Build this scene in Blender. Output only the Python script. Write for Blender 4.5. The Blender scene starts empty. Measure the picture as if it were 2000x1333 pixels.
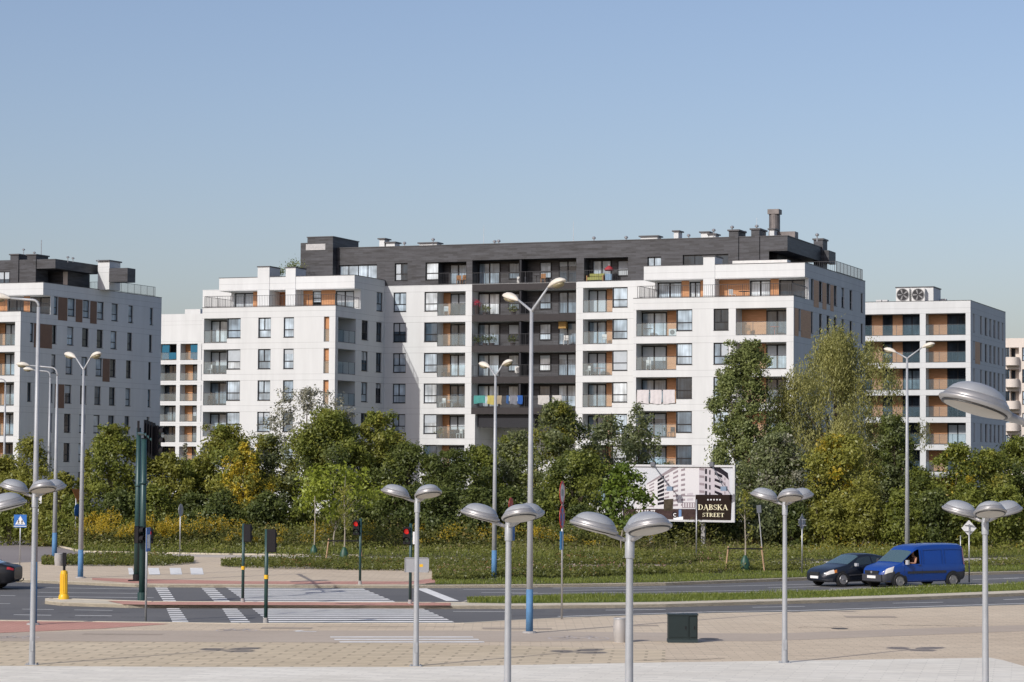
import bpy, math, random
import numpy as np
from mathutils import Vector, Matrix
from mathutils.geometry import tessellate_polygon

SC = bpy.context.scene
COL = SC.collection
R = math.radians
sin, cos, pi = math.sin, math.cos, math.pi

# ------------------------------------------------------------ camera, sky, sun, exposure
FPX, HCAM, ROLL = 4750.0, 5.45, R(0.4)
TILT = math.atan((900.0 - 666.5) / FPX)
CAMP = Vector((0, 0, HCAM))
_fw = Vector((0, cos(TILT), sin(TILT)))
_r0 = Vector((1, 0, 0))
_u0 = Vector((0, -sin(TILT), cos(TILT)))
CR = cos(ROLL) * _r0 + sin(ROLL) * _u0
CU = -sin(ROLL) * _r0 + cos(ROLL) * _u0
cd = bpy.data.cameras.new('camera')
cam = bpy.data.objects.new('camera', cd)
COL.objects.link(cam)
m3 = Matrix((CR, CU, -_fw)).transposed()
cam.matrix_world = Matrix.Translation(CAMP) @ m3.to_4x4()
cd.sensor_width = 36.0
cd.lens = 36.0 * FPX / 2000.0
cd.clip_start = 0.5
cd.clip_end = 6000
SC.camera = cam

SUN_EL = R(33.0)
SUNV = Vector((0.645 * cos(SUN_EL), 0.764 * cos(SUN_EL), -sin(SUN_EL)))   # the way the light travels
world = bpy.data.worlds.new('World')
SC.world = world
world.use_nodes = True
wn = world.node_tree.nodes
wl = world.node_tree.links
sky = wn.new('ShaderNodeTexSky')
sky.sky_type = 'NISHITA'
sky.sun_disc = False
sky.sun_elevation = SUN_EL
sky.sun_rotation = math.atan2(-SUNV.x, -SUNV.y)
sky.air_density = 1.0
sky.dust_density = 2.1
sky.ozone_density = 4.0
sky.altitude = 150
bg = wn['Background']
bg.inputs['Strength'].default_value = 0.136
tint = wn.new('ShaderNodeVectorMath'); tint.operation = 'MULTIPLY'
tint.inputs[1].default_value = (1.12, .955, .915)
wl.new(sky.outputs[0], tint.inputs[0])
wl.new(tint.outputs[0], bg.inputs['Color'])
sl = bpy.data.lights.new('sun', 'SUN')
sl.energy = 3.55
sl.angle = R(0.53)
sl.color = (1.0, 0.962, 0.905)
so = bpy.data.objects.new('sun', sl)
COL.objects.link(so)
so.location = (-60, -60, 80)
so.rotation_euler = SUNV.to_track_quat('-Z', 'Y').to_euler()
SC.view_settings.view_transform = 'Standard'
SC.view_settings.look = 'None'
SC.view_settings.exposure = 0.0
SC.view_settings.gamma = 1.0
SC.cycles.max_bounces = 8
SC.cycles.transparent_max_bounces = 16

# ------------------------------------------------------------ measuring helpers
def ray(px, py):
    return _fw + CR * ((px - 1000.0) / FPX) + CU * ((666.5 - py) / FPX)

def G(px, py, z=0.0):
    d = ray(px, py)
    t = (z - HCAM) / d.z
    return CAMP + d * t

def at(px, py, Y):
    d = ray(px, py)
    return CAMP + d * (Y / d.y)

def hor(px):
    return 900.0 + math.tan(ROLL) * (px - 1000.0)

# ------------------------------------------------------------ mesh helpers
class MB:
    def __init__(s, f=None):
        s.v = []; s.f = []; s.m = []; s.fn = f; s.cur = 0; s.sm = []; s.smooth = False
    def add(s, vs, fs, mi=None):
        b = len(s.v)
        if s.fn: vs = [s.fn(*p) for p in vs]
        s.v.extend([tuple(p) for p in vs])
        mi = s.cur if mi is None else mi
        for f in fs:
            s.f.append(tuple(i + b for i in f)); s.m.append(mi); s.sm.append(s.smooth)
    def quad(s, a, b, c, d, mi=None):
        s.add([a, b, c, d], [(0, 1, 2, 3)], mi)
    def box(s, x0, x1, y0, y1, z0, z1, mi=None):
        vs = [(x0,y0,z0),(x1,y0,z0),(x1,y1,z0),(x0,y1,z0),(x0,y0,z1),(x1,y0,z1),(x1,y1,z1),(x0,y1,z1)]
        s.add(vs, [(0,3,2,1),(4,5,6,7),(0,1,5,4),(1,2,6,5),(2,3,7,6),(3,0,4,7)], mi)
    def cbox(s, c, d, rot=None, mi=None):
        hx, hy, hz = d[0]/2, d[1]/2, d[2]/2
        vs = []
        for sx, sy, sz in ((-1,-1,-1),(1,-1,-1),(1,1,-1),(-1,1,-1),(-1,-1,1),(1,-1,1),(1,1,1),(-1,1,1)):
            p = Vector((sx*hx, sy*hy, sz*hz))
            if rot is not None: p = rot @ p
            vs.append(p + Vector(c))
        s.add(vs, [(0,3,2,1),(4,5,6,7),(0,1,5,4),(1,2,6,5),(2,3,7,6),(3,0,4,7)], mi)
    def tube(s, pts, rad, n=10, mi=None, cap=True):
        pts = [Vector(p) for p in pts]
        if not isinstance(rad, (list, tuple)): rad = [rad]*len(pts)
        vs = []; prev = None
        for i, p in enumerate(pts):
            if i == 0: d = pts[1]-p
            elif i == len(pts)-1: d = p-pts[i-1]
            else: d = (pts[i+1]-p).normalized() + (p-pts[i-1]).normalized()
            d.normalize()
            if prev is None:
                a = Vector((1,0,0)) if abs(d.x) < .8 else Vector((0,1,0))
                e = d.cross(a).normalized()
            else:
                e = (prev - d*prev.dot(d)).normalized()
            prev = e
            g = d.cross(e)
            for k in range(n):
                t = 2*pi*k/n
                vs.append(p + (e*cos(t)+g*sin(t))*rad[i])
        fs = []
        for i in range(len(pts)-1):
            for k in range(n):
                k2 = (k+1) % n
                fs.append((i*n+k, i*n+k2, (i+1)*n+k2, (i+1)*n+k))
        if cap:
            fs.append(tuple(range(n-1,-1,-1)))
            fs.append(tuple((len(pts)-1)*n+k for k in range(n)))
        s.add(vs, fs, mi)
    def lathe(s, prof, n=24, M=None, mi=None, sx=1, sy=1):
        vs = []
        for (r, z) in prof:
            for k in range(n):
                t = 2*pi*k/n
                p = Vector((r*cos(t)*sx, r*sin(t)*sy, z))
                vs.append(M @ p if M is not None else p)
        fs = []
        for i in range(len(prof)-1):
            for k in range(n):
                k2 = (k+1) % n
                fs.append((i*n+k, i*n+k2, (i+1)*n+k2, (i+1)*n+k))
        if prof[0][0] > 1e-4: fs.append(tuple(range(n-1,-1,-1)))
        if prof[-1][0] > 1e-4: fs.append(tuple((len(prof)-1)*n+k for k in range(n)))
        s.add(vs, fs, mi)
    def build(s, name, mats, parent=None, smooth=None, **props):
        me = bpy.data.meshes.new(name)
        me.from_pydata(s.v, [], s.f)
        if not isinstance(mats, (list, tuple)): mats = [mats]
        for m in mats: me.materials.append(m)
        me.polygons.foreach_set('material_index', s.m)
        me.polygons.foreach_set('use_smooth', [bool(smooth) or q for q in s.sm])
        me.update()
        o = bpy.data.objects.new(name, me)
        COL.objects.link(o)
        if parent is not None: o.parent = parent
        for k, v in props.items(): o[k] = v
        return o

def shade_auto(o, ang=40):
    me = o.data
    import bmesh
    bm = bmesh.new(); bm.from_mesh(me)
    bmesh.ops.remove_doubles(bm, verts=bm.verts, dist=1e-5)
    bmesh.ops.recalc_face_normals(bm, faces=bm.faces)
    for e in bm.edges:
        if len(e.link_faces) == 2:
            e.smooth = e.calc_face_angle(0) < R(ang)
    for f in bm.faces: f.smooth = True
    bm.to_mesh(me); bm.free()
    return o

def thing(name, label, cat, loc=(0,0,0), rz=0.0, group=None):
    o = bpy.data.objects.new(name, None)
    o.empty_display_size = .2
    COL.objects.link(o)
    o.location = loc; o.rotation_euler = (0,0,rz)
    o['label'] = label; o['category'] = cat
    if group: o['group'] = group
    return o

def tag(o, label, cat, group=None):
    o['label'] = label; o['category'] = cat
    if group: o['group'] = group
    return o

def copy_tree(o, parent=None):
    c = o.copy(); COL.objects.link(c)
    if parent is not None: c.parent = parent
    for ch in list(o.children): copy_tree(ch, c)
    return c

# ------------------------------------------------------------ materials
MATS = {}
def srgb(*c):
    return tuple(((x/255.0)/12.92 if x/255.0 <= .04045 else ((x/255.0+.055)/1.055)**2.4) for x in c)

def mat(name, col, rough=.7, metal=0.0, spec=.5, var=0.0, vscale=3.0, bump=0.0, emit=None, trans=0.0, coat=0.0):
    if name in MATS: return MATS[name]
    m = bpy.data.materials.new(name); m.use_nodes = True
    nt = m.node_tree; b = nt.nodes['Principled BSDF']
    b.inputs['Base Color'].default_value = (*col, 1)
    b.inputs['Roughness'].default_value = rough
    b.inputs['Metallic'].default_value = metal
    b.inputs['Specular IOR Level'].default_value = spec
    if coat: b.inputs['Coat Weight'].default_value = coat; b.inputs['Coat Roughness'].default_value = .05
    if var or bump:
        tc = nt.nodes.new('ShaderNodeTexCoord')
        n = nt.nodes.new('ShaderNodeTexNoise'); n.inputs['Scale'].default_value = vscale
        n.inputs['Detail'].default_value = 8; n.inputs['Roughness'].default_value = .65
        nt.links.new(tc.outputs['Object'], n.inputs['Vector'])
        if var:
            mr = nt.nodes.new('ShaderNodeMapRange')
            mr.inputs['From Min'].default_value = .3; mr.inputs['From Max'].default_value = .7
            mr.inputs['To Min'].default_value = 1-var; mr.inputs['To Max'].default_value = 1+var
            nt.links.new(n.outputs['Fac'], mr.inputs['Value'])
            mx = nt.nodes.new('ShaderNodeVectorMath'); mx.operation = 'SCALE'
            mx.inputs[0].default_value = col
            nt.links.new(mr.outputs[0], mx.inputs['Scale'])
            nt.links.new(mx.outputs[0], b.inputs['Base Color'])
        if bump:
            bp = nt.nodes.new('ShaderNodeBump'); bp.inputs['Strength'].default_value = bump
            nt.links.new(n.outputs['Fac'], bp.inputs['Height'])
            nt.links.new(bp.outputs[0], b.inputs['Normal'])
    if emit:
        b.inputs['Emission Color'].default_value = (*emit[0], 1)
        b.inputs['Emission Strength'].default_value = emit[1]
    MATS[name] = m
    return m

def N(nt, t, **kw):
    n = nt.nodes.new(t)
    for k, v in kw.items():
        if k in n.inputs: n.inputs[k].default_value = v
        else: setattr(n, k, v)
    return n

def math_node(nt, op, a, b=None):
    n = nt.nodes.new('ShaderNodeMath'); n.operation = op
    for i, x in enumerate((a, b)):
        if x is None: continue
        if isinstance(x, (int, float)): n.inputs[i].default_value = x
        else: nt.links.new(x, n.inputs[i])
    return n.outputs[0]

def scale_col(nt, col, fac):
    n = nt.nodes.new('ShaderNodeVectorMath'); n.operation = 'SCALE'
    if isinstance(col, tuple): n.inputs[0].default_value = col
    else: nt.links.new(col, n.inputs[0])
    nt.links.new(fac, n.inputs['Scale'])
    return n.outputs[0]

def mixcol(nt, fac, a, b):
    n = nt.nodes.new('ShaderNodeMix'); n.data_type = 'RGBA'
    if isinstance(fac, (int, float)): n.inputs[0].default_value = fac
    else: nt.links.new(fac, n.inputs[0])
    for i, x in ((6, a), (7, b)):
        if isinstance(x, tuple): n.inputs[i].default_value = (*x[:3], 1)
        else: nt.links.new(x, n.inputs[i])
    return n.outputs[2]

def noise(nt, scale, detail=6, rough=.6, vec=None, stretch=None):
    n = nt.nodes.new('ShaderNodeTexNoise'); n.inputs['Scale'].default_value = scale
    n.inputs['Detail'].default_value = detail; n.inputs['Roughness'].default_value = rough
    tc = nt.nodes.new('ShaderNodeTexCoord')
    src = tc.outputs['Object']
    if stretch:
        mp = nt.nodes.new('ShaderNodeMapping'); mp.inputs['Scale'].default_value = stretch
        nt.links.new(src, mp.inputs[0]); src = mp.outputs[0]
    nt.links.new(src, n.inputs['Vector'])
    return n.outputs['Fac']

def rng(nt, v, a, b, c, d):
    n = nt.nodes.new('ShaderNodeMapRange')
    for k, x in zip(('From Min','From Max','To Min','To Max'), (a,b,c,d)): n.inputs[k].default_value = x
    nt.links.new(v, n.inputs['Value'])
    return n.outputs[0]

def newmat(name, rough=.8):
    m = bpy.data.materials.new(name); m.use_nodes = True
    MATS[name] = m
    b = m.node_tree.nodes['Principled BSDF']; b.inputs['Roughness'].default_value = rough
    return m, m.node_tree, b

def m_render():        # white facade render with fine expansion joints and faint rain streaks
    m, nt, b = newmat('white_render', .85)
    tc = nt.nodes.new('ShaderNodeTexCoord')
    sp = nt.nodes.new('ShaderNodeSeparateXYZ'); nt.links.new(tc.outputs['Object'], sp.inputs[0])
    def joint(off, per, w):
        q = math_node(nt, 'ADD', sp.outputs['Z'], off)
        q = math_node(nt, 'DIVIDE', q, per)
        q = math_node(nt, 'FRACT', q)
        return math_node(nt, 'LESS_THAN', q, w/per)
    j1 = joint(-18.70+29.5, 2.95, .028)
    j2 = joint(-16.32+29.5, 2.95, .024)
    j = math_node(nt, 'MAXIMUM', j1, j2)
    st = noise(nt, .9, 6, .7, stretch=(1, 1, .12))
    s2 = noise(nt, .12, 4, .6)
    f = math_node(nt, 'MULTIPLY', rng(nt, st, .3, .8, 1.04, .89), rng(nt, s2, .3, .7, .97, 1.03))
    f = math_node(nt, 'MULTIPLY', f, math_node(nt, 'SUBTRACT', 1.0, math_node(nt, 'MULTIPLY', j, .38)))
    nt.links.new(scale_col(nt, (.595, .610, .606), f), b.inputs['Base Color'])
    return m

def m_clad():          # dark slate cladding laid in long thin courses
    m, nt, b = newmat('slate_cladding', .55)
    tc = nt.nodes.new('ShaderNodeTexCoord')
    sp = nt.nodes.new('ShaderNodeSeparateXYZ'); nt.links.new(tc.outputs['Object'], sp.inputs[0])
    cb = nt.nodes.new('ShaderNodeCombineXYZ')
    h = math_node(nt, 'ADD', sp.outputs['X'], sp.outputs['Y'])
    nt.links.new(h, cb.inputs[0]); nt.links.new(sp.outputs['Z'], cb.inputs[1])
    br = nt.nodes.new('ShaderNodeTexBrick')
    br.inputs['Scale'].default_value = 1; br.inputs['Brick Width'].default_value = .95; br.inputs['Row Height'].default_value = .19
    br.inputs['Mortar Size'].default_value = .012; br.inputs['Color1'].default_value = (.040,.042,.050,1); br.inputs['Color2'].default_value = (.012,.012,.014,1)
    br.inputs['Mortar'].default_value = (.012,.012,.013,1); br.inputs['Bias'].default_value = .1
    nt.links.new(cb.outputs[0], br.inputs['Vector'])
    n1 = noise(nt, 1.2, 8, .75, stretch=(.35, .35, 3.2))
    k = rng(nt, n1, .42, .8, 0, 1)
    c = mixcol(nt, k, br.outputs['Color'], (.080,.084,.096))
    nt.links.new(c, b.inputs['Base Color'])
    return m

def m_wood():
    m, nt, b = newmat('wood_panel', .5)
    n1 = noise(nt, 2.0, 6, .6, stretch=(.6, .6, 7))
    c = mixcol(nt, rng(nt, n1, .3, .7, 0, 1), (.36, .155, .055), (.52, .255, .11))
    nt.links.new(c, b.inputs['Base Color'])
    return m

def m_pane(name='window_glass', dark=False):   # curtains or dark rooms behind glazing, blue sky reflection painted into each pane's colour
    m, nt, b = newmat(name, .06)
    oi = nt.nodes.new('ShaderNodeObjectInfo')
    cr = nt.nodes.new('ShaderNodeValToRGB'); e = cr.color_ramp; e.interpolation = 'CONSTANT'
    cols = [(0, (.03,.045,.06)), (.13, (.25,.33,.40)), (.32, (.42,.51,.58)), (.50, (.06,.09,.12)), (.60, (.33,.42,.49)), (.77, (.15,.205,.255)), (.86, (.52,.57,.60))]
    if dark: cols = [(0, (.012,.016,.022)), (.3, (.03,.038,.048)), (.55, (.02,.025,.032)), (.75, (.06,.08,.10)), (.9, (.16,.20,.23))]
    e.elements[0].position = 0; e.elements[0].color = (*cols[0][1], 1)
    e.elements[1].position = cols[1][0]; e.elements[1].color = (*cols[1][1], 1)
    for p, c in cols[2:]:
        q = e.elements.new(p); q.color = (*c, 1)
    nt.links.new(oi.outputs['Random'], cr.inputs[0])
    # curtain folds and the blurred shapes of a room
    tc = nt.nodes.new('ShaderNodeTexCoord')
    mp = nt.nodes.new('ShaderNodeMapping'); mp.inputs['Scale'].default_value = (5, 5, .25)
    nt.links.new(tc.outputs['Object'], mp.inputs[0])
    nn = nt.nodes.new('ShaderNodeTexNoise'); nn.inputs['Scale'].default_value = 1; nn.inputs['Detail'].default_value = 3
    nt.links.new(mp.outputs[0], nn.inputs['Vector'])
    n2 = noise(nt, .7, 2, .5)
    f = math_node(nt, 'MULTIPLY', rng(nt, nn.outputs['Fac'], .35, .65, .72, 1.12), rng(nt, n2, .35, .65, .55, 1.25))
    nt.links.new(scale_col(nt, cr.outputs[0], f), b.inputs['Base Color'])
    b.inputs['IOR'].default_value = 1.5
    b.inputs['Specular IOR Level'].default_value = .35
    return m

def m_railglass():
    m = bpy.data.materials.new('railing_glass'); m.use_nodes = True; MATS['railing_glass'] = m
    nt = m.node_tree; nt.nodes.clear()
    o = nt.nodes.new('ShaderNodeOutputMaterial')
    t = nt.nodes.new('ShaderNodeBsdfTransparent'); t.inputs[0].default_value = (.80, .90, .94, 1)
    g = nt.nodes.new('ShaderNodeBsdfGlossy'); g.inputs['Roughness'].default_value = .04
    d = nt.nodes.new('ShaderNodeBsdfDiffuse'); d.inputs[0].default_value = (.34, .52, .60, 1)
    a = nt.nodes.new('ShaderNodeMixShader'); a.inputs[0].default_value = .12
    c = nt.nodes.new('ShaderNodeMixShader'); c.inputs[0].default_value = .06
    nt.links.new(t.outputs[0], a.inputs[1]); nt.links.new(d.outputs[0], a.inputs[2])
    nt.links.new(a.outputs[0], c.inputs[1]); nt.links.new(g.outputs[0], c.inputs[2])
    nt.links.new(c.outputs[0], o.inputs[0])
    return m

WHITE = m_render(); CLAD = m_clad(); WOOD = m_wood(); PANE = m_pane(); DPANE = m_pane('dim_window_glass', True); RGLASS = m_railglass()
FRAME = mat('anthracite_frame', (.009,.010,.013), .5, 0, .3)
RAIL = mat('railing_metal', (.035,.037,.042), .45, .3)
BROWNP = mat('brown_facade_panel', (.150,.075,.040), .6, var=.12, vscale=2)
BLIND = mat('white_blind_fabric', (.41,.45,.48), .8, var=.08, vscale=2)
FASCIA = mat('brown_grey_fascia', (.036,.032,.033), .7, 0, .3, var=.12, vscale=2)
DARKP = mat('dark_panel', (.016,.017,.022), .6, 0, .3, var=.1)
CREAM = mat('cream_render', (.62,.56,.50), .85, var=.05, vscale=.6)
CAPM = mat('grey_coping', (.06,.06,.065), .5)
ROOFM = mat('flat_roof_felt', (.16,.16,.165), .9, var=.15, vscale=1)
GALV = mat('galvanised_steel', (.42,.43,.44), .42, .65, var=.12, vscale=4)
SOOT = mat('weathered_duct_metal', (.16,.145,.14), .55, .4, var=.3, vscale=1.5)
# ------------------------------------------------------------ ground materials
def ground_mat(name, c1, c2, big=.15, fine=6.0, finev=.12, bigv=.12, rough=.9, brick=None, stain=0.0, rot=0.0):
    m, nt, b = newmat(name, rough)
    n1 = noise(nt, big, 5, .6); n2 = noise(nt, fine, 6, .7)
    c = mixcol(nt, rng(nt, n1, .35, .65, 0, 1), c1, c2)
    f = rng(nt, n2, .3, .7, 1-finev, 1+finev)
    if brick:
        tc = nt.nodes.new('ShaderNodeTexCoord')
        mp = nt.nodes.new('ShaderNodeMapping'); mp.inputs['Rotation'].default_value = (0,0,rot)
        nt.links.new(tc.outputs['Object'], mp.inputs[0])
        br = nt.nodes.new('ShaderNodeTexBrick'); br.inputs['Scale'].default_value = 1
        br.inputs['Brick Width'].default_value = brick[0]; br.inputs['Row Height'].default_value = brick[1]
        br.inputs['Mortar Size'].default_value = brick[2]; br.inputs['Mortar Smooth'].default_value = .3
        br.inputs['Color1'].default_value = (1.06,1.06,1.06,1); br.inputs['Color2'].default_value = (.93,.93,.93,1)
        br.inputs['Mortar'].default_value = (brick[3],brick[3],brick[3],1)
        nt.links.new(mp.outputs[0], br.inputs['Vector'])
        mm = nt.nodes.new('ShaderNodeVectorMath'); mm.operation = 'MULTIPLY'
        nt.links.new(c, mm.inputs[0]); nt.links.new(br.outputs['Color'], mm.inputs[1]); c = mm.outputs[0]
    if stain:
        n3 = noise(nt, .9, 9, .8, stretch=(.35, 1.6, 1))
        f = math_node(nt, 'MULTIPLY', f, rng(nt, n3, .5, .75, 1, 1-stain))
    nt.links.new(scale_col(nt, c, f), b.inputs['Base Color'])
    return m
ASPH = ground_mat('asphalt', (.103,.103,.103), (.135,.133,.130), .12, 9, .10, .1, .85, stain=.22)
SIDEASPH = ground_mat('pale_asphalt', (.22,.195,.185), (.26,.235,.22), .1, 7, .08, .1, .9, stain=.12)
BEIGE = ground_mat('beige_pavers', (.55,.45,.325), (.605,.505,.37), .1, 5, .07, .1, .9, (.6,.3,.02,.78), .26)
BAND = ground_mat('sand_brick_pavers', (.55,.455,.31), (.605,.505,.355), .12, 5, .07, .1, .9, (.95,.5,.05,.66), .16, rot=R(4))
CYCLE = ground_mat('cycle_path_asphalt', (.42,.35,.275), (.465,.395,.315), .1, 7, .08, .1, .9, stain=.15)
PLAZA = ground_mat('pale_plaza_slabs', (.68,.645,.555), (.745,.715,.625), .2, 3, .06, .08, .85, (.9,.3,.02,.87), .15, rot=R(12))
REDB = ground_mat('red_brick_paving', (.47,.235,.18), (.54,.29,.225), .2, 5, .08, .1, .9, (.4,.2,.02,.8), .15)
KERBM = ground_mat('concrete_kerb', (.51,.455,.35), (.60,.545,.43), .5, 5, .1, .1, .9, stain=.2)
CONC = ground_mat('concrete_path', (.44,.395,.335), (.52,.47,.40), .2, 6, .1, .1, .9, stain=.2)
PAINT = ground_mat('road_paint', (.66,.66,.63), (.80,.80,.77), 1.2, 8, .14, .1, .8, stain=.18)
FAINT = ground_mat('worn_path_paint', (.42,.37,.33), (.56,.51,.47), 1.5, 8, .2, .1, .85)
SOIL = ground_mat('meadow_soil', (.055,.060,.025), (.085,.075,.035), .2, 3, .25, .1, 1)
GRASSM = ground_mat('short_grass', (.075,.12,.022), (.12,.15,.035), .5, 4, .25, .1, 1)

def poly(name, pts, z, m, mb=None, world=False, kind='structure'):
    P = [Vector((p[0], p[1], z)) if world else (G(p[0], p[1], z) if len(p) == 2 else Vector((p[1], p[2], z))) for p in pts]
    own = mb is None
    if own: mb = MB()
    tri = tessellate_polygon([P])
    mb.add(P, [tuple(t) for t in tri])
    if own: return mb.build(name, m, kind=kind)

ZP = .12
# base sheet reaching the horizon
g = MB(); g.quad((-2500,-400,0),(2500,-400,0),(2500,5500,0),(-2500,5500,0)); g.build('ground', SOIL, kind='structure')
# asphalt of the two carriageways in one sheet
NEAR = [(-300,1207),(-60,1211),(330,1216),(470,1218),(900,1217.5),(1000,1212),(1100,1207),(1400,1198),(1560,1196),(1780,1189),(2060,1180),(2400,1168)]
FAR = [(-300,1128),(-60,1130),(43,1132.5),(264,1142),(480,1143),(800,1144),(1000,1143),(1100,1142),(1300,1139),(1560,1129.5),(1780,1122),(2000,1116.5),(2400,1104)]
poly('road', NEAR + FAR[::-1], .004, ASPH)
# near pavement: raised slab
def slab(name, pts, m, z=ZP, side=KERBM, extra=()):
    P = [G(a, b, z) for a, b in pts] + [Vector((x, y, z)) for x, y in extra]
    mb = MB()
    tri = tessellate_polygon([P])
    mb.add(P, [tuple(t) for t in tri], 0)
    n = len(P)
    for i in range(n):
        a, b = P[i], P[(i+1) % n]
        mb.quad(a, b, (b.x, b.y, 0.0), (a.x, a.y, 0.0), 1)
    return mb.build(name, [m, side], kind='structure')
slab('pavement', NEAR, BEIGE, extra=[(45,4),(45,-8),(-45,-8),(-45,4)])
slab('verge', FAR, SOIL, extra=[(90,175),(-90,175)])
MED_T = [(88,1170),(100,1168.5),(300,1175),(900,1177),(930,1166),(1000,1164.5),(1200,1162.5),(1400,1159),(1560,1155.5),(1780,1146),(2000,1139),(2400,1126)]
MED_B = [(88,1174),(120,1177.5),(250,1181.5),(900,1183.5),(1000,1183.5),(1200,1182),(1300,1180.5),(1500,1175),(1600,1172.5),(1800,1166),(2000,1158.5),(2400,1146)]
slab('median', MED_B + MED_T[::-1], KERBM)
poly('median_paving', [(240,1180.6),(300,1181.6),(880,1183.0),(880,1177.6),(300,1175.6),(210,1173.6)], ZP+.016, REDB)
MG = [(915,1177.5),(1000,1179),(1200,1177),(1300,1175.5),(1500,1170),(1600,1167),(1800,1160.5),(2000,1153),(2400,1141)]
MGT = [(915,1174),(940,1168),(1000,1165.8),(1200,1163.5),(1400,1160),(1560,1156.5),(1780,1147),(2000,1140),(2400,1127)]
poly('median_lawn', MG + MGT[::-1], ZP+.004, GRASSM)
# overlays on the near pavement
poly('plaza', [(-400,1302),(0,1301),(400,1303),(815,1303),(1300,1294),(1600,1290),(1935,1285),(1960,1290),(2100,1330),(0,30,6),(0,-30,6)], ZP+.004, PLAZA)
poly('brick_band', [(-400,1255),(0,1253),(1050,1260),(1600,1262),(2300,1240),(2300,1285),(1935,1285),(1600,1290),(1300,1294),(815,1303),(400,1303),(0,1301),(-400,1302)][:2]+[(700,1256),(1020,1262),(1300,1270),(1300,1294),(815,1303),(400,1303),(0,1301),(-400,1302)], ZP+.004, BAND)
poly('cycle_path', [(-400,1236),(0,1237),(200,1232),(900,1232),(1100,1234),(1500,1238),(2000,1221),(2400,1206),(2400,1218),(2000,1233),(1500,1252.5),(1100,1253),(700,1255.5),(0,1252.5),(-400,1254)], ZP+.004, CYCLE)
poly('red_paving', [(-300,1209),(-60,1213),(0,1213.5),(150,1214.5),(300,1217.5),(330,1219),(200,1228),(0,1236.5),(-400,1235.5)], ZP+.008, REDB)
# overlays on the far verge
poly('side_road', [(-300,1020),(-60,1030),(0,1033),(35,1042),(60,1056),(150,1077),(165,1080),(165,1090),(70,1098),(0,1101),(-300,1104)], ZP+.004, SIDEASPH)
poly('far_pavement', [(-300,1104),(0,1101),(70,1098),(165,1090),(165,1082),(420,1089),(700,1091),(860,1096),(1050,1100),(1290,1103),(1290,1111),(1050,1120),(980,1130),(850,1132),(830,1141),(800,1143.2),(480,1142.2),(264,1141.2),(43,1131.7),(-300,1127)], ZP+.004, BEIGE)
poly('far_path', [(160,1078.5),(430,1084),(700,1087),(1000,1092),(1000,1097),(700,1092),(430,1089),(160,1083)], ZP+.008, CONC)
poly('right_path', [(1080,1106),(1300,1105),(1560,1098),(1780,1093),(2000,1089),(2400,1080),(2400,1094),(2000,1102),(1780,1107),(1560,1111),(1300,1114),(1080,1115)], ZP+.008, CONC)
poly('far_red_strip', [(180,1129),(264,1131),(480,1135.5),(800,1136),(845,1130),(900,1133),(830,1140),(800,1141.5),(480,1141),(264,1139.6),(180,1133)], ZP+.008, REDB)
# kerb stones along the edges
def kerb(name, pts, w=.16, z=ZP+.012, inward=1):
    mb = MB(); P = [G(a, b, ZP) for a, b in pts]
    for i in range(len(P)-1):
        a, b = P[i], P[i+1]
        d = (b-a).normalized(); n = Vector((-d.y, d.x, 0))*w*inward
        q = [a, b, b+n, a+n]
        vs = [(p.x, p.y, 0.0) for p in q] + [(p.x, p.y, z) for p in q]
        mb.add(vs, [(4,5,6,7),(0,1,5,4),(2,3,7,6),(1,2,6,5),(3,0,4,7)])
    return mb.build(name, KERBM, kind='structure')
kerb('kerb', NEAR, inward=-1)
kerb('kerb', FAR, w=.22)
kerb('kerb', MED_B, w=.3); kerb('kerb', MED_T, inward=-1)
kerb('kerb', [(0,1033),(35,1042),(60,1056),(150,1077),(165,1079),(430,1084),(700,1086.5)], z=ZP+.08)

# ------------------------------------------------------------ markings
PM = MB()
def stripe(mb, a, b, w, z):
    a = G(*a, z); b = G(*b, z); d = (b-a).normalized(); n = Vector((-d.y, d.x, 0))*w/2
    mb.quad(a-n, b-n, b+n, a+n)
def ladder(mb, tl, tr, bl, br, n, z, fill=.54):
    P = [G(*p, z) for p in (tl, tr, bl, br)]
    for i in range(n):
        f0 = (i+.5-fill/2)/n; f1 = (i+.5+fill/2)/n
        mb.quad(P[0].lerp(P[2], f0), P[1].lerp(P[3], f0), P[1].lerp(P[3], f1), P[0].lerp(P[2], f1))
for q in (((301,1145.5),(325,1145.5),(320,1176),(345,1176)), ((390,1145.5),(415,1145.5),(420,1176.5),(451,1176.5)), ((439,1146),(699,1146),(482,1177),(775,1177))):
    ladder(PM, *q, 8, .008)
for q in (((323,1184),(347,1184),(337,1216),(369,1216)), ((431,1184.5),(459,1184.5),(452,1217),(490,1217)), ((487,1184.5),(816,1184.5),(527,1216.8),(890,1216.8))):
    ladder(PM, *q, 8, .008)
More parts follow.
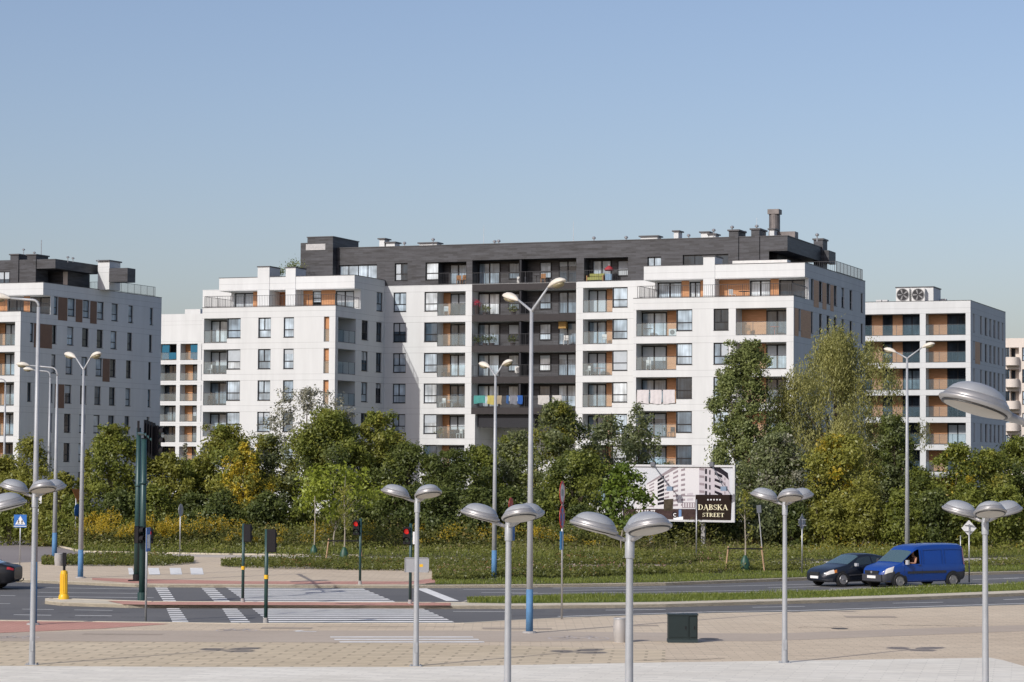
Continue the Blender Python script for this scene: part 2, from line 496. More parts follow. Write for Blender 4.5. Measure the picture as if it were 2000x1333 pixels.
L = [((75,1148),(286,1151),.13), ((75,1157.5),(286,1159.5),.13), ((60,1165),(300,1168),.13), ((0,1163.5),(30,1164),.13), ((-60,1179),(20,1179.5),.13),
     ((43,1190),(105,1191),.12), ((145,1191.5),(220,1192.5),.12), ((27,1201),(100,1202),.16), ((147,1202.3),(218,1203.2),.16),
     ((885,1194.5),(990,1195),.13), ((1183,1192),(1300,1191),.13), ((1470,1186.5),(1572,1184.5),.13), ((1744,1178.5),(1842,1176.5),.13), ((1960,1171.5),(2050,1168),.13),
     ((1090,1204.5),(1400,1195),.16), ((1400,1195),(1560,1192.8),.16), ((1560,1192.8),(1780,1185.8),.16), ((1780,1185.8),(2060,1177),.16),
     ((905,1151.5),(1040,1152),.12), ((940,1157.5),(1050,1158),.12), ((1100,1153.5),(1300,1151),.12), ((1080,1149),(1380,1146),.12), ((1380,1146),(1600,1141),.12),
     ((1500,1148.5),(1600,1146),.12), ((1620,1150.5),(1730,1147),.12), ((1960,1130),(2060,1127),.12), ((1000,1160),(1300,1156.5),.12), ((1300,1156.5),(1560,1152),.12), ((1900,1132.5),(1990,1129.5),.12)]
for a, b, w in L: stripe(PM, a, b, w, .008)
stripe(PM, (822,1149.5), (884,1174), .5, .008)
PM.build('road_marking', PAINT, kind='structure')
PM = MB()
for i, (x0, x1, y) in enumerate(((645,924,1244.5),(653,935,1249.2),(663,946,1254.2))):
    stripe(PM, (x0,y), (x1,y), .42, ZP+.008)
for x0, x1, dy in ((250,262,0),(289,313,0),(331,356,0),(371,398,0)):
    P = [G(a, b, ZP+.012) for a, b in ((x0,1109.5),(x1-3,1109.5),(x1,1122.5),(x0+2,1122.5))]
    PM.quad(*P)
PM.build('path_marking', PAINT, kind='structure')
# cycle symbols worn into the path
def bike(mb, c, s, z):
    C = G(*c, z)
    def ring(cx, cy, r):
        n = 20
        for k in range(n):
            t0, t1 = 2*pi*k/n, 2*pi*(k+1)/n
            q = [(cx+cos(t)*rr, cy+sin(t)*rr*2.0) for t, rr in ((t0,r),(t1,r),(t1,r-.09),(t0,r-.09))]
            mb.quad(*[(C.x+x*s, C.y+y*s, z) for x, y in q])
    ring(-.75, 0, .42); ring(.75, 0, .42)
    for a, b in (((-.75,0),(-.3,1.0)), ((-.3,1.0),(.5,1.0)), ((-.75,0),(0,-.1)), ((0,-.1),(.5,1)), ((0,-.1),(-.4,1.2)), ((.75,0),(.45,1.3)), ((.3,1.3),(.6,1.3)), ((-.55,1.25),(-.25,1.25))):
        a = Vector((C.x+a[0]*s, C.y+a[1]*s, z)); b = Vector((C.x+b[0]*s, C.y+b[1]*s, z))
        d = (b-a).normalized(); n = Vector((-d.y, d.x, 0))*.045
        mb.quad(a-n, b-n, b+n, a+n)
PM = MB(); bike(PM, (462,1231.5), .55, ZP+.008); bike(PM, (1130,1247), .8, ZP+.008); bike(PM, (30,1245.5), .6, ZP+.008)
PM.build('cycle_symbol', FAINT, kind='structure')
PM = MB(); stripe(PM, (577,1233.5), (618,1234), .2, ZP+.0085); stripe(PM, (577,1233), (590,1231.5), .2, ZP+.0085); PM.build('arrow_marking', PAINT, kind='structure')
# manhole covers and darker repair patches
PM = MB()
rq = random.Random(9)
for px0, px1, py, w in ((1040,1500,1193.5,.32),(1500,1980,1184,.32),(1000,1450,1203,.28),(120,300,1206,.30),(900,1420,1148.5,.30),(1120,1500,1156,.28),(30,260,1197,.25),(100,280,1154,.25)):
    a = G(px0,py,.0075); b = G(px1,py-(px1-px0)*(.016 if px0 > 1300 else .004),.0075); n = 14
    for i in range(n):
        if rq.random() < .25: continue
        p, q = a.lerp(b, i/n), a.lerp(b, (i+rq.uniform(.6,1))/n); o = Vector((0, rq.uniform(-.06,.06), 0)); h = Vector((0, w/2*rq.uniform(.5,1), 0))
        PM.quad(p-h+o, q-h+o, q+h+o, p+h+o)
PM.build('tyre_marks', mat('worn_tyre_track', (.086,.086,.087), .8, var=.15, vscale=4), kind='structure')
PM = MB()
for px, py, w, d in ((560,1227,1.6,.7),(1010,1228,2.2,.8),(1700,1205,1.8,.9),(1250,1222,1.2,.6),(240,1239,2.4,.6)):
    c = G(px,py,ZP+.0062 if not 1232 < py < 1250 else ZP+.0085); PM.quad(c+Vector((-w/2,-d/2,0)), c+Vector((w/2,-d/2+.08,0)), c+Vector((w/2,d/2,0)), c+Vector((-w/2,d/2,0)))
PM.build('paving_patch', mat('darker_repair_patch', (.36,.30,.235), .9, var=.12, vscale=3), kind='structure')
PM = MB()
for px, py, r in ((1868,1191,.35),(1385,1248,.3),(1640,1228,.28)):
    c = G(px, py, ZP+.006 if py > 1200 else .010); PM.lathe([(r,0),(r*.98,.004),(0.0001,.004)], 20, Matrix.Translation((c.x,c.y,c.z)))
PM.build('manhole_cover', mat('cast_iron', (.10,.09,.08), .6, .5, var=.2, vscale=9), kind='structure')
# thin cracks and tar seams
random.seed(5)
PM = MB()
def crack(px0, px1, py, z, w=.03):
    a = G(px0, py, z); b = G(px1, py, z); n = 26; prev = None
    y = 0
    for i in range(n+1):
        y += random.uniform(-.12, .12)
        p = a.lerp(b, i/n) + Vector((0, y, 0))
        if prev is not None:
            ww = w*random.uniform(.5, 1.4)
            PM.quad(prev-Vector((0,ww,0)), p-Vector((0,ww,0)), p+Vector((0,ww,0)), prev+Vector((0,ww,0)))
        prev = p
for a in ((1560,1660,1226,ZP+.006),(1700,1900,1221,ZP+.006),(1240,1420,1290,ZP+.010),(1080,1400,1168+28,.009),(620,900,1224,ZP+.006)): crack(*a)
PM.build('paving_cracks', mat('tar_seam', (.16,.13,.11), .9), kind='structure')
# ------------------------------------------------------------ buildings
AB = R(21.3)
FD = Vector((cos(AB), -sin(AB), 0)); SD = Vector((sin(AB), cos(AB), 0))
def Zr(r): return 18.70 - 2.95*(r-2)
prnd = random.Random(11)

class Bld:
    def __init__(s, name, label, O, cat='building'):
        s.O = Vector((O[0], O[1], 0))
        s.root = thing(name, label, cat, s.O, -AB)
    def F(s, t): return Fac(s, 'F', t)
    def S(s, c): return Fac(s, 'R', c)

class Fac:
    def __init__(s, b, kind, c):
        s.b = b; s.k = kind; s.c = c
    def map(s, u, w, z):
        return (u, s.c + w, z) if s.k == 'F' else (s.c - w, u, z)
    def pix(s, px, py):
        d = ray(px, py); P0 = CAMP - s.b.O
        n = SD if s.k == 'F' else FD
        t = (s.c - P0.dot(n)) / d.dot(n)
        P = P0 + d*t
        return (P.dot(FD) if s.k == 'F' else P.dot(SD)), P.z
    def u(s, px, py=640): return s.pix(px, py)[0]
    def z(s, px, py): return s.pix(px, py)[1]
    def back(s, w): return Fac(s.b, s.k, s.c + w if s.k == 'F' else s.c - w)

def holed(mb, f, u0, u1, z0, z1, holes, mi=0):
    """a wall skin with rectangular openings; holes = (u0,u1,z0,z1,depth[,reveal material])"""
    us = sorted({u0, u1, *[min(max(h[i], u0), u1) for h in holes for i in (0, 1)]})
    zs = sorted({z0, z1, *[min(max(h[i], z0), z1) for h in holes for i in (2, 3)]})
    mb.fn = f.map
    for i in range(len(us)-1):
        run = None
        for j in range(len(zs)-1):
            cu, cz = (us[i]+us[i+1])/2, (zs[j]+zs[j+1])/2
            solid = not any(h[0] < cu < h[1] and h[2] < cz < h[3] for h in holes) and us[i+1]-us[i] > 1e-4
            if solid:
                if run is None: run = zs[j]
            if (not solid or j == len(zs)-2) and run is not None:
                top = zs[j+1] if solid else zs[j]
                mb.quad((us[i],0,run), (us[i+1],0,run), (us[i+1],0,top), (us[i],0,top), mi)
                run = None
    for h in holes:
        a, b, c, d, w = h[:5]; rm = h[5] if len(h) > 5 else mi
        mb.quad((a,0,c),(a,w,c),(a,w,d),(a,0,d), rm); mb.quad((b,0,c),(b,0,d),(b,w,d),(b,w,c), rm)
        mb.quad((a,0,d),(a,w,d),(b,w,d),(b,0,d), rm); mb.quad((a,0,c),(b,0,c),(b,w,c),(a,w,c), rm)
    mb.fn = None

def shell(mb, s0, s1, t0, t1, z0, z1, F=None, Rr=None, b=None, mi=0, roof=0, bottom=False, skip=''):
    if 'F' not in skip: holed(mb, b.F(t0), s0, s1, z0, z1, F or [], mi)
    if 'R' not in skip: holed(mb, b.S(s1), t0, t1, z0, z1, Rr or [], mi)
    if 'L' not in skip: mb.quad((s0,t0,z0),(s0,t0,z1),(s0,t1,z1),(s0,t1,z0), mi)
    if 'B' not in skip: mb.quad((s0,t1,z0),(s0,t1,z1),(s1,t1,z1),(s1,t1,z0), mi)
    mb.quad((s0,t0,z1),(s1,t0,z1),(s1,t1,z1),(s0,t1,z1), roof)
    if bottom: mb.quad((s0,t0,z0),(s0,t1,z0),(s1,t1,z0),(s1,t0,z0), mi)

def window(f, u0, u1, z0, z1, w=.15, style='A', parent=None, name='window', glass=None, fb=.06, sill=True):
    parent = parent or f.b.root; fb = fb+.018
    mb = MB(f.map); a, b2 = w-.05, w+.03
    if f.k == 'R': pass
    mb.box(u0,u1,a,b2,z0,z0+fb); mb.box(u0,u1,a,b2,z1-fb,z1)
    mb.box(u0,u0+fb,a,b2,z0+fb,z1-fb); mb.box(u1-fb,u1,a,b2,z0+fb,z1-fb)
    H, W = z1-z0, u1-u0; zt = z0+.36*H
    if style in 'AB':
        mb.box(u0+fb,u1-fb,a+.01,b2,zt,zt+.085)
    if style == 'A':
        um = u0 + W*(.46); mb.box(um-.05,um+.05,a+.01,b2,zt+.085,z1-fb)
    if style in 'D':            # pair of tall doors
        um = u0 + W*.5; mb.box(um-.07,um+.07,a+.01,b2,z0+fb,z1-fb)
    if style == 'T':
        for k in (1,2,3): um = u0 + W*k/4; mb.box(um-.04,um+.04,a+.01,b2,z0+fb,z1-fb)
    if sill and f.k in 'FR': mb.box(u0-.03,u1+.03,-.035,a,z0-.035,z0-.003)
    fr = mb.build(name, FRAME, parent)
    pb = MB(f.map); y = w-.005
    # each light slightly out of true so reflections differ
    j = prnd.uniform(-.006,.006)
    pb.quad((u0+.02,y+j,z0+.02),(u1-.02,y-j,z0+.02),(u1-.02,y-j+.004,z1-.02),(u0+.02,y+j+.004,z1-.02))
    pb.build('pane', glass or PANE, fr)
    if style in 'ABD' and prnd.random() < (.27 if glass is None else .14):     # blind or net curtain drawn part of the way
        k = prnd.choice((.25,.45,.62,.62,1.0)); c0, c1 = (u0, u1) if style != 'A' or prnd.random() < .6 else ((u0, u0+W*.46) if prnd.random() < .5 else (u0+W*.46, u1))
        q = MB(f.map); y = w-.017; zb = z1-(z1-z0)*k; q.quad((c0+.04,y,zb),(c1-.04,y,zb),(c1-.04,y,z1-.04),(c0+.04,y,z1-.04)); q.build('blind', BLIND, fr)
    return fr

def rail_glass(f, u0, u1, z0, z1, w=.05, parent=None, ends=0.0):
    parent = parent or f.b.root
    mb = MB(f.map)
    mb.box(u0,u1,w-.02,w+.02,z1-.03,z1+.01); mb.box(u0,u1,w-.03,w+.03,z0,z0+.05)
    n = max(2, int(round((u1-u0)/1.3))+1)
    for k in range(n):
        u = u0+.02+(u1-u0-.04)*k/(n-1); mb.box(u-.018,u+.018,w+.03,w+.06,z0,z1)
    o = mb.build('railing', RAIL, parent)
    g = MB(f.map); g.quad((u0+.01,w,z0+.04),(u1-.01,w,z0+.04),(u1-.01,w,z1-.02),(u0+.01,w,z1-.02))
    g.build('glass', RGLASS, o)
    return o

def rail_bars(f, u0, u1, z0, z1, w=.05, parent=None, step=.17, ch='railing'):
    parent = parent or f.b.root
    mb = MB(f.map)
    mb.box(u0,u1,w-.02,w+.02,z1-.035,z1); mb.box(u0,u1,w-.015,w+.015,z0+.06,z0+.09)
    n = max(2, int((u1-u0)/step))
    for k in range(n+1):
        u = u0+.012+(u1-u0-.024)*k/n; r = .019 if k % 8 == 0 or k == n else .008
        mb.box(u-r,u+r,w-r,w+r,z0,z1-.03)
    return mb.build(ch, RAIL, parent)

def backwall(f, u0, u1, z0, z1, D, base, items, rows_name='loggia_back'):
    """back wall of a loggia: base colour, cladding strips (px pairs on the back plane), doors and windows"""
    fb = f.back(D); mats = [base, WOOD, CLAD, WHITE]
    mb = MB(f.map)
    mb.quad((u0,D,z0),(u1,D,z0),(u1,D,z1),(u0,D,z1),0)
    for it in items:
        k, a, b = it[0], it[1], it[2]
        ua, ub = fb.u(a), fb.u(b)
        ua = max(ua, u0+.002); ub = min(ub, u1-.002)
        if ub-ua < .08: continue
        if k in ('wood','clad','white'):
            mb.quad((ua,D-.02,z0+.01),(ub,D-.02,z0+.01),(ub,D-.02,z1-.01),(ua,D-.02,z1-.01), {'wood':1,'clad':2,'white':3}[k])
        elif k == 'door':
            window(f, ua, ub, z0+.06, z1-.12, w=D-.03, style='D', name='balcony_door', sill=False, fb=.09, glass=it[3] if len(it) > 3 else None)
        elif k == 'win':
            window(f, ua, ub, z0+.55, z1-.18, w=D-.03, style='B', sill=False, fb=.08, glass=it[3] if len(it) > 3 else None)
        elif k == 'fin':
            m2 = MB(f.map); m2.box(ua,ub,.08,D-.03,z0+.005,z1-.005); m2.build('partition', DARKP, f.b.root)
    return mb.build(rows_name, mats, f.b.root)

ZLO, ZHI = 19.72, 22.85

# ============ main building
M = Bld('apartment_building', 'long white apartment block with a dark slate top storey and two projecting wings', (0, 231.0))
sideL = M.F(-11.1).u(655); LW0 = M.F(-11.1).u(395); t_inner = 0.0
fL = M.F(-11.1); fLs = M.S(sideL)
sideR = M.F(-13).u(1550); RW0 = M.F(-13).u(1237); fR = M.F(-13); fRs = M.S(sideR)
tEnd = fRs.u(1690, 600); tUL = fLs.u(692.5, 550); tUR = fRs.u(1572, 530)
fM = M.F(0.0); fB = M.F(-1.0)
sM1 = fB.u(1127); sB1 = RW0
sD0 = fM.u(657, 500); sD1 = fM.u(1538, 470)
WINH, LOGH = 1.87, 2.32
wall = MB()
# --- left wing, lower storeys
hF = []; hR = []
lw_log = []
for r in range(2, 8):
    z = Zr(r)
    a, m, b = fL.u(398.5), fL.u(443.5), fL.u(470)
    hF.append((a, m, z-LOGH, z, 1.5)); hF.append((m, b, z-WINH, z, .16))
    lw_log.append((a, m, z)); 
    window(fL, m, b, z-WINH, z, style='B', w=.16)
    a, b = fL.u(504.4), fL.u(529); hF.append((a,b,z-WINH,z,.16)); window(fL,a,b,z-WINH,z,style='A',w=.16)
    a, b = fL.u(554), fL.u(574); hF.append((a,b,z-WINH,z,.16)); window(fL,a,b,z-WINH,z,style='B',w=.16)
    # corner loggia: tall slot in front, wide opening round the side
    a, b = fL.u(632.5), fL.u(643); hF.append((a,b,z-LOGH,z,.25))
    c, d = fLs.u(660.5), fLs.u(695); hR.append((c,d,z-LOGH,z,1.9))
    for x0, x1 in ((706.7,719),(735,746)):
        p, q = fLs.u(x0), fLs.u(x1); hR.append((p,q,z-WINH,z,.16)); window(fLs,p,q,z-WINH,z,style='A',w=.16, glass=DPANE if prnd.random()<.6 else None)
    if r < 8:
        rail_glass(fL, fL.u(398.5), fL.u(443.5), z-LOGH, z-1.15)
        rail_glass(fL, a, b, z-LOGH, z-1.15)
        rail_glass(fLs, c, d, z-LOGH, z-1.15)
        backwall(fL, fL.u(398.5), fL.u(443.5), z-LOGH, z, 1.5, WHITE, [('door',413,447)])
        backwall(fL, a, b, z-LOGH, z, .25, WOOD, [])
        mb = MB(fLs.map); mb.quad((c,1.9,z-LOGH),(d,1.9,z-LOGH),(d,1.9,z),(c,1.9,z),0)
        mb.quad((c+.01,1.88,z-LOGH+.01),(c+(d-c)*.42,1.88,z-LOGH+.01),(c+(d-c)*.42,1.88,z-.01),(c+.01,1.88,z-.01),1)
        mb.build('loggia_back', [WHITE, WOOD], M.root)
shell(wall, LW0, sideL, -11.1, 0.0, 0, ZLO, hF, hR, M, skip='B')
# --- left wing, set-back storey and its parapet band
UL0 = M.F(tUL).u(428, 550)
fUL = M.F(tUL+1.4)
p0, p1 = fLs.u(735), fLs.u(747); z = Zr(1)
window(fLs, p0, p1, z-WINH, z, style='A', w=.16)
shell(wall, UL0+.6, sideL, tUL+1.4, 0.0, ZLO+.001, 21.6, [(fUL.u(456),fUL.u(494),ZLO+.02,21.5,.3),(fUL.u(534),fUL.u(565),ZLO+.02,21.5,1.0,1),(fUL.u(610),fUL.u(627),ZLO+.02,21.5,.1,1),(fUL.u(655),fUL.u(691),ZLO+.02,21.5,.12)], [(p0,p1,z-WINH,21.6,.16)], M, skip='B')
for a, b, w, st in ((456,494,.3,'D'),(655,691,.12,'D')):
    window(fUL, fUL.u(a), fUL.u(b), ZLO+.02, 21.5, w=w, style=st, name='balcony_door', sill=False, fb=.09)
def strip(f, a, b, w, z0, z1, root, m=None):
    mb = MB(f.map); mb.quad((a,w,z0),(b,w,z0),(b,w,z1),(a,w,z1)); return mb.build('wood_cladding', m or WOOD, root)
mb = MB(fUL.map)
mb.quad((fUL.u(534),1.0,ZLO),(fUL.u(565),1.0,ZLO),(fUL.u(565),1.0,21.5),(fUL.u(534),1.0,21.5))
mb.build('wood_cladding', WOOD, M.root)
for a, b in ((494,503),(592,610),(627,655)): strip(fUL, fUL.u(a), fUL.u(b), -.02, ZLO+.01, 21.59, M.root)
window(fUL, fUL.u(610), fUL.u(627), 20.4, 21.5, w=.1, style='B', sill=False)
shell(wall, UL0, sideL, tUL, 0.0, 21.602, ZHI, [], [], M, bottom=True, skip='B', roof=2)
# piers running up as chimneys
fULb = M.F(tUL-.05)
chim = []
for a, b, top in ((503,526,522.5),(558,577,524)):
    chim.append((fULb.u(a,550), fULb.u(b,550), tUL-.05, tUL+2.2, ZLO+.004, fULb.z(a, top)))
# --- main recessed front
hM = []
for r in range(1, 8):
    z = Zr(r)
    a, b = fM.u(768), fM.u(793); hM.append((a,b,z-WINH,z,.16)); window(fM,a,b,z-WINH,z,style='A',w=.16)
    a, m, b = fM.u(828.5), fM.u(854), fM.u(909)
    hM.append((a,m,z-WINH,z,.16)); hM.append((m,b,z-LOGH,z,1.5)); window(fM,a,m,z-WINH,z,style='B',w=.16)
    rail_glass(fM, m, b, z-LOGH, z-1.15)
    backwall(fM, m, b, z-LOGH, z, 1.5, WHITE, [('wood',850,880),('door',880,912)])
cu0, cu1 = fM.u(921.5), fM.u(1125)
for r in range(1, 5):
    z = Zr(r); hM.append((cu0,cu1,z-LOGH,z,1.7))
hM.append((cu0+.4,cu1,0.0,Zr(5),5.0))
shell(wall, sideL-20, sM1, 0.0, 14.0, 0, 22.3, hM, [], M, skip='R')
# --- section beside the right wing
hB = []
for r in range(1, 8):
    z = Zr(r)
    a, m, b = fB.u(1138.5), fB.u(1196), fB.u(1225.5)
    hB.append((a,m,z-LOGH,z,1.6)); hB.append((m,b,z-WINH,z,.16)); window(fB,m,b,z-WINH,z,style='B',w=.16)
    rail_glass(fB, a, m, z-LOGH, z-1.15)
    backwall(fB, a, m, z-LOGH, z, 1.6, WHITE, [('door',1149,1185),('wood',1185,1200)])
shell(wall, sM1, sB1+2.0, -1.0, 14.0, 0, 22.25, hB, [], M, skip='')
# --- right wing
hF = []; hR = []
for r in range(2, 8):
    z = Zr(r)
    a, m, b = fR.u(1242.7), fR.u(1321), fR.u(1352)
    hF += [(a,m,z-LOGH,z,1.6),(m,b,z-WINH,z,.16)]; window(fR,m,b,z-WINH,z,style='B',w=.16)
    rail_glass(fR, a, m, z-LOGH, z-1.15)
    backwall(fR, a, m, z-LOGH, z, 1.6, WHITE, [('door',1252,1303),('wood',1303,1328)])
    a, b = fR.u(1393.6), fR.u(1423); hF.append((a,b,z-WINH,z,.16)); window(fR,a,b,z-WINH,z,style='A',w=.16)
    a, b = fR.u(1437), fR.u(1536); hF.append((a,b,z-LOGH,z,1.6))
    rail_glass(fR, a, b, z-LOGH, z-1.15)
    backwall(fR, a, b, z-LOGH, z, 1.6, WHITE, [('wood',1449,1497),('door',1497,1540)])
    xs = [(1600,1605.5),(1614.5,1620.5),(1628.5,1634),(1643.5,1649),(1659.5,1664.5),(1681.5,1685.5)]
    if r == 2: xs = [(1560,1563.5),(1584,1588)] + xs
    for x0, x1 in xs:
        p, q = fRs.u(x0), fRs.u(x1); hR.append((p,q,z-WINH,z,.16)); window(fRs,p,q,z-WINH,z,style='B',w=.16,glass=DPANE)
shell(wall, RW0, sideR, -13.0, tEnd, 0, ZLO, hF, hR, M)
UR0 = M.F(tUR).u(1257.5, 530)
fUR = M.F(tUR+1.4)
hR = []; z = Zr(1)
for x0, x1 in ((1584,1589),(1599.5,1606),(1614.5,1621),(1628.5,1634.5),(1643.5,1649),(1659.5,1664.5),(1681.5,1685.5)):
    p, q = fRs.u(x0), fRs.u(x1); hR.append((p,q,z-WINH,21.6,.16)); window(fRs,p,q,z-WINH,21.6,style='B',w=.16,glass=DPANE)
hF = [(fUR.u(1283),fUR.u(1331),ZLO+.02,21.5,.25),(fUR.u(1346),fUR.u(1368),ZLO+.02,21.5,.2),(fUR.u(1464),fUR.u(1505),ZLO+.02,21.5,.2),(fUR.u(1521),fUR.u(1572),ZLO+.02,21.5,.2)]
shell(wall, UR0+.6, sideR, tUR+1.4, tEnd, ZLO+.001, 21.6, hF, hR, M)
for h in hF: window(fUR, h[0], h[1], h[2], h[3], w=h[4], style='D', name='balcony_door', sill=False, fb=.09)
for a, b in ((1331,1346),(1368,1376),(1402,1464),(1505,1521)): strip(fUR, fUR.u(a), fUR.u(b), -.02, ZLO+.01, 21.59, M.root)
for x0, x1, zz, dz in ((1589,1599,Zr(1)+.0,2.4),(1606,1614,Zr(1),2.4),(1621.5,1628,Zr(1),2.4),(1551.5,1559.5,Zr(2),2.4),(1564,1583.5,Zr(2),2.4)):
    a, b = fRs.u(x0), fRs.u(x1); zt = min(zz, 21.59)
    strip(fRs, a, b, -.012, zt-dz, zt-.01, M.root)
shell(wall, UR0, sideR, tUR, tEnd, 21.602, ZHI, [], [], M, bottom=True, roof=2)
fURb = M.F(tUR-.05)
chim.append((fURb.u(1373.5,530), fURb.u(1396,530), tUR-.05, tUR+2.4, ZLO+.004, fURb.z(1385, 502)))
for c in chim:
    wall.box(c[0],c[1],c[2],c[3],c[4],c[5]); wall.box(c[0]-.06,c[1]+.06,c[2]-.06,c[3]+.06,c[5]+.001,c[5]+.1,3)
wall.build('wall', [WHITE, WOOD, ROOFM, CAPM], M.root)
# coping strips along the parapets
def coping(root, s0, s1, t0, t1, z, w=.28):
    mb = MB(); mb.box(s0-.03,s1+.03,t0-.03,t0+w,z+.002,z+.05); mb.box(s1-w,s1+.03,t0+w,t1,z+.002,z+.05); mb.build('coping', CAPM, root)
coping(M.root, LW0, sideL, -11.1, tUL, ZLO); coping(M.root, UL0, sideL, tUL, -.05, ZHI)
coping(M.root, RW0, sideR, -13, tUR, ZLO); coping(M.root, UR0, sideR, tUR, tEnd, ZHI)
cp = MB()
cp.box(LW0-.03, LW0+.28, -10.8, 0, ZLO+.002, ZLO+.05)
cp.build('coping', CAPM, M.root)
# --- brown-grey balcony fronts of the central recess, doors and partitions
fc = MB(fM.map)
for r in range(1, 5):
    z = Zr(r); fc.box(cu0+.01,cu1-.01,-.03,.0,z-2.95+.01,z-LOGH)
fc.box(cu0+.01,cu1-.01,-.03,0,Zr(0)-2.95+.01,Zr(0)-LOGH)
fc.build('balcony_front', FASCIA, M.root)
for r in range(0, 5):
    z = Zr(r)
    if r: rail_bars(fM, cu0+.02, cu1-.02, z-LOGH, z-1.2)
    backwall(fM, cu0, cu1, z-LOGH, z, 1.7, CLAD, [('door',934,977),('win',993,1015),('fin',1026,1029.5),('win',1054,1077),('door',1091,1127)])
mb = MB(fM.map); mb.quad((cu0+.4,5,0),(cu1,5,0),(cu1,5,Zr(5)),(cu0+.4,5,Zr(5))); mb.build('passage_wall', WHITE, M.root)
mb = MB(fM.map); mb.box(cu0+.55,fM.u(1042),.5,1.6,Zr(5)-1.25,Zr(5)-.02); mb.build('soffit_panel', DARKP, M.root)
# --- dark top storey
dk = MB()
zd0, zd1 = 22.302, 26.1
hD = []; z = Zr(0)
a, b = fM.u(770), fM.u(795); hD.append((a,b,z-1.8,z-.1,.2)); window(fM,a,b,z-1.8,z-.1,style='A',w=.2)
a, m, b = fM.u(830), fM.u(855), fM.u(910)
hD += [(a,m,z-1.8,z-.1,.2),(m,b,zd0+.02,z-.1,1.5)]; window(fM,a,m,z-1.8,z-.1,style='B',w=.2)
rail_bars(fM, m, b, zd0+.02, z-1.15); backwall(fM, m, b, zd0+.02, z-.1, 1.5, CLAD, [('door',878,912)])
hD.append((cu0,cu1,zd0+.0,z,1.7)); rail_bars(fM, cu0, cu1, zd0, z-1.2)
a, b = fM.u(1140), fM.u(1226); hD.append((a,b,zd0+.02,z-.05,1.5)); rail_bars(fM, a, b, zd0+.02, z-1.2)
backwall(fM, a, b, zd0+.02, z-.05, 1.5, CLAD, [('door',1157,1194),('win',1206,1228)])
a, b = fM.u(1264), fM.u(1291); hD.append((a,b,z-1.8,z-.1,.2)); window(fM,a,b,z-1.8,z-.1,style='A',w=.2)
a, b = fM.u(1333), fM.u(1422); hD.append((a,b,z-1.9,z,.2)); window(fM,a,b,z-1.9,z,style='T',w=.2)
a, b = fM.u(660), fM.u(735); hD.append((a,b,z-1.75,z-.15,.2)); window(fM,a,b,z-1.75,z-.15,style='T',w=.2)
sDm = fM.u(1502, 480)
shell(dk, sD0-.5, sDm, 0.0, 14.0, zd0, zd1, hD, [], M, roof=1, skip='R')
shell(dk, sDm, sD1, 0.0, 13.5, 24.75, zd1, [], [], M, roof=1, bottom=True, skip='L')
shell(dk, sDm-.01, sD1-3.2, 3.0, 13.5, ZHI, 24.74, [], [], M, roof=1)
# stair tower at the left end
fT = M.F(-.95)
sT0, sTm, sT1 = fT.u(587, 500), fT.u(600, 500), fT.u(650, 500)
shell(dk, sT0, sT1, -.95, 5, ZLO, fT.z(590, 475), [], [], M, roof=1)
dk.box(sTm, sT1-.01, -.94, 5, fT.z(590,475)+.002, fT.z(610, 464.5)); dk.box(sTm-.06, sT1+.05, -1.0, 5.1, fT.z(610,464.5)+.002, fT.z(610,464.5)+.09, 2)
# far corner chimney and slab at the right end
fC = M.F(12.6)
dk.box(fC.u(1589,500), fC.u(1607,500), 12.6, 14.4, ZHI, fC.z(1600,469)); dk.box(fC.u(1587,500), fC.u(1609,500), 12.5, 14.5, fC.z(1600,469)+.001, fC.z(1600,466), 2)
dk.box(fC.u(1607.2,500), fC.u(1618,500), 12.8, 15.5, fC.z(1612,513), fC.z(1612,489))
dk.box(sD0-.55, sDm+.1, -.05, .3, zd1+.002, zd1+.07, 2); dk.box(sDm+.1, sD1+.05, -.05, .3, zd1+.002, zd1+.07, 2); dk.box(sD1-.25, sD1+.05, .3, 13.5, zd1+.002, zd1+.07, 2)
# dark rooftop chimneys standing flush with the front
fK = M.F(-.12)
for a, b, top in ((1423.5,1442,452),(1467,1483,449.5)):
    dk.box(fK.u(a,490), fK.u(b,490), -.12, 2.2, 22.9, fK.z(a, top)); dk.box(fK.u(a,490)-.12, fK.u(b,490)+.12, -.24, 2.3, fK.z(a,top)+.001, fK.z(a,top)+.14, 2)
dk.build('dark_storey', [CLAD, ROOFM, CAPM], M.root)
mb = MB(fT.map); a, b = fT.u(598,480), fT.u(636,480); z0, z1 = fT.z(610,489), fT.z(610,477)
for k in range(6): mb.box(a, b, -.06, -.002, z0+(z1-z0)*k/6, z0+(z1-z0)*(k+.8)/6)
mb.build('vent_grille', GALV, M.root)
# rooftop chimneys, ducts and small vents
fRf = M.F(3.0)
def roofbox(b, f, x0, x1, ytop, z0, dep=1.2, m=None, cap=True, name='chimney'):
    mb = MB(f.map); a, c, zt = f.u(x0, ytop), f.u(x1, ytop), f.z((x0+x1)/2, ytop+2)
    mb.box(a, c, 0, dep, z0, zt, 0)
    if cap: mb.box(a-.15, c+.15, -.15, dep+.15, zt+.001, zt+.12, 1)
    return mb.build(name, [m or WHITE, CAPM], b.root)
for x0, x1, y in ((741,751,466),(754,771,473),(819,853,474),(1251,1284,461),(1316,1325,451),(1369,1384,453),(1385,1397,457),(1503,1512,447)):
    roofbox(M, fRf, x0, x1, y, 25.9)
dm = MB(); fD = M.F(4.0); a, b = fD.u(1499,440), fD.u(1520,440); zc = fD.z(1510,418)
dm.tube([((a+b)/2,4.6,25.9),((a+b)/2,4.6,zc)], (b-a)/2, 18); dm.box(a-.02,b+.04,4.05,5.15,zc+.001,zc+.45)
dm.box(a+.1, b+1.6, 4.0, 5.2, 26.0, 26.9); dm.build('exhaust_duct', SOOT, M.root)
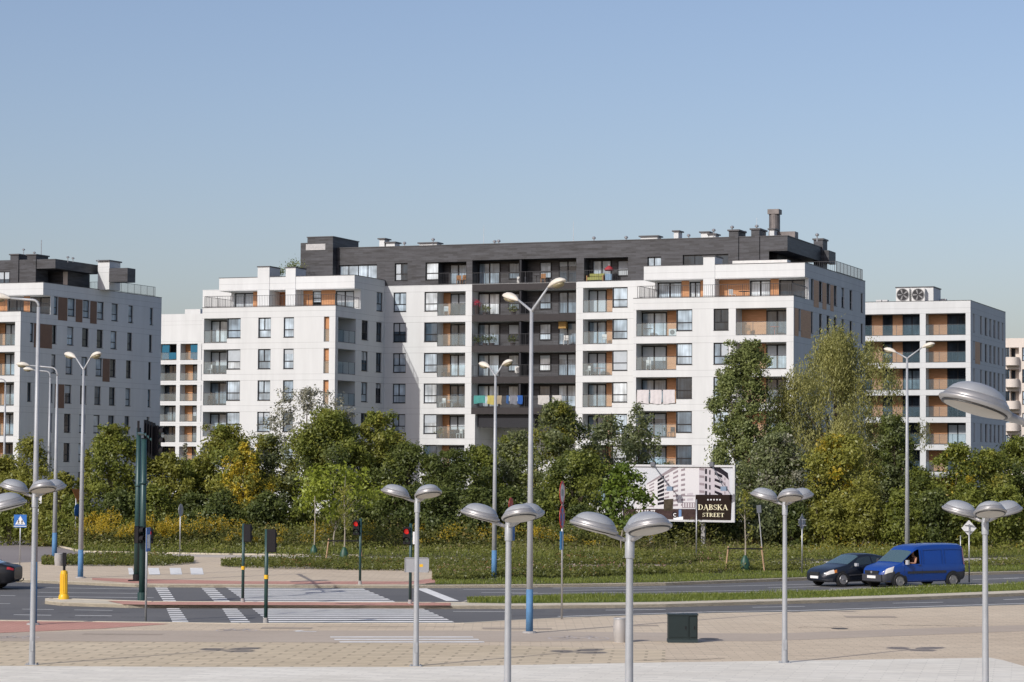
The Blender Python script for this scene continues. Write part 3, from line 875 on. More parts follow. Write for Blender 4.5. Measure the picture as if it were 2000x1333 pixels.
for px, y in ((665,480),(790,477),(966,474),(974,473),(1160,467),(1223,466),(1345,462),(846,470),(1430,446),(1478,444),(1596,461),(1455,456),(1394,452)):
    vm = MB(); f = fRf; u, zt = f.u(px, y), f.z(px, y); vm.tube([(u,3,25.8 if zt<27.5 else zt-1.2),(u,3,zt)], .07, 8); vm.lathe([(.0,.0),(.17,.0),(.19,.12),(.1,.22),(.0,.24)], 10, Matrix.Translation((u,3,zt))); vm.build('roof_vent', GALV, M.root)
for px, y in ((945,440),(1120,432),(1478,425)):
    am = MB(); u, zt = fRf.u(px, y), fRf.z(px, y); am.tube([(u,3,25.8),(u,3,zt)], [.03,.012], 5); am.build('aerial', GALV, M.root)
wd = MB(fURb.map); a, b = fURb.u(1412,510), fURb.u(1520,510)
wd.box(a, b, 3.0, 4.2, ZHI+.1, ZHI+.55); wd.build('roof_duct', mat('white_sheet_metal', (.62,.62,.60), .5, var=.1), M.root)
# terrace railings
rail_bars(M.F(-11.1), LW0+.15, sideL-.12, ZLO+.05, ZLO+1.1, w=.14)
rail_bars(M.S(LW0), -10.9, -1.5, ZLO+.05, ZLO+1.1, w=-.14)
rail_bars(fLs, -10.9, tUL+1.3, ZLO+.05, ZLO+1.1, w=.14)
rail_bars(M.F(-13), M.F(-13).u(1244), sideR-.12, ZLO+.05, ZLO+1.1, w=.14)
rail_bars(M.S(RW0+.5), -12.8, -1.2, ZLO+.05, ZLO+1.1, w=0)
rail_bars(fRs, -12.8, tUR+1.3, ZLO+.05, ZLO+1.1, w=.14)
tq = fRs.u(1637, 540)
rail_bars(fRs, tq, tEnd-.6, ZHI+.05, ZHI+1.1, w=.14); rail_bars(M.F(tq), sideR-3.2, sideR-.15, ZHI+.05, ZHI+1.1, w=.0)

# ============ left building
u38 = -.2025; k = 6.5
L = Bld('apartment_building', 'white apartment block cut by the left edge, with brown panels on its long shaded side', (-45.8-.363*k, 244-.932*k))
fLs2 = L.S(0.0); tE = fLs2.u(315, 640); fLf = L.F(0.0)
w2 = MB(); hR = []; wd = []
rows = {2: ((59,66,'w'),(66.5,102,'p'),(102.5,110.5,'w'),(131.5,144,'w'),(160.5,173.5,'w'),(189.5,201.5,'w'),(216.5,228.5,'w'),(249,258.5,'w'),(291.5,297.5,'w')),
        3: ((101.5,110,'w'),(129.5,143,'w'),(160,172,'w'),(188,201,'w'),(201.5,215.5,'p'),(216,227.5,'w'),(247.5,257.5,'w'),(291,296.5,'w')),
        4: ((55.5,63,'w'),(101,105,'w'),(109,127.5,'p'),(128.5,141.5,'w'),(158.5,171,'w'),(186.5,199,'w'),(215,227,'w'),(247,257,'w'),(290.5,296,'w')),
        5: ((99.5,105,'w'),(128,141,'w'),(157.5,170,'w'),(185.5,198,'w'),(214,226,'w'),(246,255.5,'w'),(289,294.5,'w')),
        6: ((99,104.5,'w'),(128,140.5,'w'),(157,169.5,'w'),(185,197.5,'w'),(213.5,225,'w'),(246,255,'w'),(289,294.5,'w')),
        7: ((128,140.5,'w'),(157,169.5,'w'),(185,197.5,'w'),(213.5,225,'w'))}
for r, it in rows.items():
    z = Zr(r)
    for x0, x1, kd in it:
        a, b = fLs2.u(x0), fLs2.u(x1)
        if kd == 'w': hR.append((a,b,z-WINH,z,.18)); window(fLs2,a,b,z-WINH,z,style='B',w=.18,glass=DPANE if prnd.random()<.45 else None)
        else: wd.append((a,b,z-2.4,z-.0))
hF = []
for r in range(2, 8):
    z = Zr(r); a, b = fLf.u(-22), fLf.u(29.5); hF.append((a,b,z-LOGH,z,1.6)); rail_glass(fLf,a,b,z-LOGH,z-1.15)
    backwall(fLf, a, b, z-LOGH, z, 1.6, WHITE, [('wood',-14,11),('door',11,34)])
shell(w2, -14, 0.0, 0.0, tE, 0, ZLO, hF, hR, L)
tU = fLs2.u(84.5, 560); fU2 = L.F(tU+1.4); hR = []; z = Zr(1)
for x0, x1, kd in ((104.5,112.5,'w'),(112.8,131,'p'),(132,146.5,'w'),(147.2,160.5,'p'),(161.5,174.5,'w'),(175.5,188.5,'p'),(189.5,202.5,'w'),(217.5,230,'w'),(250.5,259.5,'w'),(292.5,298.5,'w')):
    a, b = fLs2.u(x0), fLs2.u(x1)
    if kd == 'w': hR.append((a,b,z-WINH,21.6,.18)); window(fLs2,a,b,z-WINH,21.6,style='B',w=.18)
    else: wd.append((a,b,z-2.4,21.59))
hF = [(fU2.u(14),fU2.u(46),ZLO+.02,21.5,.2),(fU2.u(58),fU2.u(97),ZLO+.02,21.5,.12)]
shell(w2, -13, 0, tU+1.4, tE, ZLO+.001, 21.6, hF, hR, L)
for h in hF: window(fU2,h[0],h[1],h[2],h[3],w=h[4],style='D',name='balcony_door',sill=False,fb=.09)
shell(w2, -14, 0, tU, tE, 21.602, ZHI, [], [], L, bottom=True, roof=2)
w2.build('wall', [WHITE, WOOD, ROOFM, CAPM], L.root)
for a, b, z0, z1 in wd: strip(fLs2, a, b, -.012, z0, z1, L.root, BROWNP)
for a, b in ((-8,14),(46,58)): strip(fU2, fU2.u(a), fU2.u(b), -.02, ZLO+.01, 21.59, L.root)
coping(L.root, -14, 0, 0, tU, ZLO); coping(L.root, -14, 0, tU, tE, ZHI)
rail_bars(fLf, -13, -.12, ZLO+.05, ZLO+1.1, w=.14); rail_bars(fLs2, .1, tU+1.3, ZLO+.05, ZLO+1.1, w=.14)
# dark penthouse
tP = tU+3.0; fP = L.F(tP); sP = fP.u(108, 530); dk = MB()
zt = fP.z(108, 506)
fPs = L.S(sP); tPe = fPs.u(192, 520)
shell(dk, -14, sP, tP, tPe, 24.5, zt, [], [], L, roof=1, bottom=True)
fP2 = L.F(tP+1.6)
shell(dk, -14, fP2.u(80,540), tP+.02, tPe, ZHI, 24.49, [], [], L, roof=1)
shell(dk, fP2.u(80,540)-.01, sP-1.0, tP+3.0, tPe, ZHI, 24.48, [], [], L, roof=1)
for a, b, y in ((21,37,499),(54,71,499.5)):
    dk.box(fP.u(a,520), fP.u(b,520), tP-.1, tP+2.2, ZHI, fP.z(a,y)); dk.box(fP.u(a,520)-.12, fP.u(b,520)+.12, tP-.2, tP+2.3, fP.z(a,y)+.001, fP.z(a,y)+.12, 2)
f3 = L.F(tPe-1.0); dk.box(f3.u(213,540), f3.u(249,540), tPe-1.0, tPe+.6, f3.z(230,551), f3.z(230,524))
dk.build('dark_storey', [CLAD, ROOFM, CAPM], L.root)
f4 = L.F(tPe-.6); mb = MB()
mb.box(f4.u(191,540), f4.u(213.5,540), tPe-.6, tPe+1.6, ZHI, f4.z(200,511)); mb.box(f4.u(189,540), f4.u(215,540), tPe-.8, tPe+1.8, f4.z(200,511)+.001, f4.z(200,508.5), 1)
mb.build('chimney', [WHITE, CAPM], L.root)
mb = MB(fP2.map); mb.quad((fP.u(82,540),1.5,ZHI+.1),(fP.u(100,540),1.5,ZHI+.1),(fP.u(100,540),1.5,24.4),(fP.u(82,540),1.5,24.4)); mb.build('stair_hood', CREAM, L.root)
window(fP, fP.u(-2,540), fP.u(20,540), ZHI+.2, 24.3, w=-.02, style='D', sill=False)
tq = fLs2.u(226, 565)
rail_bars(fLs2, tq, tE-1.2, ZHI+.05, ZHI+1.1, w=.14); rail_bars(L.F(tq), -4.5, -.15, ZHI+.05, ZHI+1.1, w=0)
for px, y, h in ((60,466,4),(25,486,1.2),(46,492,.9),(112,501,.8),(122,503,.8),(172,508,.8)):
    vm = MB(); u, zt2 = fP.u(px,y), fP.z(px,y); vm.tube([(u,tP+2,zt-.2),(u,tP+2,zt2)], .04, 6)
    if h < 2: vm.lathe([(0,0),(.15,0),(.16,.1),(0,.2)], 8, Matrix.Translation((u,tP+2,zt2)))
    vm.build('roof_vent', GALV, L.root)

# ============ lower link block far behind, between the left and the main building
Kb = Bld('apartment_building', 'white six storey block with stacked small loggias, in the gap behind the main building', (0, 331.0))
fK1 = Kb.F(0.0); w3 = MB(); hF = []
base_py = {1:638.4}
uu = [(fK1.u(x0), fK1.u(x1)) for x0, x1 in ((313.5,345.5),(353,386.5),(394,426),(434,466))]
for r in range(1, 8):
    z = 21.9-2.95*(r-1)
    for i, (a, b) in enumerate(uu):
        hF.append((a,b,z-2.35,z,1.5))
        if i < 2:
            rail_glass(fK1, a, b, z-2.35, z-1.25)
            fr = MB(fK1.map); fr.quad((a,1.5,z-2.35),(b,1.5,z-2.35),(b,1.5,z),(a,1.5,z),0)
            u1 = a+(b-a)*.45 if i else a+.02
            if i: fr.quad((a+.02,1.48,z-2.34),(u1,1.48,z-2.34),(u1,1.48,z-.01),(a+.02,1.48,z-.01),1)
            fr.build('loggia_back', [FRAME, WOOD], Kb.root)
            window(fK1, u1+.05, b-.05, z-2.3, z-.1, w=1.46, style='D', name='balcony_door', sill=False, fb=.09, glass=DPANE)
uE = fK1.u(480)
shell(w3, fK1.u(285), uE, 0, 16, 0, fK1.z(340,614), hF, [], Kb, roof=2)
w3.box(fK1.u(358,610), fK1.u(388,610), .5, 3, fK1.z(340,614), fK1.z(370,604))
w3.build('wall', [WHITE, WOOD, ROOFM, CAPM], Kb.root)

# ============ right building
corner = (at(1895.6, 620, 261.0).x, 261.0)
Q = Bld('apartment_building', 'white apartment block right of the willow, fans on its roof and orange loggia panels', corner)
fQ = Q.F(0.0); fQs = Q.S(0.0); tQ = fQs.u(1964, 640)
w4 = MB(); hF = []; hR = []; wd = []
zq = fQ.z(1880, 587.5)
for r in range(1, 8):
    z = Zr(r)
    a, b = fQ.u(1660), fQ.u(1796.5); hF.append((a,b,z-2.35,z,1.6))
    a2, b2 = fQ.u(1808), fQ.u(1886); hF.append((a2,b2,z-2.35,z,1.6))
    rail_glass(fQ,a,b,z-2.35,z-1.2); rail_glass(fQ,a2,b2,z-2.35,z-1.2)
    backwall(fQ,a,b,z-2.35,z,1.6,DARKP,[('door',1672,1703,DPANE),('wood',1703,1724),('win',1725,1743,DPANE),('wood',1743.5,1763),('door',1763.5,1800,DPANE)])
    backwall(fQ,a2,b2,z-2.35,z,1.6,DARKP,[('wood',1812,1850),('door',1851,1890,DPANE)])
    for x0, x1 in ((1901,1903.5),(1914.5,1918),(1923.7,1928),(1932.5,1936.5),(1940.5,1944.5),(1948.7,1952.3),(1957,1959.7)):
        p, q = fQs.u(x0), fQs.u(x1); hR.append((p,q,z-1.95,z,.2)); window(fQs,p,q,z-1.95,z,style='B',w=.2,glass=DPANE)
wd.append((fQs.u(1904.3), fQs.u(1914), Zr(2)-2.4, Zr(2)))
shell(w4, fQ.u(1640), 0, 0, tQ, 0, zq, hF, hR, Q, roof=2)
fX = Q.F(2.0); a, b = fX.u(1750,580), fX.u(1823,580); zt = fX.z(1790,562)
w4.box(a, b, 2.0, 6.0, zq-.2, zt); w4.box(a-.08,b+.08,1.92,6.08,zt+.001,zt+.1,3)
w4.build('wall', [WHITE, WOOD, ROOFM, CAPM], Q.root)
for a, b, z0, z1 in wd: strip(fQs, a, b, -.012, z0, z1, Q.root)
coping(Q.root, fQ.u(1640), 0, 0, tQ, zq)
fY = Q.F(1.2)
for xc in (1763, 1793):
    u, z = fY.u(xc, 575), fY.z(xc, 576)
    mb = MB(fY.map); mb.box(u-.72,u+.72,.05,.75,z-.85,z+.68,0)
    o = mb.build('fan_unit', mat('pale_machine_casing', (.6,.6,.58), .5), Q.root)
    mb = MB(fY.map)
    n = 28; rr = .62
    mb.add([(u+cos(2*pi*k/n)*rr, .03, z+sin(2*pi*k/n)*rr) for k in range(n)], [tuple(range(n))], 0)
    for k in range(n):
        t0, t1 = 2*pi*k/n, 2*pi*(k+1)/n
        mb.quad(*[(u+cos(t)*q, .0, z+sin(t)*q) for t, q in ((t0,rr),(t1,rr),(t1,rr+.07),(t0,rr+.07))], 1)
    for k in range(5):
        t = 2*pi*k/5+.3; mb.quad(*[(u+cos(t+d)*q, .015, z+sin(t+d)*q) for d, q in ((0,.1),(.16,.58),(.5,.55),(.6,.1))], 1)
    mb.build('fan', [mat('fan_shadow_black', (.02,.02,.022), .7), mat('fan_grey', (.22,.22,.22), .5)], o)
for px, y in ((1716,586),(1728,586),(1842,584)): vm = MB(Q.F(5).map); u = Q.F(5).u(px,y); vm.box(u-.3,u+.3,0,.8,zq-.1,Q.F(5).z(px,y)); vm.build('roof_vent', GALV, Q.root)

# ============ pale block at the right edge
f_o = at(1968, 700, 330.0)
E = Bld('apartment_building', 'cream block with rounded balconies at the right edge of the photo', (f_o.x-4, 330.0))
fE = E.F(0.0); w5 = MB(); hF = []
zE = fE.z(1985, 661)
for r in range(6):
    z = zE-1.25-2.95*r
    for x0, x1 in ((1963,1971.5),(1996,2010),(2018,2026)):
        a, b = fE.u(x0), fE.u(x1); hF.append((a,b,z-1.8,z,.2)); window(fE,a,b,z-1.8,z,style='A',w=.2)
    a, b = fE.u(1972.5), fE.u(1990); hF.append((a,b,z-2.3,z,1.2))
    backwall(fE,a,b,z-2.3,z,1.2,CREAM,[('door',1974,1983)])
shell(w5, fE.u(1950), fE.u(2100), 0, 16, 0, zE, hF, [], E, roof=1)
w5.build('wall', [CREAM, ROOFM], E.root)
for r in range(6):
    z = zE-1.25-2.95*r-2.3
    mb = MB(); a, b = fE.u(1964), fE.u(1991); n = 14; c = (a+b)/2; hw = (b-a)/2
    top, bot = [], []
    for k in range(n+1):
        t = pi*k/n; top.append((c-hw*cos(t), -1.5*sin(t)**.6, z+.95)); bot.append((c-hw*cos(t), -1.5*sin(t)**.6, z-.15))
    for k in range(n): mb.quad(bot[k], bot[k+1], top[k+1], top[k])
    mb.add(bot, [tuple(range(n+1))]); mb.add([(p[0],p[1],z+.02) for p in bot], [tuple(range(n+1))])
    mb.build('balcony', CREAM, E.root)
# ------------------------------------------------------------ street furniture
POLEG = mat('grey_painted_steel', (.33,.345,.36), .45, .15, var=.10, vscale=3)
BLUEP = mat('pale_blue_pole_paint', (.075,.185,.34), .75, var=.15, vscale=5)
HEADM = mat('brushed_lamp_metal', (.33,.325,.32), .40, .45, var=.08, vscale=6)
DOME = mat('pale_grey_dome', (.31,.325,.34), .42, .1, var=.10, vscale=5)
DIFF = mat('frosted_lamp_diffuser', (.40,.37,.32), .5, var=.08, vscale=6)
SHEAD = mat('aged_white_lamp_bowl', (.62,.58,.50), .5, var=.12, vscale=6)
SLENS = mat('yellowed_lamp_lens', (.22,.19,.11), .3, var=.2, vscale=8)
GREENP = mat('dark_green_pole_paint', (.022,.060,.058), .4, .1, var=.12, vscale=5)
BLACKP = mat('black_plastic', (.014,.013,.015), .75, 0, .2)
REDL = mat('red_signal_lens', (.55,.01,.01), .3, emit=((1,.03,.02), .35))
OFFL = mat('unlit_signal_lens', (.03,.05,.03), .2)
SIGNB = mat('sign_blue', (.02,.13,.42), .4)
SIGNW = mat('sign_white', (.72,.72,.71), .45)
SIGNR = mat('sign_red', (.50,.03,.03), .4)
SIGNK = mat('sign_black', (.02,.02,.02), .5)
SIGNBACK = mat('sign_back_grey', (.34,.35,.36), .5, .3, var=.08)
YELLOW = mat('yellow_bollard_plastic', (.72,.42,.015), .4, var=.05, vscale=4)
CONCR = mat('cast_concrete', (.33,.32,.31), .9, var=.15, vscale=8, bump=.2)

# --- plaza lamp: a slim pole with three tilted mushroom heads
def plaza_lamp(label, X, Y, zj, angles, rheads=.56, base=True, group='mushroom lamps on the plaza', zb=ZP, tilt=14):
    t = thing('plaza_lamp', label, 'street lamp', (X, Y, zb), 0, group)
    H = zj - zb
    mb = MB()
    mb.lathe([(.082,0),(.080,.5),(.074,.501),(.056,H-.55),(.056,H-.38),(.075,H-.37),(.075,H-.12),(.066,H-.10),(.066,H+.02),(0,H+.03)], 16)
    mb.build('pole', POLEG, t, smooth=False)
    shade_auto(t.children[0], 50)
    mb = MB(); mb.box(-.16,.16,-.16,.16,0,.015)
    for sx in (-1,1):
        for sy in (-1,1): mb.lathe([(.018,.015),(.018,.05),(0,.05)], 6, Matrix.Translation((sx*.12,sy*.12,0)))
    mb.build('base_plate', POLEG, t)
    mb = MB(); mb.box(-.045,.045,-.092,-.080,.35,.62); mb.build('hatch', POLEG, t)
    for a in angles:
        a = R(a); d = Vector((cos(a), sin(a), 0))
        mb = MB(); mb.smooth = True
        k_ = rheads/.56; pts = [d*.03+Vector((0,0,H-.10)), d*.14*k_+Vector((0,0,H-.07)), d*.27*k_+Vector((0,0,H-.01)), d*(rheads-.20)+Vector((0,0,H+.06))]
        mb.tube(pts, [.03,.034,.05,.075], 10)
        mb.build('arm', HEADM, t)
        # head local frame: x outward, tilted so that the outer rim is higher
        M = Matrix.Translation(d*rheads+Vector((0,0,H+.13))) @ Matrix.Rotation(a, 4, 'Z') @ Matrix.Rotation(R(-tilt), 4, 'Y')
        mb = MB(); mb.smooth = True
        mb.lathe([(.300,-.050),(.378,-.050),(.396,-.030),(.398,-.010),(.384,.004),(.362,.008),(.360,.026),(.345,.052),(.322,.072)], 30, M, sx=1.0, sy=.88)
        h = mb.build('lamp_head', HEADM, t); shade_auto(h, 50)
        mb = MB(); mb.smooth = True; mb.lathe([(.324,.070),(.318,.082),(.285,.122),(.235,.160),(.16,.190),(.08,.204),(.0001,.208)], 30, M, sx=1.0, sy=.88); mb.build('dome', DOME, h)
        mb = MB(); mb.smooth = True
        mb.lathe([(.345,-.05),(.33,-.072),(.25,-.088),(.12,-.096),(.0001,-.098)], 30, M, sx=1.0, sy=.88)
        mb.build('diffuser', DIFF, h)
        mb = MB(); mb.lathe([(.346,-.0575),(.360,-.0575),(.360,-.068),(.338,-.068)], 30, M, sx=1, sy=.88)
        mb.build('seal', SIGNK, h)
    return t

def basedist(px, py, z=ZP): g = G(px, py, z); return g.x, g.y
def lamp_at(label, px, Y, jy, angles, **kw):
    p = at(px, jy, Y); return plaza_lamp(label, p.x, Y, p.z, angles, **kw)
TR = [180, 300, 60]
x, y = basedist(813, 1301.5); lamp_at('mushroom headed plaza lamp standing alone before the wide crosswalk', 815, y, 973, [182,302,62])
x, y = basedist(72, 1299); lamp_at('mushroom headed plaza lamp in front of the blue based mast at the left', 68, y, 963, [170,302,50])
lamp_at('mushroom headed plaza lamp overlapping the tall twin street lamp', 993.5, 47.5, 1019, [172,292,52])
lamp_at('large mushroom headed plaza lamp in front of the grey litter bin', 1230, 38.5, 1044, [180,300,60])
x, y = basedist(1532, 1295); lamp_at('three headed plaza lamp right of the billboard, shadow on the beige paving', 1533, y, 979, [158,278,38])
lamp_at('tall looking three headed plaza lamp in front of the diamond sign at the right', 1924, 52, 1010, [150,270,30])
# the two whose poles stand outside the frame
p = at(1922, 790, 25.2); plaza_lamp('huge close plaza lamp head entering from the right edge', p.x+.66, 25.42, p.z-.12, [197,17], rheads=.78, tilt=17, group='mushroom lamps cut by the frame')
p = at(8, 988, 43.0); plaza_lamp('plaza lamp head cut by the left edge above the crossing sign', p.x-.56, 43.0, p.z-.12, [8,128,248], group='mushroom lamps cut by the frame')

# --- tall street lamps
def shead(t, P, d, L=.62, up=.12):
    d = Vector(d).normalized()
    a = math.atan2(d.y, d.x)
    M = Matrix.Translation(P) @ Matrix.Rotation(a, 4, 'Z') @ Matrix.Rotation(-math.atan2(up, 1), 4, 'Y')
    def prof(k, zs, n=16):
        return None
    mb = MB(); mb.smooth = True
    secs = [(-.12,.03,.03),(-.05,.07,.06),(.03,.10,.11),(.15,.155,.15),(.30,.18,.165),(.45,.165,.14),(.56,.11,.08),(L,.02,.02)]
    vs = []; n = 14
    for (x, w, h) in secs:
        for k in range(n):
            tt = 2*pi*k/n; zz = sin(tt); vs.append(M @ Vector((x, w*cos(tt), (h*zz if zz > 0 else .35*h*zz))))
    fs = [(i*n+k, i*n+(k+1)%n, (i+1)*n+(k+1)%n, (i+1)*n+k) for i in range(len(secs)-1) for k in range(n)]
    fs += [tuple(range(n-1,-1,-1)), tuple((len(secs)-1)*n+k for k in range(n))]
    mb.add(vs, fs); h = mb.build('lamp_head', SHEAD, t)
    mb = MB(); mb.smooth = True
    Mx = M @ Matrix.Translation((.32,0,-.045)) @ Matrix.Diagonal((1.45,1,1,1))
    mb.lathe([(.155,.0),(.148,-.04),(.10,-.085),(.0001,-.10)], 16, Mx); mb.build('lens', SLENS, h)

def street_lamp(label, px, pyb, Y, arms, split_y, r0=.11, r1=.055, blue=(0,1.3), zb=ZP, group='tall street lamps'):
    g = at(px[0], pyb, Y); top = at(px[1], split_y, Y)
    t = thing('street_lamp', label, 'street lamp', (g.x, Y, zb), 0, group)
    H = top.z - zb; dx = (top.x-g.x)*.0
    mb = MB(); mb.smooth = True
    mb.tube([(0,0,0),(0,0,H*.5),(0,0,H)], [r0,(r0+r1)/2,r1], 14); mb.build('pole', POLEG, t)
    if blue:
        q = lambda z: r0+(r1-r0)*z/H+.004
        mb = MB(); mb.smooth = True; mb.tube([(0,0,blue[0]),(0,0,blue[1])], [q(blue[0]),q(blue[1])], 14); mb.build('painted_base', BLUEP, t)
    mb = MB(); mb.tube([(0,0,.005),(0,0,.06)], [r0*2,r0*1.8], 12); mb.build('foot', CONCR, t)
    for (kind, ex, ey, ez) in arms:
        mb = MB(); mb.smooth = True
        if kind == 'Y':
            d = Vector((ex, ey, 0)).normalized()
            e = Vector((ex, ey, H+ez)); pts = [(0,0,H-.06), (ex*.08,ey*.08,H+ez*.05), e]
        else:       # bent over
            d = Vector((ex, ey, 0)).normalized(); e = Vector((ex, ey, H+ez))
            pts = [(0,0,H-.02),(0,0,H+.25*ez)]+[(ex*f,ey*f,H+ez*(.25+.5*s)) for f, s in ((.04,.6),(.12,1.0),(.22,1.12))]+[(ex*.4,ey*.4,H+ez*.85),e]
        mb.tube(pts, [r1*.8]*(len(pts)-1)+[r1*.6], 10); mb.build('arm', POLEG, t)
        slope = (e.z-Vector(pts[-2]).z)/max(.05,(e-Vector(pts[-2])).xy.length)
        shead(t, e+d*.08+Vector((0,0,.0)), d, up=max(.08,min(.3,slope)))
    return t
street_lamp('tallest twin headed street lamp with a blue base, in the middle of the photo', (1034,1038), 1237, basedist(1034,1237)[1], [('Y',-.42,.45,.36),('Y',.52,-.45,.72)], 607, blue=(0,1.35))
street_lamp('shorter twin headed street lamp with a blue base, left of the tallest one', (965,972), 1132, basedist(966,1132)[1], [('Y',-.28,.3,.42),('Y',.30,-.32,.48)], 735, r0=.12, blue=(0,1.3))
street_lamp('twin headed street lamp with a blue base in front of the left building', (157,163), 1129.5, basedist(158,1129.5)[1], [('Y',-.42,.30,.55),('Y',.36,-.3,.52)], 722, r0=.12, blue=(0,1.25))
street_lamp('single armed mast with a blue lower half, its head at the left edge', (65,68), 1221, basedist(65,1221)[1], [('B',-.95,.15,.28)], 600, blue=(0,2.0))
street_lamp('single armed street lamp leaning over the left side, behind the one way sign', (106,107), 1096, basedist(106,1096)[1], [('B',-1.5,.2,.55)], 735, r0=.13, blue=(0,1.45))
street_lamp('farther single armed street lamp beside the other one at the left', (93,97), 1052, 158.0, [('B',-1.15,.2,.5)], 738, r0=.13, blue=(0,1.2))
street_lamp('thin street lamp at the left edge whose arm leaves the photo', (6,10), 1024, 172.0, [('B',-1.3,.2,.5)], 752, r0=.12, blue=(0,1.2))
street_lamp('twin headed street lamp rising behind the blue van', (1772,1775.5), 1112, 125.0, [('Y',-.52,.3,.32),('Y',.72,-.35,.55)], 700, r0=.13, blue=(0,1.2))

# --- traffic signals
def plain_pole(t, H, r, m, name='pole', r1=None):
    mb = MB(); mb.smooth = True; mb.tube([(0,0,0),(0,0,H)], [r,r1 or r], 12); return mb.build(name, m, t)

def signal_head(t, z, dx, dy, w, h, rz, lens, dep=.16, visor=True):
    """a signal box whose face looks towards rz (0 = the camera)"""
    Mr = Matrix.Translation((dx,dy,z)) @ Matrix.Rotation(rz, 4, 'Z')
    mb = MB(lambda x,y,zz: tuple(Mr @ Vector((x,y,zz)))); mb.box(-w/2,w/2,-dep/2,dep/2,0,h)
    mb.box(-w/2-.015,w/2+.015,dep/2-.03,dep/2-.015,-.015,h+.015)
    o = mb.build('signal_box', BLACKP, t)
    n = len(lens); r = min(w*.38, h/n*.40)
    for i, lm in enumerate(lens):
        zc = h*(n-i-.5)/n
        Ml = Mr @ Matrix.Translation((0,-dep/2-.004,zc)) @ Matrix.Rotation(R(90), 4, 'X')
        mb = MB(); mb.lathe([(r,0),(r*.7,.012),(.0001,.018)], 16, Ml); mb.build('signal_lens', lm, o)
        if visor:
            mb = MB(); n2 = 12
            for k in range(n2):
                t0, t1 = R(-20)+R(220)*k/n2, R(-20)+R(220)*(k+1)/n2
                P = [Mr @ Vector((cos(tt)*r*1.12, -dep/2-dd, zc+sin(tt)*r*1.12)) for tt, dd in ((t0,0),(t1,0),(t1,.17),(t0,.17))]
                mb.quad(*P)
            mb.build('visor', BLACKP, o)
    return o
def pole_thing(name, label, cat, px, py, z=ZP, group=None):
    x, y = basedist(px, py, z); return thing(name, label, cat, (x, y, z), 0, group), Vector((x,y,z))
def hgt(px, py, Y): return at(px, py, Y).z
GS = 'traffic signals at the crossing'
t, P = pole_thing('traffic_signal', 'thick dark green signal mast on the median with a small red lit box', 'traffic light', 277, 1173, group=GS)
H = hgt(277, 857, P.y)-ZP
mb = MB(); mb.smooth = True; mb.tube([(0,0,0),(0,0,H)], [.118,.105], 14); mb.tube([(0,0,2.62),(0,0,2.72)], [.15,.15], 14); mb.tube([(0,0,4.35),(0,0,4.44)], [.145,.145], 14); mb.build('pole', GREENP, t)
mb = MB(); mb.tube([(0,0,.0),(0,0,.3)], [.165,.165], 14); mb.build('foot', GREENP, t)
mb = MB(); mb.tube([(0,0,H),(0,0,H+.02)], [.125,.10], 14); mb.build('cap', BLACKP, t)
signal_head(t, 2.15, -.12, -.28, .30, .62, R(65), [OFFL,OFFL], dep=.18)
signal_head(t, 2.15, .26, -.1, .26, .52, 0, [REDL,OFFL], dep=.2, visor=True)
t, P = pole_thing('traffic_signal', 'dark green mast on the far pavement with a long arm of black signal heads', 'traffic light', 267, 1135.5, group=GS)
H = hgt(269, 836, P.y)-ZP
mb = MB(); mb.smooth = True; mb.tube([(0,0,0),(0,0,H)], [.14,.10], 14); mb.tube([(0,0,4.1),(0,0,4.18)], [.15,.15], 12); mb.build('pole', GREENP, t)
mb = MB(); mb.tube([(0,0,0),(0,0,.3)], [.17,.17], 12); mb.box(-.35,.2,-.2,.2,0,.05); mb.build('foot', BLACKP, t)
mb = MB(); mb.box(-.05,.05,-.16,-.13,H-.2,H+.3); mb.build('detector', BLACKP, t)
e = at(299, 862, 93.0); e = Vector((e.x-P.x, e.y-P.y, e.z-ZP)); a0 = Vector((0,0,H-.25))
mb = MB(); mb.smooth = True; mb.tube([a0, a0.lerp(e,.5)+Vector((0,0,.12)), e], [.075,.06,.045], 10); mb.build('arm', GREENP, t)
for f in (.48,.66,.83,1.0):
    q = a0.lerp(e, f); signal_head(t, q.z-.56, q.x+.12, q.y, .34, 1.12, R(78), [OFFL,OFFL,OFFL], dep=.26)
    mb = MB(); mb.box(q.x+.0,q.x+.02,q.y-.42,q.y+.42,q.z-.70,q.z+.70); mb.build('backboard', BLACKP, t)
def ped(label, px, py, topy, box, rz, lens, r=.055, ring=None, w=.26, h=.62):
    t, P = pole_thing('traffic_signal', label, 'traffic light', px, py, group=GS)
    H = hgt(px, topy, P.y)-ZP; plain_pole(t, H, r, GREENP)
    x0 = at(box[0], 1040, P.y).x-P.x; zb = hgt(px, box[1], P.y)-ZP
    signal_head(t, zb, x0, -.02, w, h, rz, lens)
    mb = MB(); s = 1 if x0 > 0 else -1
    mb.box(min(0,x0*.9),max(0,x0*.9),-.02,.02,zb+h*.25,zb+h*.25+.04); mb.box(min(0,x0*.9),max(0,x0*.9),-.02,.02,zb+h*.8,zb+h*.8+.04); mb.build('bracket', BLACKP, t)
    mb = MB(); mb.tube([(0,0,0),(0,0,.16)], [r*1.5,r*1.3], 12); mb.build('foot', CONCR, t)
    if ring: 
        mb = MB(); mb.tube([(0,0,ring),(0,0,ring+.13)], [r+.012,r+.012], 12); mb.build('call_button', YELLOW, t)
    return t, P
ped('short green signal pole on the median, box turned away, left of the taller-looking one', 474, 1177.5, 1023, (484,1058), R(165), [OFFL,OFFL], ring=1.22)
ped('green signal pole with a yellow call button at the near kerb, box turned away', 519, 1216.5, 1034, (531,1078), R(170), [OFFL,OFFL], r=.062, ring=1.42, h=.72, w=.28)
ped('green signal pole showing a red light on the far pavement, left of the crosswalk end', 703, 1142, 1013, (696,1045), R(-8), [REDL,OFFL])
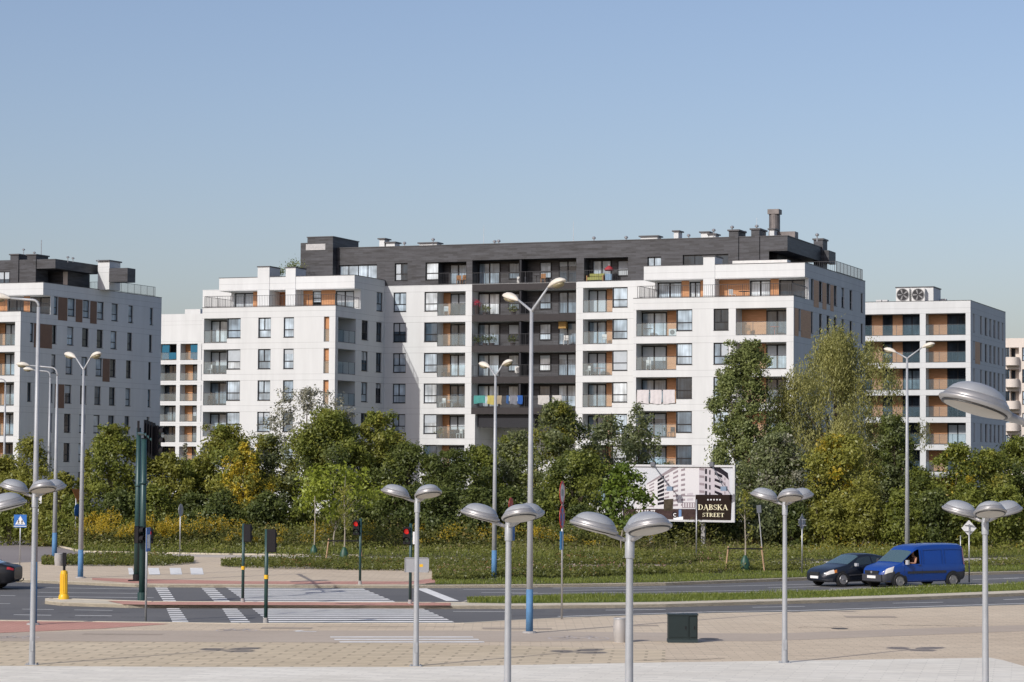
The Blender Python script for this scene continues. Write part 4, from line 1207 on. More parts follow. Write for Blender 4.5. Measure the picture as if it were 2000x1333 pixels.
t, P = ped('green signal pole showing a red light on the median with a grey board below', 801, 1180, 1023, (795,1063), R(-8), [REDL,OFFL])
z0, z1 = hgt(801,1118,P.y)-ZP, hgt(801,1089,P.y)-ZP; xa, xb = at(790.5,1100,P.y).x-P.x, at(838,1100,P.y).x-P.x
mb = MB(); mb.box(xa,xb,-.09,-.07,z0,z1); mb.box(xa,xb,-.11,-.09,z1-.03,z1); mb.box(xa,xb,-.11,-.09,z0,z0+.03); mb.box(xa,xa+.03,-.11,-.09,z0,z1); mb.box(xb-.03,xb,-.11,-.09,z0,z1)
mb.build('sign_board', SIGNBACK, t)
mb = MB(); mb.box(xa+.55,xa+.68,-.093,-.0905,z0+.2,z0+.3); mb.build('sticker', YELLOW, t)
mb = MB(); mb.box(.09,.16,-.3,-.05,z1+.7-.2,z1+.95); mb.build('round_board_edge', SIGNW, t)

# --- road signs
def disc(mb, M, r, mi=0, n=28, y=0): mb.add([tuple(M @ Vector((cos(2*pi*k/n)*r, y, sin(2*pi*k/n)*r))) for k in range(n)], [tuple(range(n))], mi)
def ringf(mb, M, r0, r1, mi=0, n=28, y=0):
    for k in range(n):
        a, b = 2*pi*k/n, 2*pi*(k+1)/n
        mb.quad(*[tuple(M @ Vector((cos(t)*q, y, sin(t)*q))) for t, q in ((a,r0),(b,r0),(b,r1),(a,r1))], mi)
def sign_plate(name, t, M, shape, size, mats, th=.012):
    mb = MB(lambda x,y,z: tuple(M @ Vector((x,y,z))))
    if shape == 'disc':
        mb.lathe([(.0001,0),(size,0),(size,th),(.0001,th)], 28, Matrix.Rotation(R(90),4,'X'))
    elif shape == 'diamond':
        s = size; mb.add([(-s,0,0),(0,0,-s),(s,0,0),(0,0,s),(-s,-th,0),(0,-th,-s),(s,-th,0),(0,-th,s)], [(0,1,2,3),(7,6,5,4),(0,4,5,1),(1,5,6,2),(2,6,7,3),(3,7,4,0)])
    else:
        w, h = size; mb.box(-w/2,w/2,-th,0,-h/2,h/2)
    return mb.build(name, mats, t)
t, P = pole_thing('road_sign', 'blue square pedestrian crossing sign with a white triangle at the left', 'road sign', 38.5, 1107)
H = hgt(37, 1005, P.y)-ZP; plain_pole(t, H, .03, GALV); zc = hgt(37,1018,P.y)-ZP
o = sign_plate('sign_face', t, Matrix.Translation((0,-.04,zc)), 'rect', (.62,.62), SIGNB)
mb = MB(); y = -.056; mb.add([(-.25,y,zc-.17),(.25,y,zc-.17),(0,y,zc+.25)], [(0,1,2)]); mb.build('triangle', SIGNW, o)
mb = MB(); y = -.060
for sx in (-.08,.09):
    mb.lathe([(.03,0),(.0001,.001)], 8, Matrix.Translation((sx,y,zc+.05-(.03 if sx>0 else 0))) @ Matrix.Rotation(R(90),4,'X'))
    for a, b in (((0,.02),(0,-.08)),((0,-.08),(-.05,-.15)),((0,-.08),(.05,-.14)),((0,0),(-.05,-.06)),((0,0),(.05,-.03))):
        a2 = Vector((sx+a[0],y,zc+a[1])); b2 = Vector((sx+b[0],y,zc+b[1])); d = (b2-a2).normalized(); n = Vector((-d.z,0,d.x))*.013
        mb.quad(a2-n,b2-n,b2+n,a2+n)
mb.build('walkers', SIGNK, o)
mb = MB(); mb.box(-.31,.31,-.056,-.0525,zc-.27,zc-.24); mb.build('underline', SIGNW, o)
# white board with a black arrow and a red triangle above
t, P = pole_thing('road_sign', 'white one way board with a black arrow under a red edged sign', 'road sign', 74, 1062)
H = hgt(76, 962, P.y)-ZP; plain_pole(t, H, .035, GALV); zc = hgt(77,976,P.y)-ZP
o = sign_plate('sign_face', t, Matrix.Translation((.02,-.04,zc)), 'rect', (.36,.62), SIGNW)
mb = MB(); y=-.056; mb.box(0,.04,y,y+.002,zc-.2,zc+.12); mb.add([(-.06,y,zc+.1),(.1,y,zc+.1),(.02,y,zc+.23)], [(0,1,2)]); mb.build('arrow', SIGNK, o)
mb = MB(); zc2 = hgt(82,964,P.y)-ZP; mb.add([(-.1,-.05,zc2-.08),(.45,-.05,zc2-.05),(.3,-.05,zc2+.12),(.0,-.05,zc2+.12)], [(0,1,2,3)]); mb.build('warning_plate', SIGNR, t)
# round sign turned edge on with an orange one above
t, P = pole_thing('road_sign', 'blue round sign turned nearly edge on below an orange triangle', 'road sign', 147, 1070)
H = hgt(150, 955, P.y)-ZP; plain_pole(t, H, .035, GALV); zc = hgt(150,998,P.y)-ZP
Mx = Matrix.Translation((.08,-.05,zc)) @ Matrix.Rotation(R(78),4,'Z'); sign_plate('round_plate', t, Mx, 'disc', .42, SIGNB)
zc = hgt(150,967,P.y)-ZP; Mx = Matrix.Translation((.1,-.05,zc)) @ Matrix.Rotation(R(50),4,'Z')
mb = MB(lambda x,y,z: tuple(Mx @ Vector((x,y,z)))); mb.add([(-.45,0,.35),(.45,0,.35),(0,0,-.45),(-.45,-.02,.35),(.45,-.02,.35),(0,-.02,-.45)], [(0,1,2),(5,4,3),(0,3,4,1),(1,4,5,2),(2,5,3,0)])
mb.build('triangle_plate', mat('faded_orange_plate', (.30,.12,.03), .6, var=.2), t)
# grey back of a round sign
t, P = pole_thing('road_sign', 'round sign seen from its grey back left of the dark masts', 'road sign', 351, 1099)
H = hgt(352, 985, P.y)-ZP; plain_pole(t, H, .03, GALV); zc = hgt(352,997,P.y)-ZP
sign_plate('round_plate', t, Matrix.Translation((.01,.05,zc)) @ Matrix.Rotation(R(76),4,'Z'), 'disc', .33, SIGNBACK)
# narrow blue plates turned away
t, P = pole_thing('road_sign', 'thin grey post with a blue sign seen almost edge on, before the thick mast', 'road sign', 284.5, 1213)
H = hgt(289, 1032, P.y)-ZP; plain_pole(t, H, .035, POLEG); zc = hgt(288,1054,P.y)-ZP
o = sign_plate('sign_face', t, Matrix.Translation((.05,-.05,zc)) @ Matrix.Rotation(R(86),4,'Z'), 'rect', (.6,.78), SIGNB)
sign_plate('lower_board', t, Matrix.Translation((.065,-.075,zc-.06)) @ Matrix.Rotation(R(86),4,'Z'), 'rect', (.4,.45), SIGNW)
t, P = pole_thing('road_sign', 'narrow post with a blue sign behind the overlapping plaza lamp', 'road sign', 996.5, 1167)
H = hgt(998, 985, P.y)-ZP; plain_pole(t, H, .032, GALV); zc = hgt(1000,1041,P.y)-ZP
sign_plate('sign_face', t, Matrix.Translation((.06,-.05,zc)) @ Matrix.Rotation(R(72),4,'Z'), 'rect', (.6,.62), SIGNB)
sign_plate('round_plate', t, Matrix.Translation((.0,-.05,H-.02)) @ Matrix.Rotation(R(72),4,'Z'), 'disc', .28, SIGNR)
t, P = pole_thing('road_sign', 'post with two red rimmed round signs and a blue plate, turned edge on', 'road sign', 1097, 1210)
H = hgt(1097, 942, P.y)-ZP; plain_pole(t, H, .032, GALV)
for yy, kind in ((963,'w'),(1010,'b')):
    zc = hgt(1097,yy,P.y)-ZP; Mx = Matrix.Translation((-.01,-.05,zc)) @ Matrix.Rotation(R(76),4,'Z')
    o = sign_plate('round_plate', t, Mx, 'disc', .40, SIGNR)
    mb = MB(); disc(mb, Mx, .31, 0, y=-.0155); mb.build('round_face', SIGNW if kind=='w' else SIGNB, o)
    mb = MB(lambda x,y,z: tuple(Mx @ Vector((x,y,z))))
    if kind == 'w': mb.box(-.14,-.05,-.02,-.018,-.1,.12); mb.box(.04,.14,-.02,-.018,-.12,.1); mb.build('symbol', SIGNK, o)
    else:
        mb.add([(-.25,-.02,.2),(-.2,-.02,.25),(.25,-.02,-.2),(.2,-.02,-.25)], [(0,1,2,3)]); mb.add([(-.25,-.021,-.2),(-.2,-.021,-.25),(.25,-.021,.2),(.2,-.021,.25)], [(0,1,2,3)]); mb.build('cross', SIGNR, o)
zc = hgt(1096,1056,P.y)-ZP; sign_plate('blue_plate', t, Matrix.Translation((-.02,-.05,zc)) @ Matrix.Rotation(R(70),4,'Z'), 'rect', (.34,.62), mat('sign_light_blue', (.03,.25,.55), .4))
def diamond(label, px, py, yc, s, rot):
    t, P = pole_thing('road_sign', label, 'road sign', px, py)
    H = hgt(px, yc-8, P.y)-ZP; plain_pole(t, H, .032, GALV); zc = hgt(px, yc, P.y)-ZP
    Mx = Matrix.Translation((.0,.05,zc)) @ Matrix.Rotation(R(rot),4,'Z')
    sign_plate('diamond_plate', t, Mx, 'diamond', s, SIGNBACK if rot>20 else SIGNW)
    mb = MB(); mb.box(-.2,.2,-.035,.02,zc+.12,zc+.15); mb.box(-.2,.2,-.035,.02,zc-.15,zc-.12); mb.build('bracket', GALV, t)
diamond('narrow looking diamond sign right of the three headed lamp, left of the dark car', 1566.5, 1123, 1021, .42, 58)
diamond('diamond sign seen from behind at the right, beside the rear of the blue van', 1893, 1138, 1032, .36, 12)
# leaning post with a small plate
t, P = pole_thing('road_sign', 'leaning thin post with a small blank plate near the willow', 'road sign', 1491, 1104)
top = at(1481, 990, P.y); v = Vector((top.x-P.x, 0, top.z-ZP)); mb = MB(); mb.tube([(0,0,0), v], .03, 8); mb.build('pole', GALV, t)
sign_plate('sign_face', t, Matrix.Translation(v+Vector((.03,-.04,-.12))) @ Matrix.Rotation(R(35),4,'Z') @ Matrix.Rotation(R(-5),4,'Y'), 'rect', (.3,.4), SIGNBACK)
t, P = pole_thing('sign_post', 'bare grey post standing in front of the billboard', 'post', 1360, 1097)
plain_pole(t, hgt(1360, 976, P.y)-ZP, .035, GALV); mb = MB(); mb.tube([(0,0,0),(0,0,.06)], .1, 10); mb.build('foot', CONCR, t)
for px, py, ty, lab in ((1836.5+0, 1092, 1046, 'short grey post behind the rear of the blue van'),):
    t, P = pole_thing('sign_post', lab, 'post', px+39.5, py); plain_pole(t, hgt(px+39.5, ty, P.y)-ZP, .03, GALV); mb = MB(); mb.tube([(0,0,0),(0,0,.06)], .09, 10); mb.build('foot', CONCR, t)

# --- yellow bollard, bins, cabinet
t, P = pole_thing('bollard', 'yellow traffic bollard with a dark post on the tip of the median', 'bollard', 124.5, 1170.5)
H = hgt(124, 1114, P.y)-ZP
mb = MB(); mb.smooth = False; mb.lathe([(.20,0),(.20,.10),(.17,.17),(.145,.20),(.14,H-.12),(.12,H-.02),(.0001,H)], 18); o = mb.build('body', YELLOW, t); shade_auto(o, 35)
mb = MB()
for k in range(7):
    a = R(-160+k*23); mb.box(cos(a)*.143-.01,cos(a)*.143+.01,sin(a)*.143-.01,sin(a)*.143+.01,.22,H-.15)
mb.build('ribs', YELLOW, t)
z1 = hgt(124, 1080, P.y)-ZP
mb = MB(); mb.tube([(0,0,H-.02),(0,0,z1-.3)], .05, 10); mb.box(-.06,.07,-.05,.05,z1-.5,z1); mb.build('top_post', BLACKP, t)
def bin_(label, px, py, ty, w, m):
    t, P = pole_thing('litter_bin', label, 'litter bin', px, py); H = hgt(px, ty, P.y)-ZP; r = w*P.y/FPX/2
    mb = MB(); mb.lathe([(r*.80,0),(r*.82,.04),(r*.93,H*.2),(r,H*.5),(r*.985,H*.75),(r*.93,H*.93),(r*.93,H),(r*.80,H),(r*.78,H*.8),(.0001,H*.8)], 24); o = mb.build('body', m, t); shade_auto(o, 40)
    mb = MB(); mb.lathe([(r*.95,H*.93),(r*.97,H*.96),(r*.95,H*.985)], 24); mb.build('rim', POLEG, t)
bin_('round grey litter bin behind the pole of the large plaza lamp', 1211.5, 1255, 1207, 28, mat('grey_bin_metal', (.40,.385,.37), .5, .3, var=.06, vscale=4))
bin_('concrete litter bin beside the planted bed at the left', 114.5, 1105.5, 1081, 17, CONCR)
t, P = pole_thing('utility_cabinet', 'dark green utility cabinet on the beige paving right of the litter bin', 'cabinet', 1333, 1255)
s = P.y/FPX; w = 57*s; H = hgt(1333,1202,P.y)-ZP; CG = mat('dark_green_cabinet', (.008,.019,.020), .5, .1, var=.12, vscale=3)
mb = MB(); mb.box(-w/2,w*.20,-.2,.3,.10,H); mb.box(w*.2+.003,w/2,-.18,.3,.10,H-.01); mb.build('body', CG, t)
mb = MB(); mb.box(-w/2-.02,w/2+.02,-.22,.32,H+.002,H+.04); mb.build('lid', CG, t)
mb = MB(); mb.box(-w/2-.01,w/2+.01,-.205,.305,0,.098); mb.build('plinth', mat('cabinet_plinth', (.02,.035,.038), .8), t)
for a, b in ((-w/2+.03,w*.2-.03),(w*.2+.03,w/2-.03)):
    mb = MB(); mb.box(a,b,-.215,-.201,.17,H-.05); o = mb.build('door', CG, t); mb = MB(); mb.box(b-.08,b-.05,-.23,-.216,H*.5,H*.62); mb.build('handle', BLACKP, o)
# spotted pallet-like rack behind the single armed lamp
t, P = pole_thing('utility_post', 'short cluttered utility post beside the second blue based lamp at the left', 'post', 98, 1058)
plain_pole(t, hgt(98,990,P.y)-ZP, .05, CONCR); mb = MB()
for k in range(6): mb.box(-.12,.12,-.1,-.06,.6+k*.28,.66+k*.28)
mb.build('steps', mat('weathered_brass_rods', (.35,.28,.12), .6), t); mb = MB(); mb.box(-.2,.2,-.15,.15,0,.5); mb.build('box', BLACKP, t)
# ------------------------------------------------------------ cars
def lerp_keys(keys, x):
    if x <= keys[0][0]: return keys[0][1]
    for i in range(len(keys)-1):
        if x <= keys[i+1][0]:
            f = (x-keys[i][0])/(keys[i+1][0]-keys[i][0]); return keys[i][1]+(keys[i+1][1]-keys[i][1])*f
    return keys[-1][1]
TYRE = mat('tyre_rubber', (.015,.015,.016), .8)
RIMM = mat('alloy_rim', (.45,.45,.46), .35, .7)
RIMD = mat('steel_wheel_cover', (.28,.27,.26), .45, .4)
CGLASS = mat('tinted_car_glass', (.02,.03,.033), .05, coat=1.0)
WSGLASS = mat('windscreen_glass', (.06,.105,.12), .05, coat=1.0)
HEADL = mat('headlight_glass', (.62,.60,.56), .15, coat=1.0)
TAILR = mat('tail_light_red', (.35,.01,.01), .2, coat=1.0)
PLATE = mat('number_plate_white', (.75,.75,.73), .4)
TRIM = mat('dark_bumper_plastic', (.035,.037,.045), .65, var=.08)

class Car:
    """x = forward, y = left, z = up; body lofted from stations"""
    def __init__(s, name, label, cat, pos, heading, prm, group=None):
        s.p = prm; s.t = thing(name, label, cat, pos, heading, group)
    def sec(s, x):
        p = s.p; zb = lerp_keys(p['bot'], x); bl = lerp_keys(p['belt'], x); zt = max(lerp_keys(p['top'], x), bl+.012)
        hw = lerp_keys(p['hw'], x); rw = lerp_keys(p['rw'], x)
        tr = min(1, (zt-bl)/.45)
        rr = hw*.93*(1-tr)+rw*tr
        mid = zb+(bl-zb)*.5
        return [(0,zb),(hw*.90,zb),(hw*.965,zb+.06),(hw*.995,mid-.06),(hw,mid+.06),(hw*.985,bl-.07),(hw*.955,bl),(rr+(hw*.955-rr)*.12*tr,bl+(zt-bl)*.82),(rr*.93,bl+(zt-bl)*.95),(rr*.72,bl+(zt-bl)*.99),(rr*.4,zt+.006),(0,zt+.012)]
    def pt(s, x, k, side=1, off=0.0):
        c = s.sec(x); i = min(int(k), len(c)-2); f = k-i
        y = c[i][0]+(c[i+1][0]-c[i][0])*f; z = c[i][1]+(c[i+1][1]-c[i][1])*f
        if off:
            d = Vector((c[i+1][0]-c[i][0], c[i+1][1]-c[i][1])).normalized(); y += d.y*off; z += -d.x*off
        return (x, y*side, z)
    def body(s, m, skip=None):
        xs = s.p['xs']; n = 12; mb = MB(); mb.smooth = True
        for side in (1,-1):
            b = []
            for x in xs:
                for k in range(n): b.append(s.pt(x, k, side))
            fs = []
            for i in range(len(xs)-1):
                for k in range(n-1):
                    if skip and skip(xs[i], xs[i+1], k): continue
                    q = (i*n+k, i*n+k+1, (i+1)*n+k+1, (i+1)*n+k); fs.append(q if side > 0 else q[::-1])
            fs.append(tuple(range(n))); fs.append(tuple((len(xs)-1)*n+k for k in range(n)))
            mb.add(b, fs)
        o = mb.build('body', m, s.t); return shade_auto(o, 33)
    def patch(s, name, m, x0, x1, k0, k1, side=1, off=.008, nx=6, nk=4, parent=None, x0t=None, x1t=None, both=False):
        mb = MB(); mb.smooth = True
        for sd in ((1,-1) if both else (side,)):
            b = []
            for i in range(nx+1):
                for j in range(nk+1):
                    f = j/nk
                    a = x0+((x0t if x0t is not None else x0)-x0)*f; e = x1+((x1t if x1t is not None else x1)-x1)*f
                    b.append(s.pt(a+(e-a)*i/nx, k0+(k1-k0)*f, sd, off))
            mb.add(b, [(i*(nk+1)+j, i*(nk+1)+j+1, (i+1)*(nk+1)+j+1, (i+1)*(nk+1)+j) for i in range(nx) for j in range(nk)])
        o = mb.build(name, m, parent or s.t)
        if k0 == 0 or k1 == 11: shade_auto(o, 40)
        return o
    def wheel(s, x, y, r, w, rim, spokes=5, sd=1):
        M = Matrix.Translation((x, y, r)) @ Matrix.Rotation(R(-90)*sd, 4, 'X')
        mb = MB(); mb.smooth = True
        mb.lathe([(r*.62,-w/2),(r*.95,-w/2),(r,-w/2+.03),(r,w/2-.03),(r*.95,w/2),(r*.66,w/2+.004),(r*.64,w/2-.02)], 28, M)
        o = mb.build('wheel', TYRE, s.t); shade_auto(o, 40)
        mb = MB(); mb.lathe([(r*.66,w/2-.01),(r*.62,w/2+.008),(r*.58,w/2-.01),(r*.56,w/2-.05),(.0001,w/2-.05)], 28, M, 1)
        mb.lathe([(r*.66,w/2+.0),(r*.63,w/2+.012),(r*.58,w/2-.01)], 28, M, 0)
        for k in range(spokes):
            a = 2*pi*k/spokes+.3
            for d in ((-.10,.10),) if spokes<8 else ((-.2,.2),):
                P = [M @ Vector((cos(a+e)*q, sin(a+e)*q, w/2-.004)) for e, q in ((d[0]*2.4,r*.10),(d[0],r*.6),(d[1],r*.6),(d[1]*2.4,r*.10))]
                mb.quad(*P, 0)
        mb.lathe([(r*.16,w/2+.004),(r*.12,w/2+.014),(.0001,w/2+.014)], 14, M, 0)
        mb.build('rim', [rim, SIGNK], o)
    def arch(s, x, r, rise=.0):
        for sd in (1,-1):
            mb = MB(); n = 16
            hw = lerp_keys(s.p['hw'], x)
            c = [(x+cos(a)*r, sd*(hw*.985+.012), s.p['r']+sin(a)*r) for a in [R(-18)+R(216)*k/n for k in range(n+1)]]
            mb.add(c+[(x, sd*(hw*.985+.012), s.p['r']*.55)], [(i, i+1, n+1) for i in range(n)])
            mb.build('wheel_arch', SIGNK, s.t)
def heading_to(deg): return R(deg)
# road direction where the cars are
ga, gb = G(1600,1129,0), G(1990,1117,0)
RD = math.atan2(gb.y-ga.y, gb.x-ga.x)
# --- blue van
Lv, Wv, Hv = 4.25, 1.70, 1.84
prm = dict(r=.31,
  xs=[-2.10,-2.07,-1.9,-1.6,-1.3,-1.0,-.6,-.3,0,.3,.42,.55,.70,.85,.98,1.1,1.25,1.4,1.6,1.8,1.95,2.04,2.09,2.12],
  bot=[(-2.10,.40),(-2.0,.30),(-1.8,.27),(1.7,.24),(2.0,.26),(2.12,.32)],
  belt=[(-2.10,1.02),(.9,1.02),(1.15,1.0),(1.6,.93),(1.9,.84),(2.05,.72),(2.12,.60)],
  top=[(-2.10,1.62),(-2.06,1.80),(-1.9,1.845),(-.8,1.86),(.15,1.82),(.42,1.74),(.60,1.62),(1.25,1.06),(1.35,1.03),(1.6,.97),(1.9,.88),(2.12,.66)],
  hw=[(-2.10,.80),(-2.0,.84),(-1.5,.855),(1.3,.855),(1.75,.82),(1.98,.72),(2.07,.62),(2.12,.52)],
  rw=[(-2.10,.66),(-1.9,.71),(0,.71),(1.0,.70),(2.12,.5)])
VB = mat('blue_van_paint', (.005,.045,.25), .38, coat=.5, var=.06, vscale=2)
P0 = G(1757,1149.5,.004)
HD = RD+pi-R(4)
fw = Vector((cos(HD), sin(HD), 0)); lf = Vector((-fw.y, fw.x, 0))
# near side of the van (facing the camera) is its left side; front wheel sits there
c = P0 - fw*1.38 - lf*(.72)
van = Car('cargo_van', 'blue cargo van driving left behind the dark car, driver side window open', 'van', (c.x, c.y, .004), HD, prm)
van.t.scale = (1.10, 1.05, 1.03)
van.body(VB, skip=lambda a,b,k: k == 6 and a >= .30-1e-6 and b <= 1.10+1e-6)
van.patch('windscreen', WSGLASS, .66, 1.22, 7.3, 11, both=True, off=.012, nk=8)
van.patch('side_moulding', TRIM, -1.05, .98, 3.35, 4.1, both=True, off=.014)
van.patch('front_bumper', TRIM, 1.62, 2.119, 0, 4.4, both=True, off=.012, nx=8)
van.patch('rear_bumper', TRIM, -2.10, -1.58, 0, 3.6, both=True, off=.012)
van.patch('rear_lamp', TAILR, -2.09, -2.0, 5.0, 7.0, both=True, off=.012)
for sd in (1,-1):
    van.patch('headlight', HEADL, 1.72, 2.03, 4.35, 6.2, side=sd, off=.016, x0t=1.62, x1t=1.98)
    for x0, x1 in ((-1.95,-1.0),(-.88,.12)):
        # raised rim of the blanked side panel
        for a in ((x0,x0+.03,5.9,6.9),(x1-.03,x1,5.9,6.9),(x0,x1,6.85,6.93),(x0,x1,5.88,5.95)):
            van.patch('panel_rim', VB, *a, side=sd, off=.016)
    van.patch('door_gap', SIGNK, .20,.212, 1.5, 6.9, side=sd, off=.004); van.patch('door_gap', SIGNK, 1.12,1.132, 1.5, 5.9, side=sd, off=.004)
    van.patch('door_handle', TRIM, .26,.44, 5.0,5.35, side=sd, off=.03); 
    mb = MB(); mb.cbox((1.04,sd*.92,1.10),(.08,.15,.19)); mb.build('mirror', TRIM if sd<0 else mat('grey_mirror', (.4,.4,.41),.4), van.t)
# interior so the open window shows a real cab
mb = MB(); mb.box(-.25,-.2,-.7,.7,.5,1.7); mb.box(-.2,1.5,-.7,.7,.50,.53); mb.box(1.12,1.3,-.7,.7,.5,.98)
for y in (-.38,.38): mb.box(-.12,.12,y-.24,y+.24,.6,1.35); mb.box(-.05,.42,y-.24,y+.24,.55,.72)
mb.build('cab_interior', mat('dark_cab_fabric', (.02,.02,.022), .9), van.t)
mb = MB(); mb.box(2.085,2.15,-.42,.42,.60,.74); mb.build('grille', SIGNK, van.t)
mb = MB(); mb.box(2.06,2.14,-.60,.60,.30,.585); mb.build('bumper_face', TRIM, van.t)
mb = MB(); mb.box(2.142,2.16,-.26,.26,.42,.53); mb.build('number_plate', PLATE, van.t)
mb = MB(); mb.lathe([(.055,0),(.05,.015),(.0001,.02)],14,Matrix.Translation((2.15,0,.67)) @ Matrix.Rotation(R(90),4,'Y')); mb.build('badge', GALV, van.t)
mb = MB(); mb.tube([(.1,.3,1.85),(-.05,.3,2.12)],[.012,.006],6); mb.build('antenna', BLACKP, van.t)
for x in (1.38,-1.42):
    van.arch(x, .395)
    for sd in (1,-1): van.wheel(x, sd*.775, .31, .19, RIMD, 9, sd)
# driver: one continuous skinned body
def skin_person(name, label, joints, edges, mats, parent=None, loc=None, rz=0, sub=2):
    me = bpy.data.meshes.new(name); me.from_pydata([j[0] for j in joints], edges, []); me.update()
    o = bpy.data.objects.new(name, me); COL.objects.link(o); me.materials.append(mats)
    sk = o.modifiers.new('skin', 'SKIN'); sk.use_smooth_shade = True
    sv = me.skin_vertices[0].data
    for i, j in enumerate(joints): sv[i].radius = (j[1], j[1]*(j[2] if len(j) > 2 else 1)); sv[i].use_root = (i == 0)
    ss = o.modifiers.new('sub', 'SUBSURF'); ss.levels = sub; ss.render_levels = sub
    return o
SKIN = mat('skin', (.42,.22,.14), .6)
J = [((0,0,.0),.15,.8),((0,0,.25),.15,.75),((0,0,.45),.17,.75),((.01,0,.56),.06),((.03,0,.62),.055),((.05,0,.72),.095,.9),((.05,0,.82),.085,.9),
     ((0,.20,.47),.065),((.12,.27,.24),.048),((.36,.22,.27),.036),((.42,.2,.30),.035,.6),
     ((0,-.20,.47),.065),((.12,-.26,.24),.048),((.34,-.16,.30),.036),((.42,-.14,.33),.035,.6),
     ((.10,.10,-.02),.09),((.45,.11,.02),.07),((.62,.11,-.30),.05),((.10,-.10,-.02),.09),((.45,-.11,.02),.07),((.62,-.11,-.30),.05)]
E_ = [(0,1),(1,2),(2,3),(3,4),(4,5),(5,6),(2,7),(7,8),(8,9),(9,10),(2,11),(11,12),(12,13),(13,14),(0,15),(15,16),(16,17),(0,18),(18,19),(19,20)]
drv = skin_person('person', '', J, E_, SKIN)
Mloc = Matrix.Translation((c.x, c.y, .004)) @ Matrix.Rotation(HD, 4, 'Z')
drv.location = Mloc @ Vector((.34,.42,.82)); drv.rotation_euler = (0,0,HD)
tag(drv, 'driver of the blue van in a dark brown top, seen through the open window', 'person')
mb = MB(lambda x,y,z:(x,y,z)); mb.smooth = True
mb.lathe([(.19,.02),(.205,.2),(.215,.36),(.19,.47),(.09,.54),(.075,.57)],16,sy=1.0,sx=.74); mb.build('shirt', mat('dark_brown_shirt', (.07,.03,.02), .9), drv)
mb = MB(); mb.smooth = True; mb.lathe([(.112,.0),(.118,.05),(.10,.10),(.05,.14),(.0001,.15)],14,Matrix.Translation((.03,0,.765)),sx=1.05,sy=.9); mb.build('hair', mat('dark_hair', (.02,.015,.01), .8), drv)
mb = MB()
n = 20
for k in range(n):
    a,b2 = 2*pi*k/n, 2*pi*(k+1)/n
    Mw = Matrix.Translation((.86,.40,1.08)) @ Matrix.Rotation(R(65),4,'Y')
    mb.tube([Mw @ Vector((cos(a)*.18,sin(a)*.18,0)), Mw @ Vector((cos(b2)*.18,sin(b2)*.18,0))], .014, 6, cap=False)
mb.build('steering_wheel', SIGNK, van.t)

# --- dark sedan
prm = dict(r=.32,
  xs=[-2.29,-2.24,-2.1,-1.9,-1.6,-1.35,-1.1,-.8,-.5,-.2,.1,.3,.5,.75,1.0,1.15,1.4,1.7,1.95,2.12,2.22,2.29],
  bot=[(-2.29,.42),(-2.15,.28),(-1.9,.24),(1.8,.20),(2.1,.22),(2.29,.30)],
  belt=[(-2.29,.86),(-2.1,.93),(-1.2,.94),(.6,.90),(1.05,.86),(1.7,.77),(2.05,.68),(2.29,.54)],
  top=[(-2.29,.90),(-2.2,.99),(-1.75,1.035),(-1.05,1.34),(-.6,1.42),(-.1,1.44),(.25,1.40),(1.08,.97),(1.25,.93),(1.7,.84),(2.05,.74),(2.29,.58)],
  hw=[(-2.29,.72),(-2.15,.81),(-1.7,.88),(1.3,.89),(1.8,.85),(2.1,.74),(2.22,.64),(2.29,.52)],
  rw=[(-2.29,.5),(-1.6,.56),(0,.60),(1.0,.60),(2.29,.5)])
DB = mat('dark_grey_blue_car_paint', (.012,.016,.026), .35, coat=.45, metal=.25)
BK = mat('black_car_paint', (.006,.007,.010), .5, 0, .3, coat=.2)
def sedan(label, P, hd, paint, hook=False, name='sedan_car', cat='car'):
    s = Car(name, label, cat, (P[0], P[1], .004), hd, prm)
    s.body(paint)
    s.patch('windscreen', WSGLASS, .34, 1.06, 7.4, 11, both=True, off=.01, nk=8)
    s.patch('rear_window', CGLASS, -1.70, -1.08, 7.4, 11, both=True, off=.01, nk=8)
    s.patch('front_bumper', TRIM, 1.9, 2.285, 0, 2.9, both=True, off=.01)
    for sd in (1,-1):
        s.patch('side_window', CGLASS, -.28, .92, 6.12, 6.9, side=sd, off=.008, x1t=.42)
        s.patch('side_window', CGLASS, -1.42, -.36, 6.12, 6.9, side=sd, off=.008, x0t=-1.05)
        s.patch('headlight', HEADL, 1.85, 2.2, 4.5, 6.4, side=sd, off=.014)
        s.patch('indicator', mat('amber_lens', (.5,.17,.03), .3), 1.72, 1.85, 4.6, 5.9, side=sd, off=.014)
        s.patch('tail_light', TAILR, -2.26, -2.0, 4.9, 6.0, side=sd, off=.014)
        s.patch('door_gap', SIGNK, -.33,-.318,1.5,5.9, side=sd, off=.004); s.patch('door_gap', SIGNK, .95,.962,1.5,5.9, side=sd, off=.004)
        s.patch('side_moulding', TRIM, -1.1,1.1,3.0,3.5, side=sd, off=.012)
        mb = MB(); mb.cbox((.72,sd*.98,.97),(.11,.17,.13)); mb.build('mirror', paint if hook else mat('pale_mirror', (.35,.36,.38),.3), s.t)
    mb = MB(); mb.box(2.25,2.315,-.30,.30,.50,.64); mb.build('grille', SIGNK, s.t)
    mb = MB(); mb.box(2.29,2.325,-.26,.26,.36,.47); mb.build('number_plate', PLATE, s.t)
    for x in (1.40,-1.36):
        s.arch(x, .385)
        for sd in (1,-1): s.wheel(x, sd*.80, .32, .20, RIMM, 5, sd)
    if hook:
        mb = MB(); mb.tube([(-2.2,0,.32),(-2.42,0,.33),(-2.5,0,.38),(-2.5,0,.46)],.022,8); mb.build('tow_hook', BLACKP, s.t)
    return s
P0 = G(1643,1146.5,.004); c2 = P0 - fw*1.40 - lf*.75
sedan('dark blue grey sedan driving left, partly hidden by the blue van', c2, HD, DB)
Pk = G(33,1152.5,.004); hd2 = R(178)
